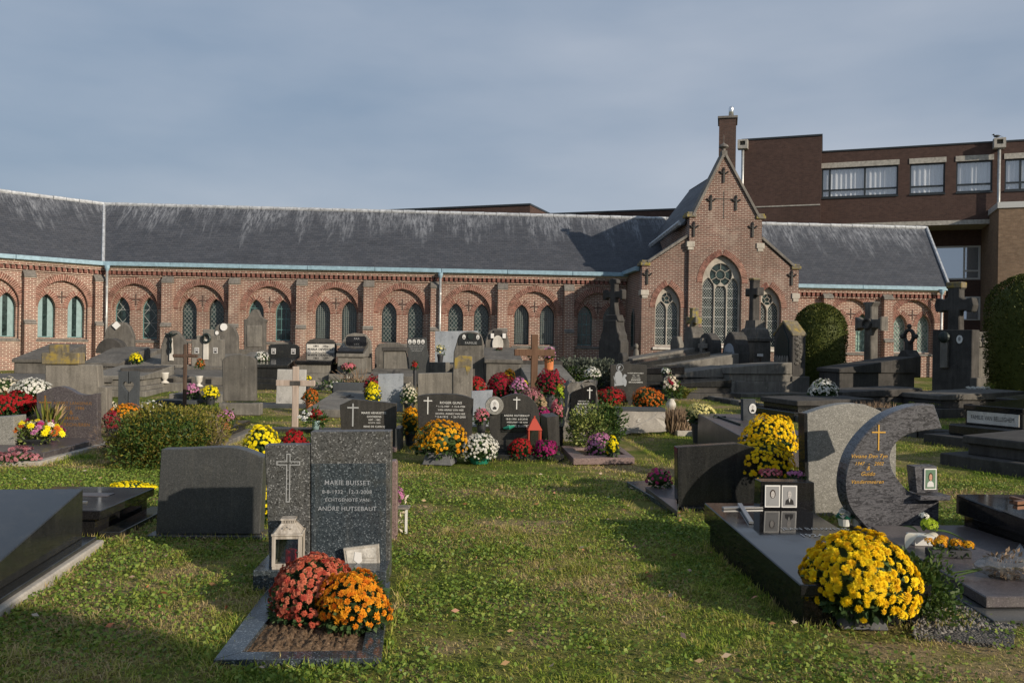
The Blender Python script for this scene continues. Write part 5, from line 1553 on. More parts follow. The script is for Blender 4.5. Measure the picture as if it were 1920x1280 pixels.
mum('hot pink begonias on the planter left of the wide black headstone', 'hot_pink', 1236, 878, 912, 50, h=0.09, kind=None, potf=0.1, bs=0.028, n=30, name='begonia', group='small bedding flowers')
mum('pale pink begonias behind the two portrait block', 'rose', 1448, 878, 905, 40, Y=7.35, kind='round', potf=0.55, bs=0.02, n=50, name='begonia', group='small bedding flowers')
mum('pink and white begonias at the edge of the light grey headstone', 'pink', 1498, 882, 905, 30, Y=7.3, kind='round', potf=0.55, bs=0.02, n=40, name='begonia', group='small bedding flowers')
mum('upper of the two large yellow chrysanthemums behind the wide black headstone', 'yellow', 1447, 777, 846, 104, Y=9.2, potf=0.05, bs=0.028, lift=0.15, maxpol=1.8)
mum('lower yellow chrysanthemum spilling over the wide black headstone', 'yellow', 1432, 822, 893, 116, Y=7.98, potf=0.06, bs=0.026, amp=0.07, lift=0.2, maxpol=1.8)
# right edge tomb with copper cross
f = Fr(loc=(4.10, 6.9, 0), yaw=0.07)
t = thing('tomb', 'black granite tomb with a copper cross on its slab at the right edge', 'tomb', f, G_TOMB)
zl2 = lambda y: 0.325+0.04*y
block(t, 'plinth', -0.44, 0.5, -1.8, 0.0, -0.05, 0.19, 'black', 0.004, zb=0.28)
block(t, 'ledger', -0.5, 0.55, -1.86, 0.02, zl2(-1.86)-0.08, zl2(-1.86), 'black', 0.008, zb=zl2(0.02))
take(f, -0.5, 0.55, -1.86, 0)
b = MB(); lying_bar(b, (-0.17,-0.18),(-0.02,-0.75),0.04,zl2,0.004,0.025); lying_bar(b,(-0.26,-0.36),(0.02,-0.28),0.04,zl2,0.006,0.025); b.build('cross', MT['bronze'], t)
# offerings on the crescent grave
def onlg(px, py, h=0.10, yaw=0.0): return Fr(px, py, h=h, yaw=yaw)
for (px, lb) in ((1583,'white pot with white roses and green foil, left one beside the crescent stone'),(1606,'small white pot of white roses, right one beside the crescent stone')):
    f = Fr(px, 985, h=0.05, yaw=0.1)
    t = thing('rose_pot', lb, 'flower pot', f, 'white rose pots')
    s_ = 0.055 if px < 1590 else 0.042
    b = MB(); b.lathe([(s_*0.75,0),(s_,0.075),(s_*0.9,0.075)],14); b.build('pot', MT['pot_white'], t)
    n=14; a_=np.arange(n)*0.4488; 
    V = np.concatenate([np.stack([np.cos(a_)*s_*1.0,np.sin(a_)*s_*1.0,0.062+0*a_],1),np.stack([np.cos(a_)*s_*1.35,np.sin(a_)*s_*1.35,0.082+0.014*np.cos(a_*7)],1)])
    F_ = np.array([(i,(i+1)%n,(i+1)%n+n,i+n) for i in range(n)])
    link('foil', npmesh('foil',V,F_), MT['pot_green'], t)
    P = np.array([(0.5*s_,-0.2*s_,0.115),(-0.5*s_,-0.3*s_,0.12),(0,0.4*s_,0.13),(0.1*s_,-0.6*s_,0.105)])
    bloom_cloud('roses', P, P-np.array([0,0,0.06]), np.full(4,s_*0.62), TPL_NEAR, FL['white'], t)
    crown(t, (0,0,0.09), (s_*1.1,s_*1.1,0.04), 22, 0.03, LF['mum'], shell=0.2)
f = onlg(1722, 1020)
t = thing('flower_arrangement', 'arrangement of pale arum leaves and a lime green flower head in a white pot', 'flowers', f)
b = MB(); b.hexa([(-0.05,-0.05,0),(0.08,-0.05,0),(0.08,0.06,0),(-0.05,0.06,0)],[(-0.06,-0.06,0.07),(0.09,-0.06,0.07),(0.09,0.07,0.07),(-0.06,0.07,0.07)]); b.build('pot', MT['pot_white'], t, 0.004)
def big_leaf(t, p, d, L, w, mat, droop=0.4, name='leaf'):
    d = Vector(d).normalized(); s_ = d.cross(Vector((0,0,1))).normalized()
    V, F_ = [], []
    for i in range(7):
        k = i/6; c = Vector(p)+d*L*k+Vector((0,0,-droop*L*k*k)); ww = w*math.sin(math.pi*min(1,k*0.92+0.06))
        V += [c+s_*ww+Vector((0,0,0.25*ww)), c, c-s_*ww+Vector((0,0,0.25*ww))]
        if i: 
            a = 3*i; F_ += [(a-3,a-2,a+1,a),(a-2,a-1,a+2,a+1)]
    return link(name, npmesh(name, np.array([tuple(v) for v in V]), np.array(F_)), mat, t)
big_leaf(t,(-0.04,-0.05,0.08),(-0.7,-0.5,0.25),0.14,0.04,FL['cream'],0.9,'spathe'); big_leaf(t,(0.02,-0.05,0.08),(0.3,-0.5,0.35),0.13,0.04,FL['cream'],0.6,'spathe')
big_leaf(t,(0.10,0.03,0.09),(0.95,-0.15,0.12),0.30,0.045,LF['box_green'],0.5); big_leaf(t,(0.02,0.05,0.08),(-0.6,0.6,0.5),0.14,0.03,LF['box_green'],0.4); big_leaf(t,(0.05,0.03,0.09),(0.3,0.5,0.7),0.14,0.03,LF['box_green'],0.3)
P, Nn = dome_points(60, 0.055,0.055,0.05, 0, 2.2, 3); P += np.array([0.075,0.0,0.135]); bloom_cloud('lime_head', P, Nn, np.full(len(P),0.017), TPL_FAR, FL['lime'], t)
P, Nn = dome_points(16, 0.03,0.03,0.025, 0, 2.0, 5); P += np.array([0.045,0.02,0.195]); bloom_cloud('white_head', P, Nn, np.full(len(P),0.014), TPL_FAR, FL['white'], t)
f = onlg(1768, 1042)
t = thing('marigold_tray', 'dark tray of four orange marigold heads on the angular ledger', 'flowers', f)
block(t, 'tray', -0.10, 0.17, -0.05, 0.05, 0, 0.05, 'pot_dark', 0.005)
for (x,y,z,s_) in ((-0.09,0.02,0.095,0.026),(-0.03,-0.02,0.085,0.04),(0.01,0.03,0.105,0.032),(0.085,0.0,0.085,0.036),(0.16,-0.01,0.075,0.036)):
    P, Nn = dome_points(26, s_,s_,s_*0.8, 0, 1.9, 7); bloom_cloud('marigold', P+np.array([x,y,z]), Nn, np.full(len(P),s_*0.36), TPL_FAR, FL['golden'], t)
crown(t, (0.035,0,0.05), (0.15,0.07,0.05), 160, 0.04, LF['mum'], shell=0.2)
f = onlg(1856, 1082)
t = thing('wrapped_bouquet', 'dried bouquet in crumpled cellophane lying on the angular ledger', 'bouquet', f)
D = unit(rng.normal(size=(1,3)))
V=[];F_=[];nu,nv=18,10
for i in range(nv+1):
    k=i/nv
    for j in range(nu):
        a=2*math.pi*j/nu; r_=(0.02+0.12*k**0.7)*(1+0.22*rng.normal()*0.6)
        V.append((-0.10+0.30*k, r_*math.cos(a)*0.9, max(0.004,0.07+r_*math.sin(a)*0.75)))
for i in range(nv):
    for j in range(nu): F_.append((i*nu+j,i*nu+(j+1)%nu,(i+1)*nu+(j+1)%nu,(i+1)*nu+j))
link('cellophane', npmesh('cellophane',np.array(V),np.array(F_)), MT['cello'], t)
b = MB()
for k in range(9): b.tube([(-0.24,0.05*rnd.uniform(-1,1)-0.02,0.012+0.03*rnd.random()),(-0.05,0.02*rnd.uniform(-1,1),0.05)],0.004,5)
b.build('stem', LF['box_green'], t)
crown(t, (0.10,0,0.075), (0.12,0.09,0.07), 300, 0.04, LF['dry'], shell=0.1, name='dried_flowers')
for k in range(4): big_leaf(t,(0.14,-0.02,0.05),(0.6+0.3*k/4,-0.5+0.35*k,0.3+0.25*(k%2)),0.17,0.035,LF['fern'],0.2,'brown_leaf')
# ------------------------------------------------------------------ middle graves, left to right
# gilded brown headstone with angular kerb
f = Fr(125, 834, yaw=0.03)
t = thing('grave', 'purplish granite headstone with worn gilt letters and a flower laden ledger at left', 'grave', f, 'kerbed graves')
top = catmull([(68,738),(90,729),(112,724),(130,729),(146,738),(165,740),(182,737)], 4)
slab(t, 'headstone', f.P([(70,832)]+top+[(183,832)]), 0.0, 0.12, 'granite_brown', 0.005)
for body, a, b_, py in (('ALBERT LANGENUS',100,172,756),('1927   1986',116,158,765),('&',130,137,773),('MARIA',122,148,784),('VERSCHUEREN',110,168,796)):
    lettering(t, f, body, a, b_, py, MT['gold_worn'], -0.002, bold=0.004)
cross_on(t, f, 85, 741, 790, 754, 11, 2.6, 'gold_worn', 0.0, 0.006)
block(t, 'ledger', -0.62, 0.46, -1.5, 0.06, 0.03, 0.10, 'granite_brown', 0.006)
block(t, 'kerb', -0.72, 0.54, -1.75, 0.2, -0.03, 0.03, 'kerb_pale', 0.006)
take(f, -0.75, 0.55, -1.75, 0.2)
f1 = f
f = Fr(14, 838, h=0.08, yaw=0.05)
t = thing('stone_block', 'plain light grey granite block cut off by the left edge of the picture', 'stone block', f)
slab(t, 'block', f.P([(-30,838),(-30,784),(26,780),(27,836)]), 0.0, 0.3, 'granite_light', 0.005)
# mixed arrangement on it
f = Fr(66, 832, h=0.10, yaw=0.0)
t = thing('flower_arrangement', 'mixed arrangement of yellow roses and pink carnations on the brown ledger at left', 'flowers', f)
b = MB(); b.lathe([(0.14,0),(0.2,0.06),(0.17,0.07)],14); b.build('bowl', MT['pot_dark'], t)
P, Nn = dome_points(46, 0.34,0.2,0.17, 0.12, 1.5, 3)
for nm, c, sl_ in (('yellow_bloom','yellow_bright',slice(0,46,3)),('pink_bloom','hot_pink',slice(1,46,6)),('mauve_bloom','pink',slice(2,46,6)),('cream_bloom','cream',slice(4,46,6)),('rust_bloom','rust',slice(5,46,6))):
    bloom_cloud(nm, P[sl_], Nn[sl_], np.full(len(P[sl_]), 0.05), TPL_MID, FL[c], t)
crown(t, (0,0,0.12), (0.36,0.22,0.15), 500, 0.06, LF['varieg'], amp=0.2, seed=5, shell=0.2)
f = Fr(92, 822, h=0.10, yaw=0.0)
t = thing('flower_spray', 'upright spray of green spikes, dried grass and lilac roses before the gilt cross', 'flowers', f)
V = np.zeros((60,3)); V[:,0] = rng.normal(size=60)*0.04; V[:,2] = 0.05
G = np.stack([rng.normal(size=60)*0.3, rng.normal(size=60)*0.2, np.ones(60)],1)
tag(link('spikes', leaf_mesh('spikes', V, G, rng.uniform(0.25,0.5,60), 0.08), LF['fern'], t), kind='stuff')
V = np.zeros((40,3)); V[:,0]=0.05; V[:,2]=0.2
tag(link('dried_grass', leaf_mesh('dried_grass', V, np.stack([0.5+rng.normal(size=40)*0.2, rng.normal(size=40)*0.2, np.ones(40)],1), rng.uniform(0.12,0.3,40), 0.12), FL['straw'], t), kind='stuff')
P = np.array([(-0.14,-0.05,0.22),(0.07,-0.05,0.22),(-0.1,-0.08,0.1),(0.1,-0.08,0.1)]); bloom_cloud('roses', P, P*0.2+np.array([0,-1,0.6]), np.full(4,0.055), TPL_MID, FL['pink'], t)
f = Fr(38, 858, h=0.03, yaw=0.1)
t = thing('stone_bowl', 'low round granite bowl of dried red flowers at the foot of the brown ledger', 'bowl', f)
b = MB(); b.lathe([(0.10,0),(0.17,0.05),(0.16,0.09),(0.12,0.09)],14); b.build('bowl', MT['granite_brown'], t)
P, Nn = dome_points(30, 0.12,0.12,0.04, 0.09, 1.4, 3); bloom_cloud('flower_heads', P, Nn, np.full(len(P),0.03), TPL_FAR, FL['heather'], t)
mum('red heather strip along the front kerb at the left edge', 'heather', 30, 846, 866, 90, h=0.03, kind=None, potf=0.1, bs=0.03, n=70, flat=0.3, name='heather', group='small bedding flowers')
# concrete cross stele behind
f = Fr(140, 822, Y=13.0, yaw=0.06)
t = thing('headstone', 'tall stepped concrete stele carrying a broad yellow lichened cross at left', 'headstone', f, G_HEAD)
slab(t, 'stele', f.P([(84,825),(84,683),(182,684),(185,724),(200,726),(201,825)]), 0.0, 0.22, 'concrete_grave', 0.012)
slab(t, 'cross', f.P([(79,683),(79,661),(93,661),(93,646),(120,646),(120,661),(149,661),(149,683)]), -0.03, 0.2, 'lichen', 0.012)
take(f, -0.6, 0.6, 0, 0.3)
# flower stand with white and red mums
f = Fr(24, 815, Y=12.0, yaw=0.05)
t = thing('grave_bench', 'dark granite bench carrying white and red chrysanthemums at the left edge', 'bench', f)
block(t, 'top', -0.75, 0.34, -0.35, 0.3, 0.28, 0.33, 'black_matt', 0.006); block(t, 'block', -0.7, 0.28, -0.28, 0.25, 0, 0.28, 'black_matt', 0.006)
take(f, -0.8, 0.4, -0.4, 0.3)
mum('red chrysanthemums on the dark bench at the left edge', 'red', 18, 732, 778, 104, Y=11.9, h=0.33, kind=None, potf=0.12, bs=0.032, flat=0.5)
mum('white chrysanthemums, the right hand clump above the red ones at the left edge', 'white', 62, 707, 775, 70, Y=12.4, h=0.3, potf=0.35, bs=0.03)
mum('cream and white chrysanthemums cut by the left edge above the red ones', 'cream', 12, 707, 775, 60, Y=12.45, h=0.3, potf=0.35, bs=0.03)
# heart stele
f = Fr(240, 766, yaw=0.05)
t = thing('headstone', 'slim dark two leaf stele with a heart shaped opening in its middle', 'headstone', f, G_HEAD)
hx, hz = f.L(240, 723); hr = 10/f.s
heart = lambda s_: [(hx, hz-hr*1.35)] + catmull([(hx+s_*hr*0.55,hz-hr*0.8),(hx+s_*hr*1.0,hz-hr*0.1),(hx+s_*hr*1.0,hz+hr*0.45),(hx+s_*hr*0.6,hz+hr*0.75),(hx+s_*hr*0.2,hz+hr*0.62)],3) + [(hx, hz+hr*0.35)]
for s_, px in ((-1,222),(1,259)):
    x, zt = f.L(px, 696); g_ = hx+s_*0.008
    hh = [(max(x_, g_) if s_ > 0 else min(x_, g_), z_) for x_, z_ in heart(s_)]
    slab(t, 'leaf', [(g_, 0),(x, 0),(x, zt),(g_, zt)] + hh[::-1], 0.0, 0.10, 'slate_dark', 0.004)
take(f, -0.3, 0.3, 0, 0.15)
mum('orange chrysanthemums half hidden behind the left end of the box bush', 'orange', 238, 756, 800, 56, Y=13.2, bs=0.03)
mum('dark red flowers between the concrete stele and the box bush', 'dark_red', 212, 770, 820, 34, Y=12.3, bs=0.03)
mum('cream roses beside the concrete stele above the box bush', 'cream', 212, 752, 790, 24, Y=13.6, bs=0.045, n=14, name='rose', group='small bedding flowers')
mum('white flowers just showing behind the top of the box bush', 'white', 285, 752, 790, 50, Y=13.4, bs=0.03, n=40)
# box bush
f = Fr(306, 872, yaw=0.0)
t = thing('box_bush', 'large clipped box bush with bronzed top and bare twigs at its sides', 'bush', f, G_BUSH)
crown(t, (0,0.1,0.33), (0.63,0.50,0.345), 9000, 0.042, LF['box'], amp=0.10, seed=8, shell=0.55, box=0.55)
crown(t, (0.05,-0.1,0.26), (0.54,0.40,0.28), 3000, 0.042, LF['box_green'], amp=0.14, seed=9, shell=0.7, name='green_foliage', box=0.4)
crown(t, (-0.62,0.0,0.28), (0.18,0.25,0.26), 900, 0.07, LF['twig'], amp=0.2, seed=10, shell=0.1, name='bare_twigs', width=0.06)
crown(t, (0.60,0.0,0.26), (0.11,0.2,0.26), 700, 0.07, LF['twig'], amp=0.2, seed=10, shell=0.1, name='bare_twigs', width=0.06)
b = MB(); b.ball((0,0.1,0.34),(0.48,0.34,0.28),12,8); b.build('stem_mass', LF['box_green'], t)
take(f, -0.5, 0.5, -0.2, 0.5)
# polished ledger with terracotta pot
f = Fr(loc=(-4.30, 13.1, 0.04), yaw=0.06)
t = thing('tomb', 'low polished dark ledger carrying a terracotta pot behind the box bush', 'tomb', f, G_TOMB)
block(t, 'ledger', -0.75, 0.30, -2.6, 0.0, 0.12, 0.19, 'black', 0.006); block(t, 'plinth', -0.68, 0.24, -2.5, -0.05, -0.05, 0.12, 'black_matt', 0.006); block(t, 'kerb', 0.24, 0.40, -2.6, 0, -0.05, 0.06, 'old_light', 0.006)
take(f, -0.8, 0.42, -2.65, 0)
mum('magenta pink chrysanthemum in a terracotta pot right of the box bush', 'pink', 426, 768, 826, 34, Y=11.9, h=0.19, kind='terra', potf=0.42, bs=0.03, lift=0.35)
# rounded stele
f = Fr(449, 778, yaw=0.06)
t = thing('headstone', 'blank weathered headstone with a softly arched top on a block base', 'headstone', f, G_HEAD)
slab(t, 'stone', f.P([(418,752),(416,676)]+catmull([(416,676),(425,668),(447,664),(470,668),(479,675)],4)+[(479,752)]), 0.0, 0.14, 'old', 0.012)
block(t, 'base', -0.36, 0.37, -0.06, 0.22, 0, 0.22, 'old_light', 0.012)
take(f, -0.4, 0.4, -0.1, 0.25)
# dark wooden cross
f = Fr(346, 762, yaw=0.05)
t = thing('grave_cross', 'thin dark wooden cross standing over the box bush', 'cross', f, G_CROSS)
standing_cross(t, 'beams', f.L(346,700)[0], 0, f.L(346,645)[1], f.L(346,667)[1], 0.24, 0.034, 0, 0.06, 'wood_dark')
mum('mauve pink chrysanthemum at the foot of the thin dark cross', 'pink', 362, 718, 752, 28, Y=17.5, bs=0.035)
mum('yellow chrysanthemum on a small slab left of the arched headstone', 'yellow_bright', 396, 723, 752, 32, Y=17.3, bs=0.035)
f = Fr(390, 755, yaw=0.05)
t = thing('grave_slab', 'low pale kerb block under the yellow and mauve flowers behind the box bush', 'slab', f)
block(t, 'block', -0.8, 0.28, 0, 0.9, 0, 0.18, 'old_light', 0.01); block(t, 'front_slab', -0.9, -0.1, -0.5, 0.0, 0, 0.08, 'slate_dark', 0.008)
# pale slab and light wooden cross
f = Fr(545, 762, yaw=0.05)
t = thing('headstone', 'pale rectangular marble slab standing behind the light wooden cross', 'headstone', f, G_HEAD)
slab(t, 'slab', f.P([(517,758),(520,692),(574,693),(571,757)]), 0.0, 0.08, 'white_slab', 0.005)
block(t, 'base', -0.75, 0.45, -0.3, 0.25, -0.02, 0.06, 'slate_dark', 0.008)
take(f, -0.8, 0.5, -0.3, 0.3)
f = Fr(553, 803, yaw=0.05)
t = thing('grave_cross', 'light weathered wooden cross with a small dark name plate in the centre left', 'cross', f, G_CROSS)
cx = f.L(553,750)[0]; za = f.L(553,718)[1]
standing_cross(t, 'beams', cx, 0, f.L(553,687)[1], za, 36/f.s, 5.6/f.s, 0, 0.07, 'wood_pale', bevel=0.006)
block(t, 'name_plate', cx-9.5/f.s, cx+9.5/f.s, -0.008, 0.002, za-4.2/f.s, za+4.2/f.s, 'old_dark', 0.001)
f = Fr(585, 812, yaw=0.05)
t = thing('grave_slab', 'low dark kerb slab in front of the light wooden cross', 'slab', f)
block(t, 'slab', -0.9, 0.5, -0.05, 0.25, -0.02, 0.07, 'granite_dark', 0.008)
take(f, -0.9, 0.5, -0.1, 0.3)
f = Fr(592, 806, h=0.07, yaw=0)
t = thing('tulip_vase', 'glass vase of red and white artificial tulips by the light wooden cross', 'flowers', f)
b = MB(); b.lathe([(0.045,0),(0.06,0.06),(0.055,0.12),(0.07,0.14)],12); b.build('vase', MT['teal_pale'], t, smooth=True)
for nm, c, x0, x1 in (('red_tulip','red',-0.08,0.1),('white_flower','white',-0.24,-0.06)):
    n_=14; P=np.stack([rng.uniform(x0,x1,n_),rng.uniform(-.08,.08,n_),rng.uniform(0.13,0.3,n_)],1); bloom_cloud(nm, P, P*0.3+np.array([0,-0.5,1]), np.full(n_,0.05), TPL_FAR, FL[c], t)
crown(t, (0.0,0,0.16), (0.16,0.1,0.12), 160, 0.09, LF['box_green'], shell=0.1, width=0.3)
mum('bright yellow chrysanthemum above the left part of the speckled headstone', 'yellow_bright', 494, 799, 895, 72, Y=8.2, kind='round', potf=0.3, bs=0.026)
mum('dark red chrysanthemum touching the top of the speckled headstone', 'red', 556, 803, 885, 58, Y=8.6, potf=0.3, bs=0.026)
mum('yellow chrysanthemums seen through the gap left of the speckled headstone', 'yellow_bright', 498, 880, 995, 22, Y=6.9, kind=None, potf=0.02, bs=0.022, n=90)
# ledger with rim
f = Fr(618, 783, yaw=0.02)
t = thing('tomb', 'old grey ledger slab with a dark raised rim at its head', 'tomb', f, G_TOMB)
block(t, 'ledger', -0.42, 0.42, 0.0, 2.9, 0, 0.15, 'old_light', 0.012, zb=0.32)
block(t, 'head_rim', -0.5, 0.5, 2.9, 3.1, 0, 0.48, 'slate_dark', 0.012)
b = MB(); lying_bar(b,(-0.12,1.75),(0.14,1.75),0.05,lambda y:0.15+0.0586*y,0.002,0.01); lying_bar(b,(0.0,1.5),(0.0,2.1),0.05,lambda y:0.15+0.0586*y,0.002,0.01); b.build('cross', MT['old_dark'], t)
take(f, -0.5, 0.5, 0, 3.1)
# pointed dark headstone with two line name
f = Fr(690, 842, yaw=0.05)
t = thing('headstone', 'charcoal headstone with off centre peak and white lettering behind the speckled grave', 'headstone', f, G_HEAD)
slab(t, 'stone', f.P([(641,842),(637,759),(661,748),(743,756),(741,842)]), 0.0, 0.12, 'granite_dark', 0.005)
cross_on(t, f, 662, 756, 799, 764, 10.5, 2.6, 'silver', 0.0, 0.003, outline=False)
for body, a, b_, py in (('MARIE HENRIETTE',678,724,774),('GOOSSENS',688,715,781),('1897 - 1985',691,713,787),('ECHTG. VAN',691,713,792.5),('RENE DE CLERCQ',682,722,799.5)):
    lettering(t, f, body, a, b_, py, MT['white'], -0.002, bold=0.006)
block(t, 'side_block', f.L(742,842)[0], f.L(746,842)[0]+0.05, -0.15, 0.3, 0, 0.30, 'granite_grey', 0.005)
block(t, 'base', f.L(640,842)[0], f.L(746,842)[0], -0.25, 0.0, -0.02, 0.05, 'granite_red', 0.005)
take(f, -0.5, 0.5, -0.3, 0.2)
# red granite edge seen beside the speckled grave and a little white stand with flowers
f = Fr(740, 1010, yaw=0.05)
t = thing('headstone', 'reddish granite slab peeping out at the right of the speckled headstone', 'headstone', f, G_HEAD)
slab(t, 'stone', f.P([(690,1012),(690,866),(741,864),(744,868),(744,1012)]), 0.0, 0.12, 'granite_red', 0.005)
f = Fr(755, 1000, Y=6.6, yaw=0.0)
t = thing('flower_table', 'tiny pale metal table with faded pink flowers beside the speckled headstone', 'table', f)
z_ = 0.20
block(t, 'top', -0.05, 0.075, -0.06, 0.06, z_, z_+0.014, 'old_light', 0.002)
b = MB(); b.box(0.04,0.058,-0.01,0.01,0,z_); b.box(-0.04,-0.022,-0.01,0.01,0,z_); b.build('leg', MT['pot_white'], t)
P, Nn = dome_points(26, 0.05,0.05,0.10, z_+0.06, 1.9, 3); P[:,0]-=0.02; bloom_cloud('flowers', P, Nn, np.full(len(P),0.022), TPL_FAR, FL['pink'], t); crown(t,(-0.02,0,0.15),(0.07,0.06,0.14),90,0.04,FL['cream'],shell=0.1)
# blue slab
f = Fr(732, 770, yaw=0.05)
t = thing('headstone', 'plain blue grey rectangular slab left of the concrete stele', 'headstone', f, G_HEAD)
slab(t, 'slab', f.P([(709,772),(709,701),(756,700),(755,772)]), 0.0, 0.07, 'slate_blue', 0.004)
take(f, -0.3,0.3,0,0.1)
mum('yellow chrysanthemum left of the plain blue grey slab', 'yellow_bright', 701, 716, 768, 30, Y=16.6, bs=0.035)
mum('dark red chrysanthemum leaning behind the yellow one by the blue grey slab', 'dark_red', 700, 704, 760, 32, Y=17.2, bs=0.035)
mum('pale pink chrysanthemums right of the plain blue grey slab', 'cream', 769, 720, 770, 34, Y=16.5, bs=0.035, n=60)
mum('small white flowers on the ledger rim in the middle', 'white', 630, 714, 738, 24, Y=20.5, bs=0.035, n=24)
mum('small yellow bunch beside the pale marble slab', 'yellow_bright', 579, 704, 730, 14, Y=20.0, bs=0.04, n=16)
mum('rust coloured dry flowers in an orange pot right of the pale marble slab', 'rust', 584, 728, 764, 30, Y=16.0, kind='terra', potf=0.36, bs=0.035, n=70)
# name stone with mum
f = Fr(838, 852, yaw=0.04)
t = thing('headstone', 'charcoal headstone with slim white cross behind the big golden flower dome', 'headstone', f, G_HEAD)
slab(t, 'stone', f.P([(787,852),(782,744)]+catmull([(782,743),(800,739),(840,738),(868,741),(888,748)],3)+[(885,810),(889,852)]), 0.0, 0.12, 'granite_dark', 0.005)
cross_on(t, f, 802.5, 744, 776, 751, 8, 1.9, 'white', 0.0, 0.004)
for body, a, b_, py in (('ROGER GUNS',825,866,755),('* 1-12-1907   + 15-4-1984',818,872,762),('VAN ANNA VAN HEE',821,869,768.5),('ECHTG. AGNES VAN HEE',817,872,775.5),('* 2-4-1912   + 26-7-2000',816,873,781.5)):
    lettering(t, f, body, a, b_, py, MT['white'], -0.002, bold=0.006)
take(f, -0.45, 0.45, -0.1, 0.15)
# concrete stele with lichen column
f = Fr(834, 790, Y=14.4, yaw=0.05)
t = thing('headstone', 'weathered concrete stele with a taller side pillar streaked with yellow lichen', 'headstone', f, G_HEAD)
slab(t, 'stele', f.P([(783,800),(783,700),(851,698),(851,800)]), 0.0, 0.2, 'concrete_grave', 0.01)
slab(t, 'pillar', f.P([(849,800),(849,700),(851,672),(860,666),(886,668),(886,800)]), -0.02, 0.22, 'concrete_grave', 0.01)
slab(t, 'pillar_head', f.P([(852,692),(852,672),(861,666),(885,668),(884,688),(876,704),(872,688)]), -0.025, 0.215, 'lichen', 0.006)
take(f, -0.5, 0.5, 0, 0.3)
mum('big golden orange chrysanthemum dome before the charcoal headstone with slim white cross', 'golden', 825, 785, 868, 106, kind='box', potf=0.24, bs=0.027, near=True, n=300, maxpol=1.85, tpl=TPL_MID)
mum('white chrysanthemum dome right of the big golden dome', 'white', 899, 812, 868, 70, potf=0.2, kind='green', bs=0.024)
mum('bronze yellow chrysanthemum in shade left of the charcoal headstone', 'golden', 772, 760, 830, 36, Y=11.9, bs=0.03)
# small light blue slabs
f = Fr(905, 790, Y=13.6, yaw=0.05)
t = thing('headstone', 'small pale blue slab between the concrete stele and the round medallion', 'headstone', f, G_HEAD)
slab(t, 'slab', f.P([(884,800),(884,733),(924,731),(920,770),(918,800)]), 0.0, 0.08, 'slate_blue', 0.004)
# rounded dark headstone with medallion
f = Fr(965, 856, yaw=0.05)
t = thing('headstone', 'round shouldered charcoal headstone with a portrait medallion at its upper left', 'headstone', f, G_HEAD)
slab(t, 'stone', f.P([(928,846),(916,800),(919,770)]+catmull([(919,770),(931,752),(950,742),(971,738),(992,744),(1007,760),(1012,785)],4)+[(1012,846)]), 0.0, 0.12, 'granite_dark', 0.005)
slab(t, 'inscription_panel', f.P([(940,810),(940,775),(995,775),(995,810)]), -0.012, 0.02, 'black_matt', 0.002)
block(t, 'base', f.L(905,850)[0], f.L(1052,850)[0], -0.35, 0.2, -0.03, 0.07, 'black_matt', 0.005)
cross_on(t, f, 969, 744, 767, 749, 6.5, 1.8, 'white', 0.0, 0.004)
for body, a, b_, py in (('ANDRE HUTSEBAUT',945,993,779),('18-8-1930  6-8-2018',949,989,785.5),('WEDUWNAAR VAN',950,989,791.5),('MARIE BUISSET',952,993,798.5)):
    lettering(t, f, body, a, b_, py, MT['white'], -0.014, bold=0.006)
c0 = f.L(927, 760); mr = 17/f.s
b = MB(); b.prism(ell(c0[0], c0[1], mr, mr, 28), -0.03, 0.06); md = b.build('medallion', MT['granite_light'], t, 0.004)
portrait(t, f, 927.5, 760, 16, 22, oval=True, colour=False, y=-0.031)
b = MB(); b.tube([(f.L(944,802)[0],-0.03,f.L(944,802)[1]),(f.L(954,800)[0],-0.05,f.L(954,800)[1]),(f.L(964,798)[0],-0.03,f.L(964,798)[1])],[0.012,0.03,0.012],6); b.build('green_ribbon', MT['pot_green'], t)
take(f, -0.5, 0.6, -0.35, 0.2)
f = Fr(1035, 850, yaw=0.12)
t = thing('headstone', 'narrow dark granite slab standing right of the round shouldered headstone', 'headstone', f, G_HEAD)
slab(t, 'slab', f.P([(1030,850),(1024,782),(1048,779),(1050,850)]), 0.0, 0.5, 'granite_dark', 0.005)
f = Fr(1001, 850, h=0.07, yaw=0.1)
t = thing('lantern', 'orange red tin lantern with a pointed roof before the round shouldered headstone', 'lantern', f)
w = 11/f.s; z1 = f.L(1001,805)[1]; z2 = f.L(1001,784)[1]
for sx in (-1,1):
    for sy in (-1,1): block(t, 'post', sx*w-0.008, sx*w+0.008, sy*w-0.008, sy*w+0.008, 0, z1, 'red_paint', 0)
block(t, 'base', -w-0.008, w+0.008, -w-0.008, w+0.008, 0, 0.03, 'red_paint', 0)
block(t, 'glass', -w+0.005, w-0.005, -w+0.005, w-0.005, 0.03, z1, 'clear', 0)
b = MB(); r0, r1 = w*1.25, w*0.25
b.hexa([(-r0,-r0,z1),(r0,-r0,z1),(r0,r0,z1),(-r0,r0,z1)],[(-r1,-r1,z2),(r1,-r1,z2),(r1,r1,z2),(-r1,r1,z2)]); b.tube([(0,0,z2),(0,0,z2+0.03)],0.012,6); b.build('roof', MT['red_paint'], t)
mum('bright red chrysanthemum at the foot of the tin lantern', 'red', 975, 819, 862, 46, potf=0.15, bs=0.024)
mum('deep magenta chrysanthemum right of the bright red one', 'magenta', 1021, 821, 862, 52, potf=0.12, bs=0.024)
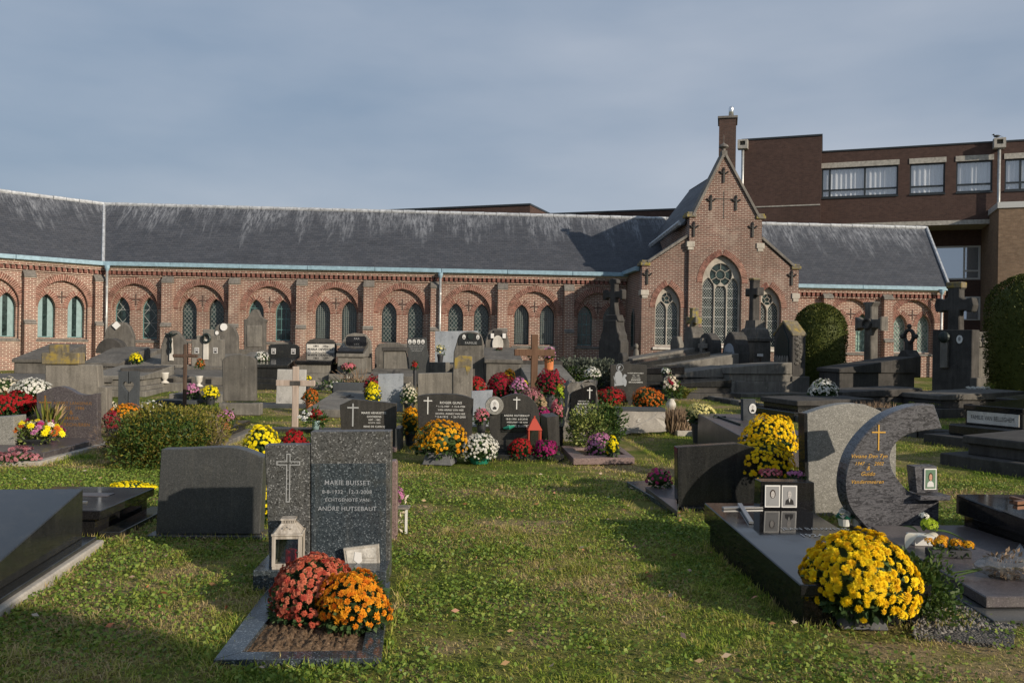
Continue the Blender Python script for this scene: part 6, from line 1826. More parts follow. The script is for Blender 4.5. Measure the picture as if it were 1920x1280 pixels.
# flowers of the middle group
mum('red chrysanthemum behind the small pale blue slab', 'red', 894, 705, 760, 36, Y=15.0, bs=0.032)
mum('large crimson dome left of the brown wooden cross', 'dark_red', 941, 697, 765, 60, Y=15.2, bs=0.032)
mum('pink daisies right of the large crimson dome', 'pink', 974, 708, 760, 36, Y=15.0, bs=0.035, n=90)
mum('golden orange chrysanthemum above the large crimson dome', 'golden', 955, 690, 735, 26, Y=17.5, bs=0.035)
mum('small yellow bunch at the left foot of the brown wooden cross', 'yellow_bright', 984, 712, 745, 16, Y=16.0, bs=0.035, n=30)
mum('crimson dome right of the brown wooden cross', 'dark_red', 1032, 691, 760, 56, Y=15.4, bs=0.032)
mum('reddish heather at the foot of the brown wooden cross', 'heather', 998, 727, 765, 50, Y=14.0, bs=0.03, name='heather', group='small bedding flowers')
mum('straw coloured dried flowers beside the round shouldered headstone', 'straw', 1016, 743, 790, 26, Y=12.8, bs=0.03, name='dried_flowers', group='small bedding flowers')
mum('purple aster in a dark planter right of the round shouldered headstone', 'magenta', 1020, 764, 800, 30, Y=12.2, bs=0.03)
mum('pale pink heather beside the rough framed plaque stone', 'rose', 1047, 748, 800, 24, Y=12.4, bs=0.03, n=60, name='heather', group='small bedding flowers')
mum('lime green shrublet at the lower right of the crimson dome', 'lime', 1052, 722, 755, 18, Y=14.6, bs=0.03, n=40, name='shrublet', group='small bedding flowers')
mum('faded pink heather behind the medallion', 'rose', 905, 765, 800, 30, Y=13.0, bs=0.03, n=50, name='heather', group='small bedding flowers')
f = Fr(1010, 790, Y=14.2, yaw=0.05)
t = thing('planter', 'dark rectangular planter holding the middle flower group', 'planter', f)
block(t, 'box', -0.75, 0.55, -0.05, 1.6, 0, 0.30, 'black_matt', 0.01)
f = Fr(1032, 800, Y=12.0, yaw=0.05)
t = thing('planter', 'small dark planter box right of the round shouldered headstone', 'planter', f)
block(t, 'box', -0.2, 0.2, 0.0, 0.6, 0, 0.30, 'black_matt', 0.01)
# brown wooden cross
f = Fr(1002, 745, Y=17.0, yaw=0.08)
t = thing('grave_cross', 'large brown wooden cross among crimson flowers in the middle of the graveyard', 'cross', f, G_CROSS)
standing_cross(t, 'beams', f.L(1002,700)[0], 0, f.L(1001,627)[1], f.L(1002,661)[1], 38/f.s, 6.2/f.s, 0, 0.12, 'wood_brown', bevel=0.006)
mum('dried garland hung behind the brown wooden cross', 'straw', 1001, 645, 700, 24, Y=17.4, kind=None, potf=0.6, bs=0.04, n=30, name='garland', group='small bedding flowers')
mum('pale pink cyclamen in a clay pot right of the brown wooden cross', 'pink', 1030, 650, 692, 26, Y=19.5, kind='terra', potf=0.45, bs=0.04, n=30, name='cyclamen', group='small bedding flowers')
# rough framed plaque stone
f = Fr(1090, 826, yaw=0.10)
t = thing('grave', 'rough hewn boulder headstone with polished black plaque and kerbed plot', 'grave', f, 'kerbed graves')
def rough(t, name, poly, y0, y1, mat, amp=0.012, parent=None):
    b = MB(); b.prism(poly, y0, y1); me = b.mesh(name)
    bm = bmesh.new(); bm.from_mesh(me); bmesh.ops.triangulate(bm, faces=bm.faces)
    for _ in range(3): bmesh.ops.subdivide_edges(bm, edges=[e for e in bm.edges if e.calc_length() > 0.07], cuts=1)
    for v in bm.verts: v.co += Vector([rnd.gauss(0,amp) for _ in range(3)])
    bm.to_mesh(me); bm.free(); return link(name, me, MT[mat], parent or t)
rough(t, 'boulder', f.P([(1056,828),(1060,790),(1065,760),(1064,722),(1070,713),(1085,717),(1118,714),(1120,745),(1124,775),(1128,828)]), 0.0, 0.28, 'old_light')
slab(t, 'plaque', f.P([(1071,800),(1069,760),(1070,738),(1075,733),(1108,721),(1114,722),(1117,727),(1115,800)]), -0.035, 0.02, 'black', 0.003)
cross_on(t, f, 1105, 726, 747, 731, 5, 1.8, 'white', -0.034, 0.004)
for body, a, b_, py in (('HIER RUSTEN',1084,1104,752),('MAURICE',1083,1104,757),('DE COQUE',1081,1106,762),('4-3-1920   29-4-1994',1076,1111,766.5),('ROBERT',1085,1103,771),('DE COQUE',1081,1106,776)):
    lettering(t, f, body, a, b_, py, MT['white'], -0.037, bold=0.006)
def kr(px, py, h=0.05): p = ground_at(px, py, h); d = p-f.o; return (d.dot(f.ex), d.dot(f.ey))
o_ = [kr(1075,864),kr(1190,862),kr(1160,836),kr(1052,838)]; i_ = [kr(1098,858),kr(1172,856),kr(1150,841),kr(1072,843)]
for a in range(4):
    c = (a+1)%4; kk = MB(); kk.hexa([(q[0],q[1],-0.03) for q in (o_[a],o_[c],i_[c],i_[a])],[(q[0],q[1],0.05) for q in (o_[a],o_[c],i_[c],i_[a])]); kk.build('kerb', MT['granite_red'], t, 0.004)
kk = MB(); kk.add([(q[0],q[1],0.02) for q in i_],[(0,1,2,3)]); kk.build('soil', MT['soil'], t)
TAKEN.append((f.o.x,f.o.y,f.yaw,-0.3,0.7,-1.9,0.3))
f = Fr(1108, 846, yaw=0.0)
t = thing('bush', 'glossy yellow green bush before the rough framed plaque stone', 'bush', f, G_BUSH)
crown(t, (-0.04,0.1,0.30), (0.30,0.26,0.28), 2200, 0.05, LF['varieg'], amp=0.16, seed=18, shell=0.4)
crown(t, (0.24,0.2,0.33), (0.22,0.22,0.31), 1600, 0.05, LF['box_green'], amp=0.16, seed=19, shell=0.4, name='green_foliage')
b = MB()
for k in range(7): b.tube([(0.05*rnd.uniform(-1,1),0.1,0),(0.2*rnd.uniform(-1,1),0.1+0.15*rnd.uniform(-1,1),0.35)],0.008,4)
b.build('stem', LF['twig'], t)
mum('pink chrysanthemum with pale buds in the kerbed plot of the plaque stone', 'pink', 1126, 812, 860, 56, potf=0.15, bs=0.026)
mum('yellow chrysanthemum on the right of the pink one in the kerbed plot', 'yellow_bright', 1152, 815, 856, 22, potf=0.15, bs=0.026, n=70, Y=10.6)
f = Fr(1172, 800, Y=14.5, yaw=0.05)
t = thing('hedge', 'low golden green hedge clump between the boulder and the rough block', 'hedge', f, G_BUSH)
crown(t, (-0.1,0,0.16), (0.5,0.35,0.24), 1400, 0.05, LF['fern'], amp=0.15, seed=28, shell=0.4)
# rough block
f = Fr(1205, 816, yaw=0.06)
t = thing('stone_block', 'rough hewn pale granite block with a small white letter on its face', 'stone block', f)
rough(t, 'block', f.P([(1164,814),(1161,770),(1246,770),(1248,808)]), 0.0, 0.25, 'rough_light', 0.008)
block(t, 'top', f.L(1158,770)[0], f.L(1248,770)[0], -0.01, 0.3, f.L(1205,771)[1], f.L(1205,765)[1], 'slate_dark', 0.005)
lettering(t, f, 'C', 1196, 1201, 788, MT['white'], -0.02)
take(f, -0.4, 0.4, -0.02, 0.3)
mum('red chrysanthemum between the boulder headstone and the etched headstone', 'red', 1148, 727, 772, 60, Y=16.4, bs=0.032)
mum('burnt orange chrysanthemum above the rough granite block', 'rust', 1217, 726, 775, 64, Y=16.2, bs=0.03)
f = Fr(1268, 812, yaw=0)
t = thing('dry_grass_clump', 'clump of tall dry grass right of the rough granite block', 'dry grass', f, G_BUSH)
n = 900; V = np.stack([rng.normal(size=n)*0.08, rng.normal(size=n)*0.08, 0*np.ones(n)],1); G = np.stack([rng.normal(size=n)*0.22, rng.normal(size=n)*0.22, np.ones(n)],1)
tag(link('blades', leaf_mesh('blades', V, G, rng.uniform(0.2,0.48,n), 0.05), LF['dry'], t), kind='stuff')
f = Fr(1260, 790, Y=17.2, yaw=0)
t = thing('bouquet_vase', 'white stone vase with a red and cream bouquet above the dry grass', 'flowers', f)
b = MB(); b.lathe([(0.07,0),(0.06,0.05),(0.10,0.12),(0.10,0.18),(0.06,0.25),(0.08,0.28)],14); b.build('vase', MT['marble'], t, smooth=True)
P, Nn = dome_points(50, 0.18,0.16,0.24, 0.50, 1.7, 3, 0.15); bloom_cloud('cream_bloom', P[::2], Nn[::2], np.full(len(P[::2]),0.04), TPL_FAR, FL['cream'], t); bloom_cloud('red_bloom', P[1::4], Nn[1::4], np.full(len(P[1::4]),0.045), TPL_FAR, FL['dark_red'], t)
crown(t, (0.02,0,0.42), (0.24,0.18,0.16), 260, 0.07, LF['box_green'], shell=0.1)
mum('pale yellow chrysanthemum behind the little white figure', 'pale_yellow', 1315, 756, 802, 54, Y=12.6, bs=0.032)
f = Fr(1288, 797, yaw=0.3)
t = thing('figurine', 'tiny white kneeling angel figurine near the dry grass', 'figurine', f)
b = MB(); b.lathe([(0.055,0),(0.05,0.06),(0.03,0.12),(0.025,0.15)],10); b.ball((0,-0.01,0.175),0.03,8,6); b.add([(0.02,0.02,0.08),(0.08,0.04,0.17),(0.05,0.03,0.06)],[(0,1,2)]); b.add([(-0.02,0.02,0.08),(-0.08,0.04,0.17),(-0.05,0.03,0.06)],[(0,2,1)]); b.build('figure', MT['porcelain'], t, smooth=True)
block(t, 'plinth', -0.08,0.08,-0.07,0.07,-0.02,0.008,'slate_dark',0.003)
f = Fr(1302, 816, yaw=0.1)
t = thing('child_grave', 'small pale kerbed grave with toys below the pale yellow flowers', 'grave', f, 'kerbed graves')
block(t, 'kerb', -0.28, 0.30, 0.0, 0.07, -0.02, 0.07, 'kerb_pale', 0.006); block(t, 'kerb', -0.28, -0.2, 0.07, 0.9, -0.02, 0.07, 'kerb_pale', 0.006); block(t, 'kerb', 0.22, 0.30, 0.07, 0.9, -0.02, 0.07, 'kerb_pale', 0.006); block(t, 'bed', -0.2, 0.22, 0.07, 0.9, -0.02, 0.02, 'soil', 0)
f = Fr(1304, 817, h=0.0, yaw=0.5)
t = thing('shoe', 'small dark and white trainer left on the child grave', 'shoe', f)
b = MB(); b.hexa([(-0.05,-0.14,0),(0.05,-0.14,0),(0.045,0.02,0),(-0.045,0.02,0)],[(-0.045,-0.135,0.03),(0.045,-0.135,0.03),(0.045,0.02,0.03),(-0.045,0.02,0.03)]); b.build('sole', MT['pot_white'], t, 0.008)
b = MB(); b.hexa([(-0.042,-0.13,0.03),(0.042,-0.13,0.03),(0.04,0.015,0.03),(-0.04,0.015,0.03)],[(-0.03,-0.09,0.055),(0.03,-0.09,0.055),(0.035,0.015,0.10),(-0.035,0.015,0.10)]); b.build('upper', MT['slate_dark'], t, 0.012)
f = Fr(1330, 820, yaw=0.2)
t = thing('pebble', 'smooth pale blue oval stone beside the small trainer', 'stone', f)
b = MB(); b.ball((0,0.1,0.06),(0.12,0.07,0.05),14,8); b.build('stone', MT['slate_blue'], t, smooth=True)
# dark tomb with oval portrait stele
f = Fr(1412, 838, Y=11.4, yaw=0.06)
t = thing('tomb', 'dark brown granite tomb with a small oval portrait stele and two metal crosses', 'tomb', f, G_TOMB)
zt_ = lambda y: 0.42+0.06*y
block(t, 'ledger', -0.45, 0.45, -1.0, 1.0, 0.0, zt_(-1.0), 'granite_brown', 0.006, zb=zt_(1.0))
slab(t, 'stele', [(0.0,0.4),(-0.01,0.74),(0.17,0.74),(0.18,0.4)], 0.35, 0.45, 'slate_dark', 0.005)
sf = f.sub(0.35)
portrait(t, sf, 1411, 765.5, 14, 19, oval=True)
b = MB(); lying_bar(b,(-0.28,0.75),(-0.17,-0.1),0.03,zt_,0.003,0.02); lying_bar(b,(-0.34,0.6),(-0.16,0.62),0.03,zt_,0.003,0.02); lying_bar(b,(-0.16,-0.35),(0.10,-0.3),0.04,zt_,0.003,0.02); b.build('cross', MT['verdigris'], t)
take(f, -0.5, 0.5, -1.0, 1.0)
# etched headstone
f = Fr(1180, 757, yaw=0.05)
t = thing('headstone', 'charcoal headstone etched with a white kneeling figure and child', 'headstone', f, G_HEAD)
slab(t, 'stone', f.P([(1147,757),(1145,684),(1172,681),(1213,684),(1212,757)]), 0.0, 0.12, 'granite_dark', 0.005)
b = MB()
for poly in (catmull([(1152,724),(1153,703),(1157,696),(1161,695),(1166,700),(1168,712),(1170,720),(1166,722),(1155,723)],3), [(1158,696)]+ell(1162,690,3.6,4.6,14)[3:13], catmull([(1168,706),(1171,701),(1175,704),(1172,708),(1175,714),(1174,722),(1171,724),(1167,716)],3), [(1150,704),(1153,708),(1156,720),(1153,719)]):
    b.prism(f.P(poly), -0.003, 0.004)
b.build('etched_figures', MT['letters_grey'], t)
b = MB()
for a in range(0,360,30): b.tube([(f.L(1162,689)[0]+6.4/f.s*math.cos(R(a+q)),-0.003,f.L(1162,689)[1]+6.4/f.s*math.sin(R(a+q))) for q in (0,15,30)],0.006,4)
b.build('halo', MT['letters_grey'], t)
for body, a, b_, py in (('ROGER BROECKAERT',1177,1207,699.5),('1921 - 1989',1186,1199,704),('ECHTG. VAN',1185,1200,708),('JEANNINE',1183,1201,712),('BRUGGHEMAN',1179,1205,716.5)):
    lettering(t, f, body, a, b_, py, MT['white'], -0.002, bold=0.006)
block(t, 'base', -0.45, 0.45, -0.3, 0.2, -0.02, 0.10, 'granite_dark', 0.006)
take(f, -0.5, 0.5, -0.3, 0.2)
mum('small white chrysanthemum left of the etched headstone', 'white', 1112, 689, 716, 30, Y=19.0, bs=0.04)
mum('small white flowers by the dark ledgers right of the etched headstone', 'white', 1250, 689, 705, 20, Y=20.0, bs=0.04, n=20)
# lavender hedge
f = Fr(1108, 700, Y=23.2, yaw=0.05)
t = thing('shrub', 'low grey green lavender hedge below the chapel side', 'hedge', f, G_BUSH)
crown(t, (0,0,0.42), (1.0,0.5,0.45), 4500, 0.09, LF['grey'], amp=0.14, seed=33, shell=0.4, box=0.5)
crown(t, (-0.35,-0.2,0.3), (0.55,0.4,0.36), 1500, 0.08, LF['box_green'], amp=0.14, seed=34, shell=0.4, name='dark_foliage')
def fern(px, Y, label, s_=0.5, n=26, py=None):
    f = Fr(px, Y=Y, yaw=0)
    t = thing('fern', label, 'fern', f, G_BUSH)
    for k in range(n):
        a = rnd.random()*6.283; L = s_*rnd.uniform(0.6,1.0)
        V = np.array([(math.cos(a)*L*0.9*q, math.sin(a)*L*0.9*q, 0.1+L*(1.1*q-0.75*q*q)) for q in np.linspace(0.05,1,16)])
        P = np.repeat(V,2,0); side = np.array([-math.sin(a), math.cos(a), 0.1]); sg = np.tile([1,-1],16)[:,None]
        G = side*sg+np.array([math.cos(a),math.sin(a),0.0])*0.4
        o = link('frond', leaf_mesh('frond', P, G, np.repeat(0.13*s_*(1.15-np.linspace(0.05,1,16)),2)*1.6, 0.3), LF['fern'], t)
fern(1278, 19.6, 'arching yellow green fern among the dark ledgers right of the etched headstone', 0.62)
fern(1712, 16.4, 'dark fern clump before the tall cross monument on the right', 0.60)
# ------------------------------------------------------------------ back row along the cloister (left)
def ledger_tomb(px, Y, w, L, zf, zh, mat, label, steps=((0.10,0.12),), lid=None, yaw=0.08, name='tomb'):
    """foot at picture column px and depth Y; slopes up from zf to zh at the head; returns thing and the frame"""
    f = Fr(px, Y=Y, yaw=yaw)
    t = thing(name, label, 'tomb', f, G_TOMB)
    z = 0.0
    for (ov, h) in steps:
        block(t, 'step', -w/2-ov, w/2+ov, -ov, L+ov, z-(0.1 if z == 0 else 0), z+h, mat, 0.012); z += h
    lm = lid or mat
    block(t, 'body', -w/2+0.04, w/2-0.04, 0.03, L, z, zf-0.09, mat, 0.01, zb=zh-0.09)
    block(t, 'ledger', -w/2, w/2, -0.02, L, zf-0.09, zf, lm, 0.012, zb=zh)
    take(f, -w/2-0.15, w/2+0.15, -0.15, L)
    return t, f
def hpoly(f, off, pts): return f.P(pts, off)
def zz(f, py, off=0.0, px=None): return f.L(CX if px is None else px, py, off)[1]

# far left ledgers
t, f = ledger_tomb(60, 22.5, 1.0, 2.2, 0.62, 1.02, 'old', 'broad old tomb with an upturned head at the far left of the back row', ((0.12,0.14),(0.05,0.10)))
t, f = ledger_tomb(20, 18.0, 2.6, 1.6, 0.40, 0.46, 'old', 'wide low stone tomb with shadowed ledge at the left edge behind the white flowers', ((0.15,0.12),))
t, f = ledger_tomb(190, 21.5, 0.95, 2.2, 0.60, 1.0, 'old', 'old grey tomb right of the lichened cross with its head against the wall', ((0.12,0.14),(0.05,0.10)))
slab(t, 'head_scroll', [(x-0.55, z+0.25) for x,z in ell(0,0.55,0.38,0.42,16,0,180)], 2.0, 2.4, 'old_dark', 0.02)
t, f = ledger_tomb(215, 19.0, 1.25, 2.2, 0.45, 0.62, 'old_light', 'flat old tomb with a lettered front panel behind the heart stele', ((0.1,0.12),(0.04,0.1)))
x0, x1 = f.L(186,688)[0], f.L(212,688)[0]
block(t, 'letter_panel', x0, x1, -0.03, 0.0, 0.30, 0.40, 'old', 0.004)
lettering(t, f, 'FAMILIE', 188, 210, 688, MT['old_dark'], -0.034)
# diamond plaque stone
t, f = ledger_tomb(222, 22.8, 0.95, 2.0, 0.62, 0.92, 'old', 'old tomb whose shouldered headstone bears a white lozenge plaque', ((0.12,0.14),))
P_ = f.P([(193,668),(194,635),(200,615),(210,606),(220,604),(233,604),(243,612),(250,630),(250,672)], 2.0)
slab(t, 'headstone', P_, 2.0, 2.2, 'old', 0.015)
c = f.L(219, 610, 2.0); q = 0.12
block(t, 'cross', -0.25, 0.25, 1.2, 1.3, 0.83, 0.86, 'old_dark', 0.004)
b = MB(); b.prism([(c[0]-q,c[1]),(c[0],c[1]-q),(c[0]+q,c[1]),(c[0],c[1]+q)],1.94,2.01); b.build('lozenge_plaque', MT['porcelain'], t)
t, f = ledger_tomb(262, 22.6, 0.9, 2.0, 0.50, 0.78, 'old_light', 'low pale tomb right of the lozenge plaque tomb with yellow flowers', ((0.12,0.14),))
mum('yellow chrysanthemum lying on the pale tomb beside the crucifix stone', 'yellow_bright', 256, 661, 680, 24, Y=21.8, h=0.34, kind=None, potf=0.1, bs=0.04)
t, f = ledger_tomb(258, 19.8, 0.75, 1.6, 0.58, 0.6, 'old_dark', 'dark hollow topped tomb beside the flat lettered tomb', ((0.1,0.1),))
# crucifix stone
f = Fr(322, Y=22.6, yaw=0.08)
t = thing('headstone', 'round headed old headstone with a dark bronze crucifix on a white pillar', 'headstone', f, G_HEAD)
slab(t, 'stone', f.P([(301,690),(302,648),(309,628),(318,621),(325,619),(333,622),(341,632),(349,642),(349,690)]), 0.0, 0.2, 'old', 0.015)
block(t, 'base', -0.42, 0.46, -0.12, 0.3, 0, zz(f,683,0,322), 'old_light', 0.015); block(t, 'step', -0.7, 0.7, -0.5, 0.35, -0.1, zz(f,692,0,322)-0.1, 'old', 0.015)
cx, za = f.L(322.5, 632)
slab(t, 'white_pillar', f.P([(318,676),(319,634),(324,634),(326,676)]), -0.05, 0.01, 'marble', 0.006)
b = MB(); b.tube([(cx,-0.09,za+0.06),(cx,-0.09,za-0.10),(cx,-0.1,za-0.3),(cx,-0.09,za-0.42)],[0.035,0.04,0.035,0.02],6); b.ball((cx,-0.1,za+0.1),0.045,8,6); b.tube([(cx-0.16,-0.08,za+0.10),(cx,-0.09,za+0.04),(cx+0.16,-0.08,za+0.10)],[0.018,0.03,0.018],6); b.build('crucifix', MT['verdigris'], t)
take(f,-0.7,0.7,-0.5,0.4)
def urn(px, pyb, Y, label, py_top, h):
    f = Fr(px, Y=Y, h=h, yaw=0)
    t = thing('stone_urn', label, 'urn', f, 'pale stone urns')
    H = 20/f.s
    b = MB(); b.lathe([(0.10,0),(0.10,0.02),(0.035,H*0.25),(0.04,H*0.3),(0.08,H*0.5),(0.085,H*0.85),(0.10,H)],14); b.build('urn', MT['marble'], t, smooth=True); return f
# low ledger row in front of them
f = Fr(325, Y=20.6, yaw=0.08)
t = thing('tomb', 'pair of low stepped ledgers with dark vents below the crucifix stone', 'tomb', f, G_TOMB)
block(t, 'step', -1.6, 1.25, -0.1, 2.0, -0.1, 0.13, 'old', 0.012); block(t, 'step', -0.55, 0.45, -0.22, 0.0, -0.1, 0.20, 'old_light', 0.012)
block(t, 'ledger', -1.5, 1.15, 0.15, 2.0, 0.13, 0.34, 'old', 0.012, zb=0.5); 
for x in (-0.95, -0.15, 0.28, 0.75): block(t, 'vent', x, x+0.12, 0.13, 0.16, 0.17, 0.29, 'black_ink', 0)
take(f,-1.7,1.3,-0.25,2)
urn(310, 703, 20.4, 'pale stone urn left of the thin dark cross', 683, 0.2)
fu = urn(374, 703, 20.4, 'pale stone urn holding a small red flower bunch', 683, 0.13)
mum('small red and orange bunch in the right pale urn', 'rust', 376, 672, 690, 18, Y=20.4, h=0.30, kind=None, potf=0.1, bs=0.035, n=24)
# stepped cross monument with wreath
f = Fr(388, Y=22.6, yaw=0.08)
t = thing('headstone', 'stepped cross shaped old monument with a dark wreath and two small portraits', 'headstone', f, G_HEAD)
slab(t, 'monument', f.P([(358,690),(359,636),(368,636),(368,629),(380,629),(380,617),(397,617),(397,629),(408,629),(408,636),(417,637),(418,690)]), 0.0, 0.25, 'old_light', 0.015)
slab(t, 'pale_panel', f.P([(381,674),(382,636),(391,636),(391,674)]), -0.03, 0.01, 'marble', 0.005)
b = MB(); c = f.L(388,634); b.tube([(c[0]+0.09*math.cos(R(a)),-0.05,c[1]+0.11*math.sin(R(a))) for a in range(0,361,30)],0.035,6); b.build('wreath', MT['verdigris'], t)
for px in (369, 404):
    portrait(t, f, px, 657, 8, 11, oval=False)
block(t, 'base', -0.5, 0.5, -0.4, 0.3, -0.1, zz(f,686,0,388), 'old', 0.015)
# white plaque stone
f = Fr(425, Y=24.6, yaw=0.08)
t = thing('headstone', 'low arched old headstone with a round white plaque on its crown', 'headstone', f, G_HEAD)
slab(t, 'stone', f.P([(398,690),(399,634)]+catmull([(399,634),(405,612),(415,607),(428,607),(438,614),(445,630)],3)+[(446,690)]), 0.0, 0.22, 'old', 0.015)
c = f.L(420, 613); b = MB(); b.prism(ell(c[0],c[1],0.10,0.11,10), -0.05, 0.01); b.build('round_plaque', MT['porcelain'], t)
c = f.L(407, 624); b = MB(); b.prism(ell(c[0],c[1],0.05,0.06,10), -0.03, 0.01); b.build('small_plaque', MT['porcelain'], t)
block(t, 'ledger', -0.4, 0.45, -1.8, 0.0, -0.1, zz(f,676,-1.8,425), 'old_light', 0.012, zb=zz(f,662,0,425))
# tall bell topped stele
f = Fr(477, Y=25.5, yaw=0.08)
t = thing('headstone', 'tall bell topped old stele before the cloister windows', 'headstone', f, G_HEAD)
slab(t, 'stele', f.P([(458,700),(457,606),(457,600)]+catmull([(457,599),(464,596),(469,586),(475,580),(483,581),(488,592),(494,597),(500,600)],3)+[(497,606),(496,700)]), 0.0, 0.25, 'old', 0.02)
slab(t, 'panel', f.P([(463,650),(463,610),(491,610),(491,650)]), -0.02, 0.02, 'old_light', 0.01)
block(t, 'base', -0.42, 0.42, -0.15, 0.35, -0.1, zz(f,655,0,477), 'old', 0.02)
t, f = ledger_tomb(470, 23.0, 0.9, 2.0, 0.60, 0.86, 'old_light', 'pale old ledger below the tall bell topped stele', ((0.1,0.14),))
mum('white chrysanthemum on the ledger left of the black portrait headstone', 'white', 491, 659, 678, 26, Y=22.4, h=0.55, kind=None, potf=0.1, bs=0.04)
# black portrait headstone
t, f = ledger_tomb(505, 21.6, 0.95, 1.9, 0.62, 0.80, 'black_matt', 'black tomb with two portraits on its headstone in the back row', ((0.12,0.16),(0.06,0.12)))
hs = f.P([(503,685),(503,650)]+catmull([(503,648),(515,645),(550,645),(561,650)],3)+[(562,685)], 1.6)
slab(t, 'headstone', hs, 1.6, 1.72, 'black_matt', 0.008)
sf = f.sub(1.6)
portrait(t, sf, 513, 658, 8.5, 11, oval=False); portrait(t, sf, 550, 658.5, 8.5, 11, oval=False)
# white panelled tomb
t, f = ledger_tomb(588, 21.8, 0.92, 1.8, 0.72, 0.95, 'old_light', 'tomb with polished dark slab and a pale name panel in the back row', ((0.12,0.2),(0.05,0.2)), 'black')
slab(t, 'headstone', f.P([(573,690),(573,645)]+catmull([(573,645),(583,636),(603,634),(624,638),(630,648)],3)+[(631,690)],1.6), 1.6, 1.8, 'old_dark', 0.012)
slab(t, 'name_panel', f.P([(575,672),(575,645),(627,645),(627,672)],1.58), 1.56, 1.61, 'marble', 0.004)
sf = f.sub(1.56)
for body, a, b_, py in (('FLORENT DECONINCK',576,626,642.5),('1891    1956',588,616,649),('MARIA DEWAELE',577,625,655),('1894 - 1967',588,614,661.5)):
    lettering(t, sf, body, a, b_, py, MT['black_ink'], -0.008, bold=0.01)
portrait(t, sf, 580, 661, 7, 10, oval=False); portrait(t, sf, 615, 661, 7, 10, oval=False)
mum('small red bunch between the name panel tomb and the black plaque tomb', 'red', 638, 652, 664, 10, Y=23.5, h=0.9, kind=None, potf=0.1, bs=0.04, n=12)
# PAX tomb
t, f = ledger_tomb(657, 21.8, 0.72, 1.5, 0.92, 1.12, 'old_light', 'stepped pale tomb with a black arched plaque and dark sloping book slab', ((0.32,0.14),(0.16,0.26)), 'old_light')
slab(t, 'headstone', f.P([(640,700),(641,640),(650,627),(664,624),(684,626),(695,640),(697,700)],1.45), 1.45, 1.75, 'old_light', 0.015)
slab(t, 'black_plaque', f.P([(650,664),(650,632),(653,630),(684,630),(687,633),(687,664)],1.43), 1.42, 1.46, 'black', 0.004)
sf = f.sub(1.42)
lettering(t, sf, 'PAX', 664, 674, 635, MT['silver'], -0.004, bold=0.0)
portrait(t, sf, 668.5, 647, 8.5, 11.5, oval=False)
b = MB(); b.hexa([(-0.33,0.0,0.93),(0.33,0.0,0.93),(0.33,1.35,1.13),(-0.33,1.35,1.13)],[(-0.33,0.0,0.99),(0.33,0.0,0.99),(0.33,1.35,1.22),(-0.33,1.35,1.22)]); b.build('book_slab', MT['black'], t, 0.008)
lying_text(t, 'RUST IN VREDE', 0, 0.6, 0.5, lambda y: 0.99+0.17*y, 'silver')
block(t, 'label', -0.06, 0.03, -0.166, -0.158, 0.30, 0.35, 'marble', 0)
mum('pink roses on the front step of the stepped pale tomb', 'rose', 654, 679, 693, 26, Y=21.65, h=0.40, kind=None, potf=0.1, bs=0.045, n=40)
# table tomb
f = Fr(735, Y=22.0, yaw=0.08)
t = thing('tomb', 'table shaped old tomb with a dark overhanging head slab in the back row', 'tomb', f, G_TOMB)
block(t, 'step', -0.62, 0.62, -0.3, 2.0, -0.1, 0.18, 'old_light', 0.012)
block(t, 'ledger', -0.55, 0.55, -0.2, 1.0, 0.18, 0.36, 'old', 0.012, zb=0.52)
slab(t, 'head_block', f.P([(718,700),(719,656),(759,656),(772,700)],1.0), 1.0, 1.6, 'old_light', 0.02)
slab(t, 'overhang', f.P([(716,658),(716,651),(767,651),(768,658)],0.95), 0.95, 1.7, 'old_dark', 0.01)
b = MB(); lying_bar(b,(-0.12,0.35),(0.2,0.35),0.05,lambda y:0.36+0.13*(y+0.2),0.002,0.012); lying_bar(b,(0.04,0.1),(0.04,0.7),0.05,lambda y:0.36+0.13*(y+0.2),0.002,0.012); b.build('cross', MT['old_dark'], t)
take(f,-0.6,0.6,-0.3,2)
f = Fr(722, Y=24.6, yaw=0.08)
t = thing('headstone', 'low arched grey headstone half hidden by the table shaped tomb', 'headstone', f, G_HEAD)
slab(t, 'stone', f.P([(702,710),(703,656)]+catmull([(703,655),(712,645),(730,642),(748,643),(763,650)],3)+[(764,710)]), 0.0, 0.3, 'old', 0.015)
# four portrait headstone
f = Fr(783, Y=23.0, yaw=0.08)
t = thing('headstone', 'dark slate headstone with four oval portraits in a row', 'headstone', f, G_HEAD)
slab(t, 'stone', f.P([(770,720),(764,660),(763,634),(800,633),(801,655),(805,675),(808,720)]), 0.0, 0.14, 'granite_grey', 0.01)
for px in (768.5, 776.5, 785, 793): portrait(t, f, px, 640.5, 6.4, 8.6, oval=True)
for k in range(4): lettering(t, f, ('JAN DE BOCK 1899-1971','MARIA CLAES 1902-1980','PIET DE BOCK 1930','LEA DE BOCK')[k], 766+k*2, 797-k*2, 648+k*3.2, MT['silver'], -0.002, bold=0.0)
mum('small red flowers and leaves right of the table shaped tomb', 'red', 779, 676, 700, 12, Y=21.5, bs=0.04, n=16, kind='round', potf=0.5)
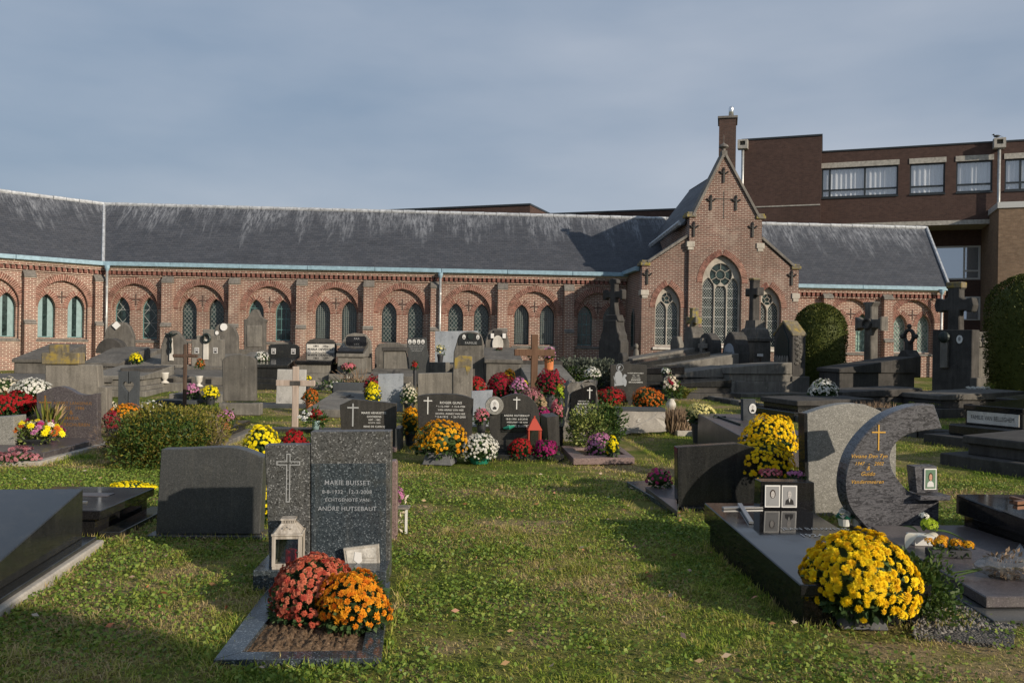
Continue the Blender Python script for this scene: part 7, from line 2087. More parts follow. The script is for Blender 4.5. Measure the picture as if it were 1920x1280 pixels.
# steel panel
f = Fr(862, Y=27.0, yaw=0.08)
t = thing('screen_panel', 'smooth pale blue grey panel standing behind the round headed black plaque tomb', 'panel', f)
slab(t, 'panel', f.P([(815,720),(816,621),(896,620),(905,640),(905,720)]), 0.0, 0.06, 'slate_blue', 0.004)
f = Fr(826, Y=24.2, h=0.72, yaw=0)
t = thing('flower_pot', 'small pot of white flowers before the pale blue grey panel', 'flower pot', f)
pot(t, 'round', 0.09, -0.1, 0.14); P, Nn = dome_points(26,0.14,0.14,0.16,0.26,1.9,3,0.2); bloom_cloud('blooms', P, Nn, np.full(len(P),0.035), TPL_FAR, FL['pale_yellow'], t); crown(t,(0,0,0.22),(0.13,0.13,0.12),80,0.07,LF['mum'],shell=0.1)
f = Fr(815, Y=23.8, yaw=0.08)
t = thing('tomb', 'low grey ledger with a triangular front slab before the pale blue grey panel', 'tomb', f, G_TOMB)
block(t, 'ledger', -0.6, 0.75, -0.2, 2.0, -0.1, 0.60, 'old', 0.012); block(t, 'front_slab', -0.15, 0.42, -0.3, -0.2, 0.1, 0.66, 'old_light', 0.012)
# round headed black plaque stone
f = Fr(880, Y=22.4, yaw=0.08)
t = thing('headstone', 'round headed grey headstone with black plaque and two oval portraits', 'headstone', f, G_HEAD)
slab(t, 'stone', f.P([(848,740),(851,660),(857,640)]+catmull([(857,638),(862,627),(873,622),(890,622),(902,628),(907,642)],3)+[(908,740)]), 0.0, 0.25, 'old', 0.015)
slab(t, 'black_plaque', f.P([(859,647),(860,635)]+catmull([(860,634),(866,626),(882,624),(898,627),(903,634)],3)+[(904,647)]), -0.02, 0.02, 'black_matt', 0.004)
sf = f.sub(-0.02)
portrait(t, sf, 870, 631.5, 6, 9, oval=True); portrait(t, sf, 896, 632, 6, 9, oval=True)
c = f.L(882.5,630); b = MB(); b.prism(ell(c[0],c[1],0.08,0.09,12), -0.05, 0.0); b.build('bronze_relief', MT['verdigris'], t)
lettering(t, sf, 'FAMILIE', 872, 894, 643, MT['silver'], -0.004, bold=0)
for k in range(3): lettering(t, f, ('EMIEL','VAN DER STRAETEN','EN ECHTGENOTE')[k], (874,862,864)[k], (892,900,900)[k], 652+k*5, MT['old_light'], -0.004, bold=0)
# shield stone with stepped ledger
f = Fr(948, Y=22.2, yaw=0.08)
t = thing('tomb', 'tomb with pale oval shield on its arched headstone and stepped sloping slab', 'tomb', f, G_TOMB)
slab(t, 'headstone', f.P([(908,690),(910,640),(916,622),(925,616),(938,617),(950,624),(955,642),(956,690)],1.9), 1.9, 2.2, 'old', 0.015)
slab(t, 'shield', f.P(ell(933,645,10.5,16.5,20),1.88), 1.84, 1.92, 'marble', 0.01)
for px in (923, 945): slab(t, 'small_plaque', f.P([(px-3,634),(px-3,625),(px+3,625),(px+3,634)],1.86), 1.82, 1.92, 'porcelain', 0.003)
slab(t, 'carved_crown', f.P([(925,629),(925,619),(942,619),(942,629)],1.88), 1.85, 1.92, 'old_dark', 0.02)
block(t, 'step', -0.75, 0.55, -0.25, 2.2, -0.1, 0.2, 'old_light', 0.012)
block(t, 'body', -0.5, 0.40, 0.0, 1.9, 0.2, 0.72, 'old', 0.012, zb=1.0); block(t, 'ledger', -0.55, 0.45, -0.05, 1.9, 0.72, 0.82, 'old', 0.012, zb=1.12)
lying_text(t, 'V.V.V.', -0.02, 0.9, 0.3, lambda y: 0.82+0.157*y, 'old_dark')
take(f,-0.8,0.6,-0.3,2.2)
mum('small red flower bunch on the sloping slab of the shield tomb', 'dark_red', 936, 652, 662, 12, Y=23.6, h=1.05, kind=None, potf=0.1, bs=0.04, n=16)
# ledger right of the wooden cross
t, f = ledger_tomb(1035, 20.4, 1.15, 2.4, 0.42, 0.72, 'old_light', 'pale sloping ledger right of the large brown wooden cross', ((0.12,0.14),))
block(t, 'head_rim', -0.6, 0.6, 2.4, 2.6, 0, 0.82, 'old_dark', 0.01)
# small rounded headstone between (beige kerb) back wall plantings
# ------------------------------------------------------------------ right hand row, facing left
def post(px, Y, yaw): return Fr(px, Y=Y, yaw=yaw)
def HZ(f, py): return (EYE-f.o.z) - (py-CY-ROLL*((f.o.x/f.o.y)*FPX))/FPX*f.o.y
# tall cross monument by the chapel corner
f = post(1143, 26.4, R(-46))
t = thing('monument', 'tall dark monument topped by a trefoil cross beside the chapel corner', 'monument', f, 'old stone monuments')
h0, h1, h2 = HZ(f,660), HZ(f,600), HZ(f,521)
slab(t, 'body', [(-0.44,0),(-0.44,h1*0.66),(-0.38,h1*0.70),(-0.38,h1*0.76),(-0.31,h1*0.82),(-0.26,h1*0.92),(-0.25,h1),(0.25,h1),(0.26,h1*0.92),(0.31,h1*0.82),(0.38,h1*0.76),(0.38,h1*0.70),(0.44,h1*0.66),(0.44,0)], 0, 0.40, 'old_dark', 0.02)
slab(t, 'shoulder', [(-0.32,h1*0.98),(-0.22,h1*1.09),(0.22,h1*1.09),(0.32,h1*0.98)], 0.04, 0.36, 'old_dark', 0.02)
za = HZ(f,552); th = 0.10; p = [(-0.15,h1*1.08),(0.15,h1*1.08),(th,za-0.3),(th,za-th)]
p += [(0.28,za-th),(0.30,za-0.17),(0.40,za-0.14),(0.40,za+0.14),(0.30,za+0.17),(0.28,za+th),(th,za+th),(th,h2-0.18),(0.17,h2-0.16),(0.14,h2-0.04),(0,h2)]
p += [(-x,z) for x,z in p[::-1][1:]]
slab(t, 'cross', p, 0.10, 0.30, 'old_dark', 0.02)
block(t, 'step', -0.65, 0.65, -0.2, 0.6, -0.1, 0.25, 'old', 0.015)
def side_tomb(px, Y, yaw, w, L, zf, zh, mat, label, lid=None, steps=((0.12,0.16),), bodyz=None):
    f = Fr(px, Y=Y, yaw=yaw)
    t = thing('tomb', label, 'tomb', f, G_TOMB)
    z = 0
    for ov, h in steps:
        block(t, 'step', -w/2-ov, w/2+ov, -L-ov, 0.2, z-(0.1 if z == 0 else 0), z+h, mat, 0.012); z += h
    block(t, 'body', -w/2+0.05, w/2-0.05, -L+0.05, 0, z, zf-0.1, mat, 0.01, zb=zh-0.1)
    block(t, 'ledger', -w/2, w/2, -L, 0, zf-0.1, zf, lid or mat, 0.014, zb=zh)
    take(f, -w/2-0.15, w/2+0.15, -L-0.15, 0.2)
    return t, f
t, f = side_tomb(1290, 25.6, R(-74), 0.9, 2.0, 0.78, 1.12, 'old', 'pale ledger with rounded dark foot block leading to the small lichened pillar cross', 'old_light')
slab(t, 'foot_block', [(-0.2,0.5),(-0.2,0.85),(-0.1,0.95),(0.1,0.95),(0.2,0.85),(0.2,0.5)], -2.2, -2.0, 'old_dark', 0.02)
h = HZ(f,572)
slab(t, 'pillar', [(-0.28,0),(-0.28,1.5),(-0.16,1.75),(0.16,1.75),(0.28,1.5),(0.28,0)], 0.0, 0.4, 'old', 0.02)
standing_cross(t, 'cross', 0, 1.7, HZ(f,577), HZ(f,600), 0.30, 0.085, 0.08, 0.3, 'old_lichen', 0.03)
t, f = side_tomb(1316, 24.4, R(-74), 1.0, 2.6, 0.66, 1.05, 'old_dark', 'long dark ledger running towards the arched niche stone', 'black_matt')
f = post(1322, 25.0, R(-70))
t = thing('headstone', 'small dark arched niche stone with a pale stone cross, left of the great window', 'headstone', f, G_HEAD)
hh = HZ(f,624)
slab(t, 'stone', [(-0.42,0),(-0.42,hh*0.72)]+[(0.42*math.cos(R(a)),hh*0.72+hh*0.28*math.sin(R(a))) for a in range(160,10,-20)]+[(0.42,hh*0.72),(0.42,0)], 0, 0.30, 'old_dark', 0.02)
slab(t, 'shoulder', [(-0.6,0),(-0.6,hh*0.5),(-0.4,hh*0.62),(0.4,hh*0.62),(0.6,hh*0.5),(0.6,0)], -0.1, 0.4, 'old_dark', 0.02)
standing_cross(t, 'cross', 0.0, hh*0.5, hh*0.9, hh*0.76, 0.18, 0.07, -0.14, -0.02, 'old_light', 0.0, 0.01)
f = post(1265, 26.6, R(-60))
t = thing('headstone', 'small curled stone tablet on the ledger before the left chapel window', 'headstone', f, G_HEAD)
slab(t, 'stone', [(-0.22,0),(-0.22,1.25),(-0.14,1.45),(0.1,1.45),(0.22,1.2),(0.22,0)], 0, 0.2, 'old_light', 0.02)
f = post(1193, 28.3, 0.3)
t = thing('statuette', 'little pale stone statuette at the foot of the chapel corner', 'statuette', f)
b = MB(); b.lathe([(0.12,0),(0.12,0.2),(0.09,0.25),(0.12,0.6),(0.08,0.95),(0.05,1.0)],10); b.ball((0,0,1.08),(0.08,0.08,0.10),8,6); b.build('figure', MT['old_light'], t, smooth=True)
# arched headstone with tablet
t, f = side_tomb(1368, 24.2, R(-73), 1.0, 2.6, 0.62, 1.02, 'old', 'long grey ledger leading to the arched stone with a grey tablet', 'old_light')
hh = HZ(f,622)
slab(t, 'headstone', [(-0.40,0),(-0.40,hh*0.62),(-0.34,hh*0.78),(-0.2,hh*0.94),(-0.1,hh*0.97),(-0.08,hh),(0.08,hh),(0.1,hh*0.97),(0.2,hh*0.94),(0.34,hh*0.78),(0.40,hh*0.62),(0.40,0)], 0.0, 0.42, 'old_dark', 0.02)
slab(t, 'tablet', [(-0.26,hh*0.42),(-0.26,hh*0.62)]+[(0.26*math.cos(R(a)),hh*0.62+hh*0.18*math.sin(R(a))) for a in range(165,5,-15)]+[(0.26,hh*0.62),(0.26,hh*0.42)], -0.03, 0.01, 'slate_blue', 0.008)
lettering_y = -0.034
me = text_mesh('HIER RUST\nFAMILIE', 0.09, 0, 0.0, 1.0, 0); me.transform(Matrix.Translation((0,-0.034,hh*0.6)) @ Matrix.Rotation(R(90),4,'X')); link('lettering', me, MT['black_ink'], t)
# tall cross on pedestal
f = post(1400, 25.2, R(-73))
t = thing('monument', 'very tall slender stone cross on a curved pedestal before the great chapel window', 'monument', f, 'old stone monuments')
hp_, hb, ht_ = HZ(f,640), HZ(f,600), HZ(f,524)
slab(t, 'pedestal', [(-0.42,0),(-0.42,hp_),(0.42,hp_),(0.42,0)], 0.0, 0.55, 'old', 0.02)
b = MB(); b.box(-0.46,0.46,-0.05,0.62,hp_,hp_+0.12); b.build('cornice', MT['old'], t, 0.02)
q = catmull([(0.60,hp_+0.12),(0.52,hp_+0.35),(0.40,(hp_+hb)/2+0.1),(0.36,hb)],5)
slab2 = [(x,z) for x,z in q]
b = MB(); vs=[]; fs=[]
for (x,z) in slab2: vs += [(-x*0.7,0.27-x*0.42,z),(x*0.7,0.27-x*0.42,z),(x*0.7,0.27+x*0.42,z),(-x*0.7,0.27+x*0.42,z)]
for i in range(len(slab2)-1):
    for k in range(4): fs.append((4*i+k,4*i+(k+1)%4,4*i+4+(k+1)%4,4*i+4+k))
fs.append((0,3,2,1)); fs.append(tuple(4*(len(slab2)-1)+k for k in range(4)))
b.add(vs,fs); b.build('curved_plinth', MT['old'], t, 0)
standing_cross(t, 'cross', 0, hb-0.02, ht_, HZ(f,547), 0.32, 0.10, 0.12, 0.36, 'old_dark', 0.03, 0.02)
c_ = MB(); c_.box(-0.13,0.13,0.11,0.37,ht_-0.02,ht_+0.05); c_.build('lichen_cap', MT['lichen'], t, 0.02)
# white marker on stick
f = post(1426, 24.8, 0.1)
t = thing('grave_marker', 'small white marker plate on a stick in front of the right chapel window', 'marker', f)
b = MB(); b.box(-0.012,0.012,-0.01,0.01,0,HZ(f,666)); b.build('stick', MT['wood_dark'], t)
block(t, 'plate', -0.10, 0.08, -0.02, -0.01, HZ(f,668), HZ(f,663), 'porcelain', 0.002)
# pointed lichened monument with its ledger
f = post(1468, 23.0, R(-73))
t = thing('tomb', 'pointed lichen topped stone with relief panel and massive stepped ledger', 'tomb', f, G_TOMB)
hh, hs = HZ(f,604), HZ(f,628)
slab(t, 'headstone', [(-0.42,0),(-0.42,hs),(0,hh),(0.42,hs),(0.42,0)], 0.0, 0.42, 'old_dark', 0.02)
slab(t, 'roof_cap', [(-0.44,hs-0.03),(-0.44,hs+0.04),(0,hh+0.06),(0.44,hs+0.04),(0.44,hs-0.03),(0,hh-0.02)], -0.015, 0.435, 'lichen', 0.015)
b = MB()
for zz_ in np.linspace(hs-0.75, hs-0.05, 14): b.ball((0.42,0.12+0.2*rnd.random(),zz_),(0.04,0.07,0.05),6,5)
b.build('carved_band', MT['old'], t)
slab(t, 'arch_panel', [(-0.28,hs-0.55),(-0.28,hs-0.15),(0,hs+0.28),(0.28,hs-0.15),(0.28,hs-0.55)], -0.03, 0.01, 'verdigris', 0.01)
b = MB()
for k in range(6): b.ball((-0.28+0.11*k,-0.05,hs-0.66),(0.045,0.03,0.12),6,5)
b.build('relief_figures', MT['old_light'], t)
slab(t, 'tablet', [(-0.2,hs-1.3),(-0.2,hs-0.8),(0.2,hs-0.8),(0.2,hs-1.3)], -0.03, 0.01, 'slate_blue', 0.008)
block(t, 'base', -0.5, 0.5, -0.05, 0.5, 0, HZ(f,704), 'old', 0.015)
z1, z2, z3 = HZ(f,714), HZ(f,700), HZ(f,688)
block(t, 'plinth', -0.5, 0.5, -1.85, 0.0, -0.1, z1, 'old_light', 0.012); block(t, 'middle_slab', -0.45, 0.45, -1.9, 0.0, z1, z2, 'old_light', 0.012); block(t, 'ledger', -0.5, 0.5, -1.95, -0.05, z2, z3, 'old_light', 0.012, zb=z3+0.14)
block(t, 'corner_post', 0.42, 0.60, -1.75, -1.5, 0, z1+0.02, 'old_light', 0.01)
block(t, 'pavement', -0.7, 1.1, -2.6, 0.7, -0.1, 0.06, 'old', 0.01)
take(f,-0.7,1.1,-2.6,0.7)
t, f = side_tomb(1356, 21.4, R(-74), 0.9, 1.5, 0.36, 0.46, 'old_dark', 'low dark ledger with curved end behind the bouquet vase', 'black_matt', ((0.1,0.12),))
t, f = side_tomb(1268, 22.4, R(-74), 1.0, 1.7, 0.62, 0.72, 'black_matt', 'polished dark ledger right behind the etched headstone', 'black', ((0.12,0.16),(0.06,0.14)))
t, f = side_tomb(1352, 22.8, R(-74), 1.0, 1.6, 0.52, 0.72, 'old_dark', 'grey topped ledger between the fern and the pointed stone tomb', 'old_light')
# topiaries
def topiary(px, Y, w, h, label, seed, n=16000, leaf=0.055, f=None):
    f = f or Fr(px, Y=Y, yaw=0.0)
    t = thing('topiary', label, 'topiary', f, G_BUSH)
    nn = int(n)
    D = unit(rng.normal(size=(nn,3)))
    z = rng.random(nn)
    # thimble profile: nearly upright flanks, domed head
    prof = lambda k: np.where(k < 0.6, 0.93+0.07*np.sin(k/0.6*math.pi*0.5), np.sqrt(np.maximum(0.0, 1-((k-0.6)/0.4)**2.7)))
    kk = np.concatenate([z[:int(nn*0.8)], 1-0.25*rng.random(nn-int(nn*0.8))**2])
    a = rng.random(nn)*6.283
    rr = prof(kk)*(w/2)*np.sqrt(rng.uniform(0.78,0.98,nn))
    rr *= lumps(np.stack([np.cos(a),np.sin(a),kk*2],1), 0.032, seed)
    cap = rng.random(nn) < 0.25
    P = np.stack([rr*np.cos(a), rr*np.sin(a), kk*h], 1)
    G = np.stack([np.cos(a)*0.8, np.sin(a)*0.8, kk*1.3], 1)+rng.normal(size=(nn,3))*0.5
    tag(link('foliage', leaf_mesh('foliage', P, G, leaf*rng.uniform(0.6,1.3,nn), 0.5), LF['yew'], t), kind='stuff')
    b = MB(); b.lathe([(w/2*0.90*float(prof(np.array([k]))[0]), h*0.97*k) for k in np.linspace(0,0.97,14)],20); b.build('inner_growth', LF['yew'], t, smooth=True)
    b = MB(); b.tube([(0,0,-0.1),(0,0,0.3)],0.1,8); b.build('trunk', LF['twig'], t)
    take(f,-w*0.45,w*0.45,-w*0.45,w*0.45)
topiary(1536, 24.2, 1.48, HZ(post(1536,24.2,0),571), 'clipped thimble shaped yew beside the pointed stone tomb', 41)
topiary(1938, 21.0, 2.2, HZ(post(1938,21,0),514), 'larger dark clipped yew cut off by the right edge', 42, 20000)
topiary(2090, 17.0, 2.6, 4.2, 'tall clipped yew added out of view past the right edge to cast shade', 43, 6000, 0.12)  # unseen shadow caster, added to shade the right-hand tombs
topiary(2230, 14.0, 2.2, 2.6, 'low unseen yew added beyond the right edge, nearer the camera, to cast shade', 44, 5000, 0.12)  # second added yew out of view, shades lawn and ledgers at right
topiary(0, 0, 1.2, 3.7, 'unseen clipped yew added behind the viewpoint to shade the lower left corner', 45, 6000, 0.12, f=Fr(loc=(5.12, -1.98, 0), yaw=0))  # added behind the camera only for the shadow it throws
# big sloped ledger and ring cross
t, f = side_tomb(1694, 22.6, R(-77), 1.0, 2.25, 0.72, 1.05, 'old_dark', 'massive sooty sarcophagus tomb whose lid rises to a small ring cross', 'old_dark', ((0.12,0.14),))
hh = HZ(f,605); zr_ = HZ(f,630)
slab(t, 'pedestal', [(-0.26,0.5),(-0.26,HZ(f,668)),(-0.10,HZ(f,656)),(0.10,HZ(f,656)),(0.26,HZ(f,668)),(0.26,0.5)], 0.0, 0.35, 'old_dark', 0.02)
slab(t, 'shaft', [(-0.07,HZ(f,658)),(0.07,HZ(f,658)),(0.06,zr_-0.15),(-0.06,zr_-0.15)], 0.08, 0.26, 'old_dark', 0.01)
b = MB()
b.tube([(0.17*math.cos(R(a)),0.17,zr_+0.17*math.sin(R(a))) for a in range(0,361,20)],0.05,8)
for a in (0,90,180,270): b.ball((0.26*math.cos(R(a)),0.17,zr_+0.26*math.sin(R(a))),(0.07,0.06,0.07),8,6)
b.build('ring_cross', MT['old_dark'], t)
# trefoil cross
f = post(1626, 25.2, R(-66))
t = thing('monument', 'stone cross with flared arms and a carved wreath right of the thimble yew', 'monument', f, 'old stone monuments')
za = HZ(f,607); h1 = HZ(f,566); hb = HZ(f,678)
standing_cross(t, 'cross', 0, hb-0.6, h1, za, 0.50, 0.13, 0.0, 0.30, 'old', 0.09, 0.025)
b = MB(); b.box(-0.3,0.3,-0.08,0.4,0,hb-0.55); b.hexa([(-0.3,-0.08,hb-0.55),(0.3,-0.08,hb-0.55),(0.3,0.4,hb-0.55),(-0.3,0.4,hb-0.55)],[(-0.18,0.0,hb-0.25),(0.18,0.0,hb-0.25),(0.18,0.3,hb-0.25),(-0.18,0.3,hb-0.25)]); b.build('pedestal', MT['old'], t, 0.02)
b = MB(); b.tube([(0.14*math.cos(R(a)),-0.03,za+0.14*math.sin(R(a))) for a in range(0,361,30)],0.04,6); b.build('wreath', MT['old_dark'], t)
# large cross monument on the right
f = post(1785, 20.4, R(-50))
t = thing('monument', 'large dark monument crowned by a massive cross with lichened top at the right', 'monument', f, 'old stone monuments')
hb = HZ(f,618); za = HZ(f,572); h1 = HZ(f,529)
slab(t, 'body', [(-0.46,0),(-0.46,hb),(0.46,hb),(0.46,0)], 0.0, 0.42, 'old_dark', 0.015)
block(t, 'side_block', 0.46, 0.62, -0.1, 0.42, 0, HZ(f,706), 'old', 0.012)
block(t, 'pale_pillar', -0.24, -0.06, -0.10, 0.0, HZ(f,690), HZ(f,640), 'old_light', 0.015)
b = MB(); c0 = (-0.15, HZ(f,632)); b.ball((c0[0],-0.1,c0[1]),(0.14,0.07,0.14),10,8); b.build('bronze_head', MT['verdigris'], t)
sf = f; b = MB(); b.prism(ell(0.18,HZ(f,636),0.07,0.10,18),-0.03,0.01); b.build('oval_portrait', MT['porcelain'], t)
b = MB(); b.prism(ell(0.18,HZ(f,635),0.03,0.05,12),-0.034,0.01); b.build('portrait_face', MT['photo_grey'], t)
p = [(-0.14,hb-0.02),(0.14,hb-0.02),(0.13,za-0.13),(0.24,za-0.13),(0.30,za-0.16),(0.42,za-0.16),(0.46,za),(0.42,za+0.18),(0.30,za+0.16),(0.24,za+0.13),(0.14,za+0.2),(0.14,h1-0.16),(0.18,h1-0.14),(0.18,h1-0.03),(0.12,h1)]
p += [(-x,z) for x,z in p[::-1]]
slab(t, 'cross', p, 0.06, 0.34, 'old_dark', 0.02)
b = MB(); b.box(-0.185,0.185,0.05,0.35,h1-0.14,h1+0.01); b.build('lichen_cap', MT['lichen'], t, 0.02)
take(f,-0.6,0.7,-0.2,0.6)
# relief stone
f = post(1846, 23.5, 0.06)
t = thing('headstone', 'pale old headstone with carved relief beside the larger yew', 'headstone', f, G_HEAD)
slab(t, 'stone', f.P([(1818,735),(1818,622),(1862,622),(1864,735)]), 0.0, 0.3, 'old_light', 0.015)
slab(t, 'relief_panel', f.P([(1831,651),(1831,624),(1855,624),(1855,651)]), -0.02, 0.02, 'old', 0.005)
b = MB()
for px, h_ in ((1835,8),(1843,13),(1851,8)):
    c = f.L(px,646); b.lathe([(0.06,c[1]-0.05),(0.07,c[1]+h_/f.s*0.5),(0.03,c[1]+h_/f.s)],8,(c[0],-0.02)); b.ball((c[0],-0.03,c[1]+h_/f.s+0.04),0.04,6,5)
b.build('relief_figures', MT['old_light'], t)
block(t, 'ledge', f.L(1818,672)[0], f.L(1868,672)[0], -0.25, 0.0, 0, f.L(1840,671)[1], 'old_light', 0.012)
# dark ledgers at the right
t, f = side_tomb(1880, 18.2, R(-72), 1.1, 2.2, 0.42, 0.50, 'old_dark', 'low tomb with litter on its pale top before the large cross monument', 'old', ((0.12,0.16),))
f_ = Fr(1836, Y=18.4, h=0.45, yaw=0.2)
tt = thing('white_bunch', 'row of white artificial flowers on the low tomb below the larger yew', 'flowers', f_)
P = np.array([(-0.25+0.12*k,0,0.06) for k in range(5)]); bloom_cloud('blooms', P, P*0+np.array([0,-0.4,1]), np.full(5,0.065), TPL_MID, FL['white'], tt); crown(tt,(0.28,0,0.08),(0.14,0.1,0.1),70,0.08,LF['fern'],shell=0.1)
t, f = side_tomb(1700, 18.6, R(-74), 1.0, 2.0, 0.42, 0.5, 'old_dark', 'low dark tomb in front of the massive sarcophagus', 'old_dark', ((0.12,0.16),))
t, f = side_tomb(1600, 17.2, R(-75), 1.3, 1.7, 0.34, 0.38, 'black_matt', 'broad black ledger behind the light grey curved headstone', 'old_dark', ((0.2,0.14),))
mum('pale greenish white chrysanthemum on the broad black ledger', 'white', 1544, 712, 762, 56, Y=17.6, h=0.2, kind='round', potf=0.25, bs=0.04)
f = Fr(1643, Y=15.8, yaw=0)
t = thing('dry_grass_clump', 'tuft of dry grass among the dark ledgers at right', 'dry grass', f, G_BUSH)
n = 500; V = np.stack([rng.normal(size=n)*0.2, rng.normal(size=n)*0.1, 0.1*np.ones(n)],1); G = np.stack([rng.normal(size=n)*0.3, rng.normal(size=n)*0.3, np.ones(n)],1)
tag(link('blades', leaf_mesh('blades', V, G, rng.uniform(0.15,0.34,n), 0.06), LF['dry'], t), kind='stuff')
f = Fr(1617, Y=15.6, yaw=0.1)
t = thing('stone_block', 'small square old stone post left of the dry grass tuft', 'stone block', f); block(t, 'block', -0.1, 0.1, 0, 0.2, 0, 0.36, 'old', 0.012)
f = Fr(1664, Y=14.8, yaw=0.1)
t = thing('stone_block', 'small square dark stone post right of the dry grass tuft', 'stone block', f); block(t, 'block', -0.1, 0.1, 0, 0.2, 0, 0.36, 'old_dark', 0.012)
# white plaque tomb
f = Fr(loc=(8.35, 13.3, gz(13.3)), yaw=R(-62))
t = thing('tomb', 'black stepped tomb with a pale lettered plaque on its foot at the right edge', 'tomb', f, G_TOMB)
block(t, 'step', -0.75, 0.9, -1.9, 1.0, -0.1, 0.14, 'old_dark', 0.012); block(t, 'step', -0.55, 0.6, -1.6, 1.0, 0.14, 0.30, 'black_matt', 0.02)
block(t, 'body', -0.44, 0.44, -1.35, 1.0, 0.30, 0.52, 'black_matt', 0.008); block(t, 'ledger', -0.46, 0.46, -1.38, 1.0, 0.52, 0.60, 'black', 0.01, zb=0.68)
block(t, 'plaque', -0.40, 0.40, -1.372, -1.35, 0.325, 0.505, 'marble', 0.003)
me = text_mesh('FAMILIE VAN BELLEGHEM', 1.0, 0, 0.0, 1.0, 0); xs_ = [v.co.x for v in me.vertices]; k_ = 0.66/(max(xs_)-min(xs_)); me.transform(Matrix.Translation((0,-1.375,0.415)) @ Matrix.Rotation(R(90),4,'X') @ Matrix.Diagonal((k_,k_*1.6,1,1))); link('lettering', me, MT['old_dark'], t)
take(f,-0.8,0.95,-1.95,1)
t, f = side_tomb(2010, 14.4, R(-62), 1.0, 1.3, 0.62, 0.7, 'black_matt', 'tall dark tomb block cut off by the right edge above the plaque tomb', 'black_matt', ((0.15,0.14),))
t, f = side_tomb(2050, 11.3, R(-62), 1.1, 1.9, 0.38, 0.42, 'old_dark', 'low sooty tomb corner at the right edge before the plaque tomb', 'old_dark', ((0.18,0.14),))
# rubble kerb along the right graves
def rubble(pts, label, h=0.14, dep=0.25):
    t = thing('kerb_wall', label, 'kerb', Fr(loc=pts[0], yaw=0))
    o = pts[0]
    for i in range(len(pts)-1):
        a, c = pts[i]-o, pts[i+1]-o; d = c-a; n_ = max(1,int(d.length/0.38)); u = d/n_
        nrm = Vector((-u.y,u.x,0)).normalized()
        for k in range(n_):
            p0 = a+u*k; p1 = a+u*(k+0.96); hh = h*rnd.uniform(0.8,1.15); off = nrm*rnd.uniform(-0.02,0.02)
            b = MB(); q = [p0+off,p1+off,p1+nrm*dep,p0+nrm*dep]
            b.hexa([(v.x,v.y,v.z-0.05) for v in q],[(v.x,v.y,v.z+hh) for v in q]); b.build('stone', MT['old_dark' if k%3 else 'old'], t, 0.02)
rubble([ground_at(1655,815), ground_at(1790,826), ground_at(1925,868)], 'rough stone kerb in front of the tombs behind the crescent stone')
rubble([ground_at(1325,748), ground_at(1420,766), ground_at(1500,792)], 'low mossy stone edge below the pointed stone tomb', 0.10)
# planting strip at the foot of the cloister
f = Fr(720, Y=21.4, yaw=0.0)
t = thing('weed_bush', 'straggly green weeds and dry stems before the stepped pale tomb', 'weed', f, G_BUSH)
for (px, col, w_, s_) in ((640,'weed',0.5,61),(672,'dry',0.35,62),(705,'weed',0.4,63)):
    x = (px-720)/f.s
    crown(t, (x,0,0.12), (w_,0.25,0.16), 260, 0.08, LF[col], amp=0.3, seed=s_, shell=0.1)
b = MB()
for k in range(30): b.tube([(-0.6+0.1*rnd.gauss(0,1),0,0),(-0.6+0.35*rnd.gauss(0,1),0.1*rnd.gauss(0,1),0.3+0.3*rnd.random())],0.006,3)
b.build('dry_stems', LF['dry'], t)
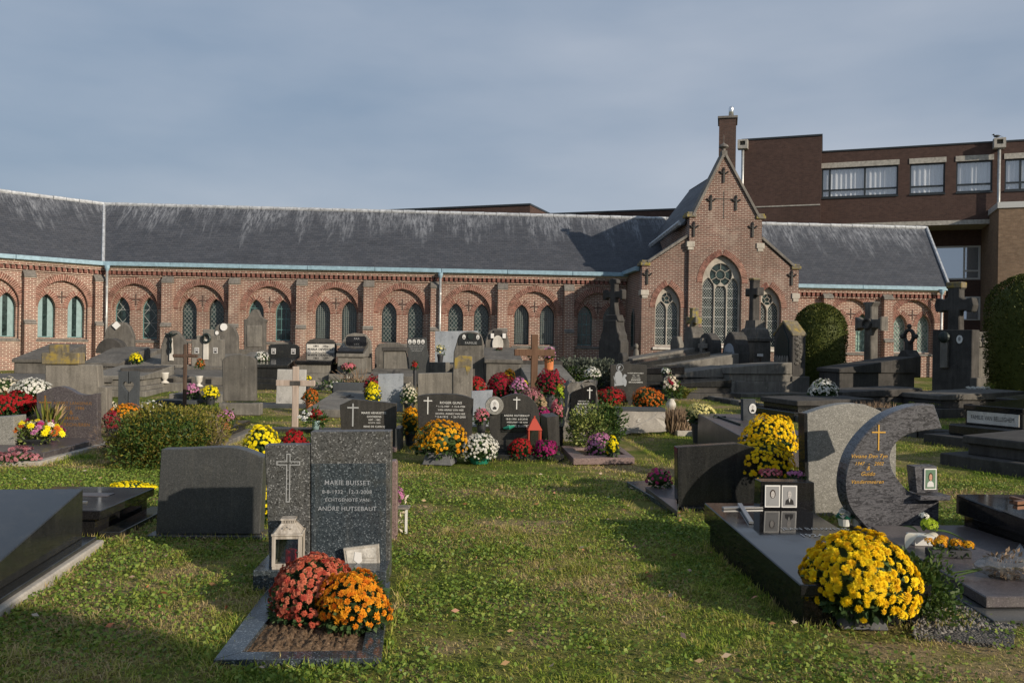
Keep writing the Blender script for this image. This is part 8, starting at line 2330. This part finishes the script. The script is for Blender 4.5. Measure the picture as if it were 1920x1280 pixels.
# ------------------------------------------------------------------ grass
def in_taken(X, Y):
    bad = np.zeros(len(X), bool)
    for (ox, oy, yaw, x0, x1, y0, y1) in TAKEN:
        dx, dy = X-ox, Y-oy
        lx = dx*math.cos(yaw)+dy*math.sin(yaw); ly = -dx*math.sin(yaw)+dy*math.cos(yaw)
        bad |= (lx > x0) & (lx < x1) & (ly > y0) & (ly < y1)
    return bad
GZ = np.vectorize(gz)
def patch(x, y):
    return 0.5+0.25*np.sin(1.9*x+1.3*np.sin(1.1*y)+0.5)+0.25*np.sin(2.3*y+1.7*np.sin(0.9*x))+0.18*np.sin(5.1*x+3.3*y)
def grass_zone(name, n, ya, yb, hmin, hmax, wid, keep_power=1.0):
    y = np.sqrt(rng.random(n)*(yb**2-ya**2)+ya**2)
    x = (rng.random(n)*2-1)*(0.64*y+0.5)
    p = patch(x, y)
    ok = (~in_taken(x, y)) & (rng.random(n) < 0.35+0.65*np.clip(p, 0, 1))
    x, y, p = x[ok], y[ok], p[ok]; n = len(x)
    tuft = np.clip(np.sin(7.3*x+2.0*np.sin(3.1*y))*np.sin(6.7*y+1.7*np.sin(4.3*x))-0.45, 0, 1)
    h = (hmin+(hmax-hmin)*rng.random(n)**1.6)*(0.6+0.55*np.clip(p,0,1.2))*(1+2.2*tuft)
    a = rng.random(n)*6.283; lean = rng.uniform(0.7, 2.6, n)
    base = np.stack([x, y, GZ(y)+0.010*np.sin(x*2.1+1.3*np.sin(y*1.7))*np.sin(y*2.7+x)-0.012], 1)
    d = np.stack([np.cos(a), np.sin(a), 0*a], 1); s = np.stack([-np.sin(a), np.cos(a), 0*a], 1)
    w = wid*rng.uniform(0.6, 1.4, n)[:,None]
    up = np.array([0,0,1.0])
    m1 = base+up*(h*0.6)[:,None]+d*(h*lean*0.25)[:,None]
    tip = base+up*(h/np.sqrt(1+0.5*lean**2))[:,None]+d*(h*lean*0.7)[:,None]
    V = np.stack([base-s*w, base+s*w, m1+s*w*0.8, m1-s*w*0.8, tip], 1)
    i5 = (np.arange(n)*5)[:,None]
    quads = i5+np.array([[0,1,2,3]]); tris = i5+np.array([[3,2,4]])
    me = bpy.data.meshes.new(name)
    V = V.reshape(-1,3)
    me.vertices.add(len(V)); me.vertices.foreach_set('co', V.astype(np.float32).ravel())
    me.loops.add(7*n)
    li = np.concatenate([quads, tris], 1).astype(np.int32); me.loops.foreach_set('vertex_index', li.ravel())
    st = (np.arange(n)*7)[:,None]+np.array([[0,4]]); me.polygons.add(2*n); me.polygons.foreach_set('loop_start', st.astype(np.int32).ravel())
    me.update(calc_edges=True)
    at = me.attributes.new('rnd','FLOAT','POINT'); at.data.foreach_set('value', np.repeat(rng.random(n),5).astype(np.float32))
    o = link(name, me, MT['blade'])
    return tag(o, {'near_grass':'short dry and green grass of the lawn in front','mid_grass':'short grass between the middle graves','far_grass':'thin grass between the far graves'}[name], 'grass', None, 'stuff')
grass_zone('near_grass', 300000, 2.4, 7.0, 0.012, 0.040, 0.0022)
grass_zone('mid_grass', 190000, 7.0, 14.0, 0.015, 0.042, 0.0042)
grass_zone('far_grass', 90000, 14.0, 26.0, 0.015, 0.05, 0.008)
# clover and broad weeds in patches
n = 200000
y = np.sqrt(rng.random(n)*(9.5**2-2.4**2)+2.4**2); x = (rng.random(n)*2-1)*(0.64*y+0.5)
q = 0.5+0.5*np.sin(2.7*x+2.1*np.sin(1.6*y+0.4))*np.sin(2.9*y+1.2*np.sin(2.2*x))
ok = (~in_taken(x,y)) & (rng.random(n) < np.clip((q-0.26+0.22*(x < -0.3))*1.5, 0.12, 1)); x, y = x[ok], y[ok]; n = len(x)
P = np.stack([x, y, GZ(y)+0.002+0.022*rng.random(n)], 1)
a = rng.random(n)*6.283; G = np.stack([np.cos(a), np.sin(a), rng.uniform(-0.1,0.7,n)], 1)
tag(link('clover', leaf_mesh('clover', P, G, rng.uniform(0.010,0.030,n), 0.75, 0.1), MT['clover']), 'clover and broad leaved weeds in the lawn', 'clover', None, 'stuff')
# fallen leaves
n = 420
y = np.sqrt(rng.random(n)*(10**2-2.5**2)+2.5**2); x = (rng.random(n)*2-1)*0.62*y
ok = ~in_taken(x,y); x, y = x[ok], y[ok]; n = len(x)
P = np.stack([x, y, GZ(y)+0.03+0.012*rng.random(n)], 1); a = rng.random(n)*6.283
tag(link('fallen_leaves', leaf_mesh('fallen_leaves', P, np.stack([np.cos(a),np.sin(a),rng.normal(size=n)*0.15],1), rng.uniform(0.02,0.055,n), 0.5, 0.2), vary('fallen leaf', [(0.20,0.10,0.04),(0.34,0.22,0.12),(0.42,0.38,0.30),(0.40,0.12,0.05)])), 'scattered fallen leaves on the lawn', 'leaves', None, 'stuff')

# longer unmown blades hugging the edges of the graves
pts = []
for (ox, oy, yaw, x0, x1, y0, y1) in TAKEN:
    if oy > 14: continue
    for (ax, ay, bx, by) in ((x0,y0,x1,y0),(x1,y0,x1,y1),(x0,y0,x0,y1)):
        k = int(math.hypot(bx-ax, by-ay)*260)
        u = rng.random(k); lx = ax+(bx-ax)*u+rng.normal(size=k)*0.02; ly = ay+(by-ay)*u+rng.normal(size=k)*0.02
        pts.append(np.stack([ox+lx*math.cos(yaw)-ly*math.sin(yaw), oy+lx*math.sin(yaw)+ly*math.cos(yaw)], 1))
pts = np.concatenate(pts); pts = pts[pts[:,1] > 2.6]; n = len(pts)
P = np.stack([pts[:,0], pts[:,1], GZ(pts[:,1])-0.01], 1)
G = np.stack([rng.normal(size=n)*0.45, rng.normal(size=n)*0.45, np.ones(n)], 1)
tag(link('edge_grass', leaf_mesh('edge_grass', P, G, rng.uniform(0.02,0.07,n), 0.08, 0.3), MT['blade']), 'longer grass along the edges of the nearer graves', 'grass', None, 'stuff')
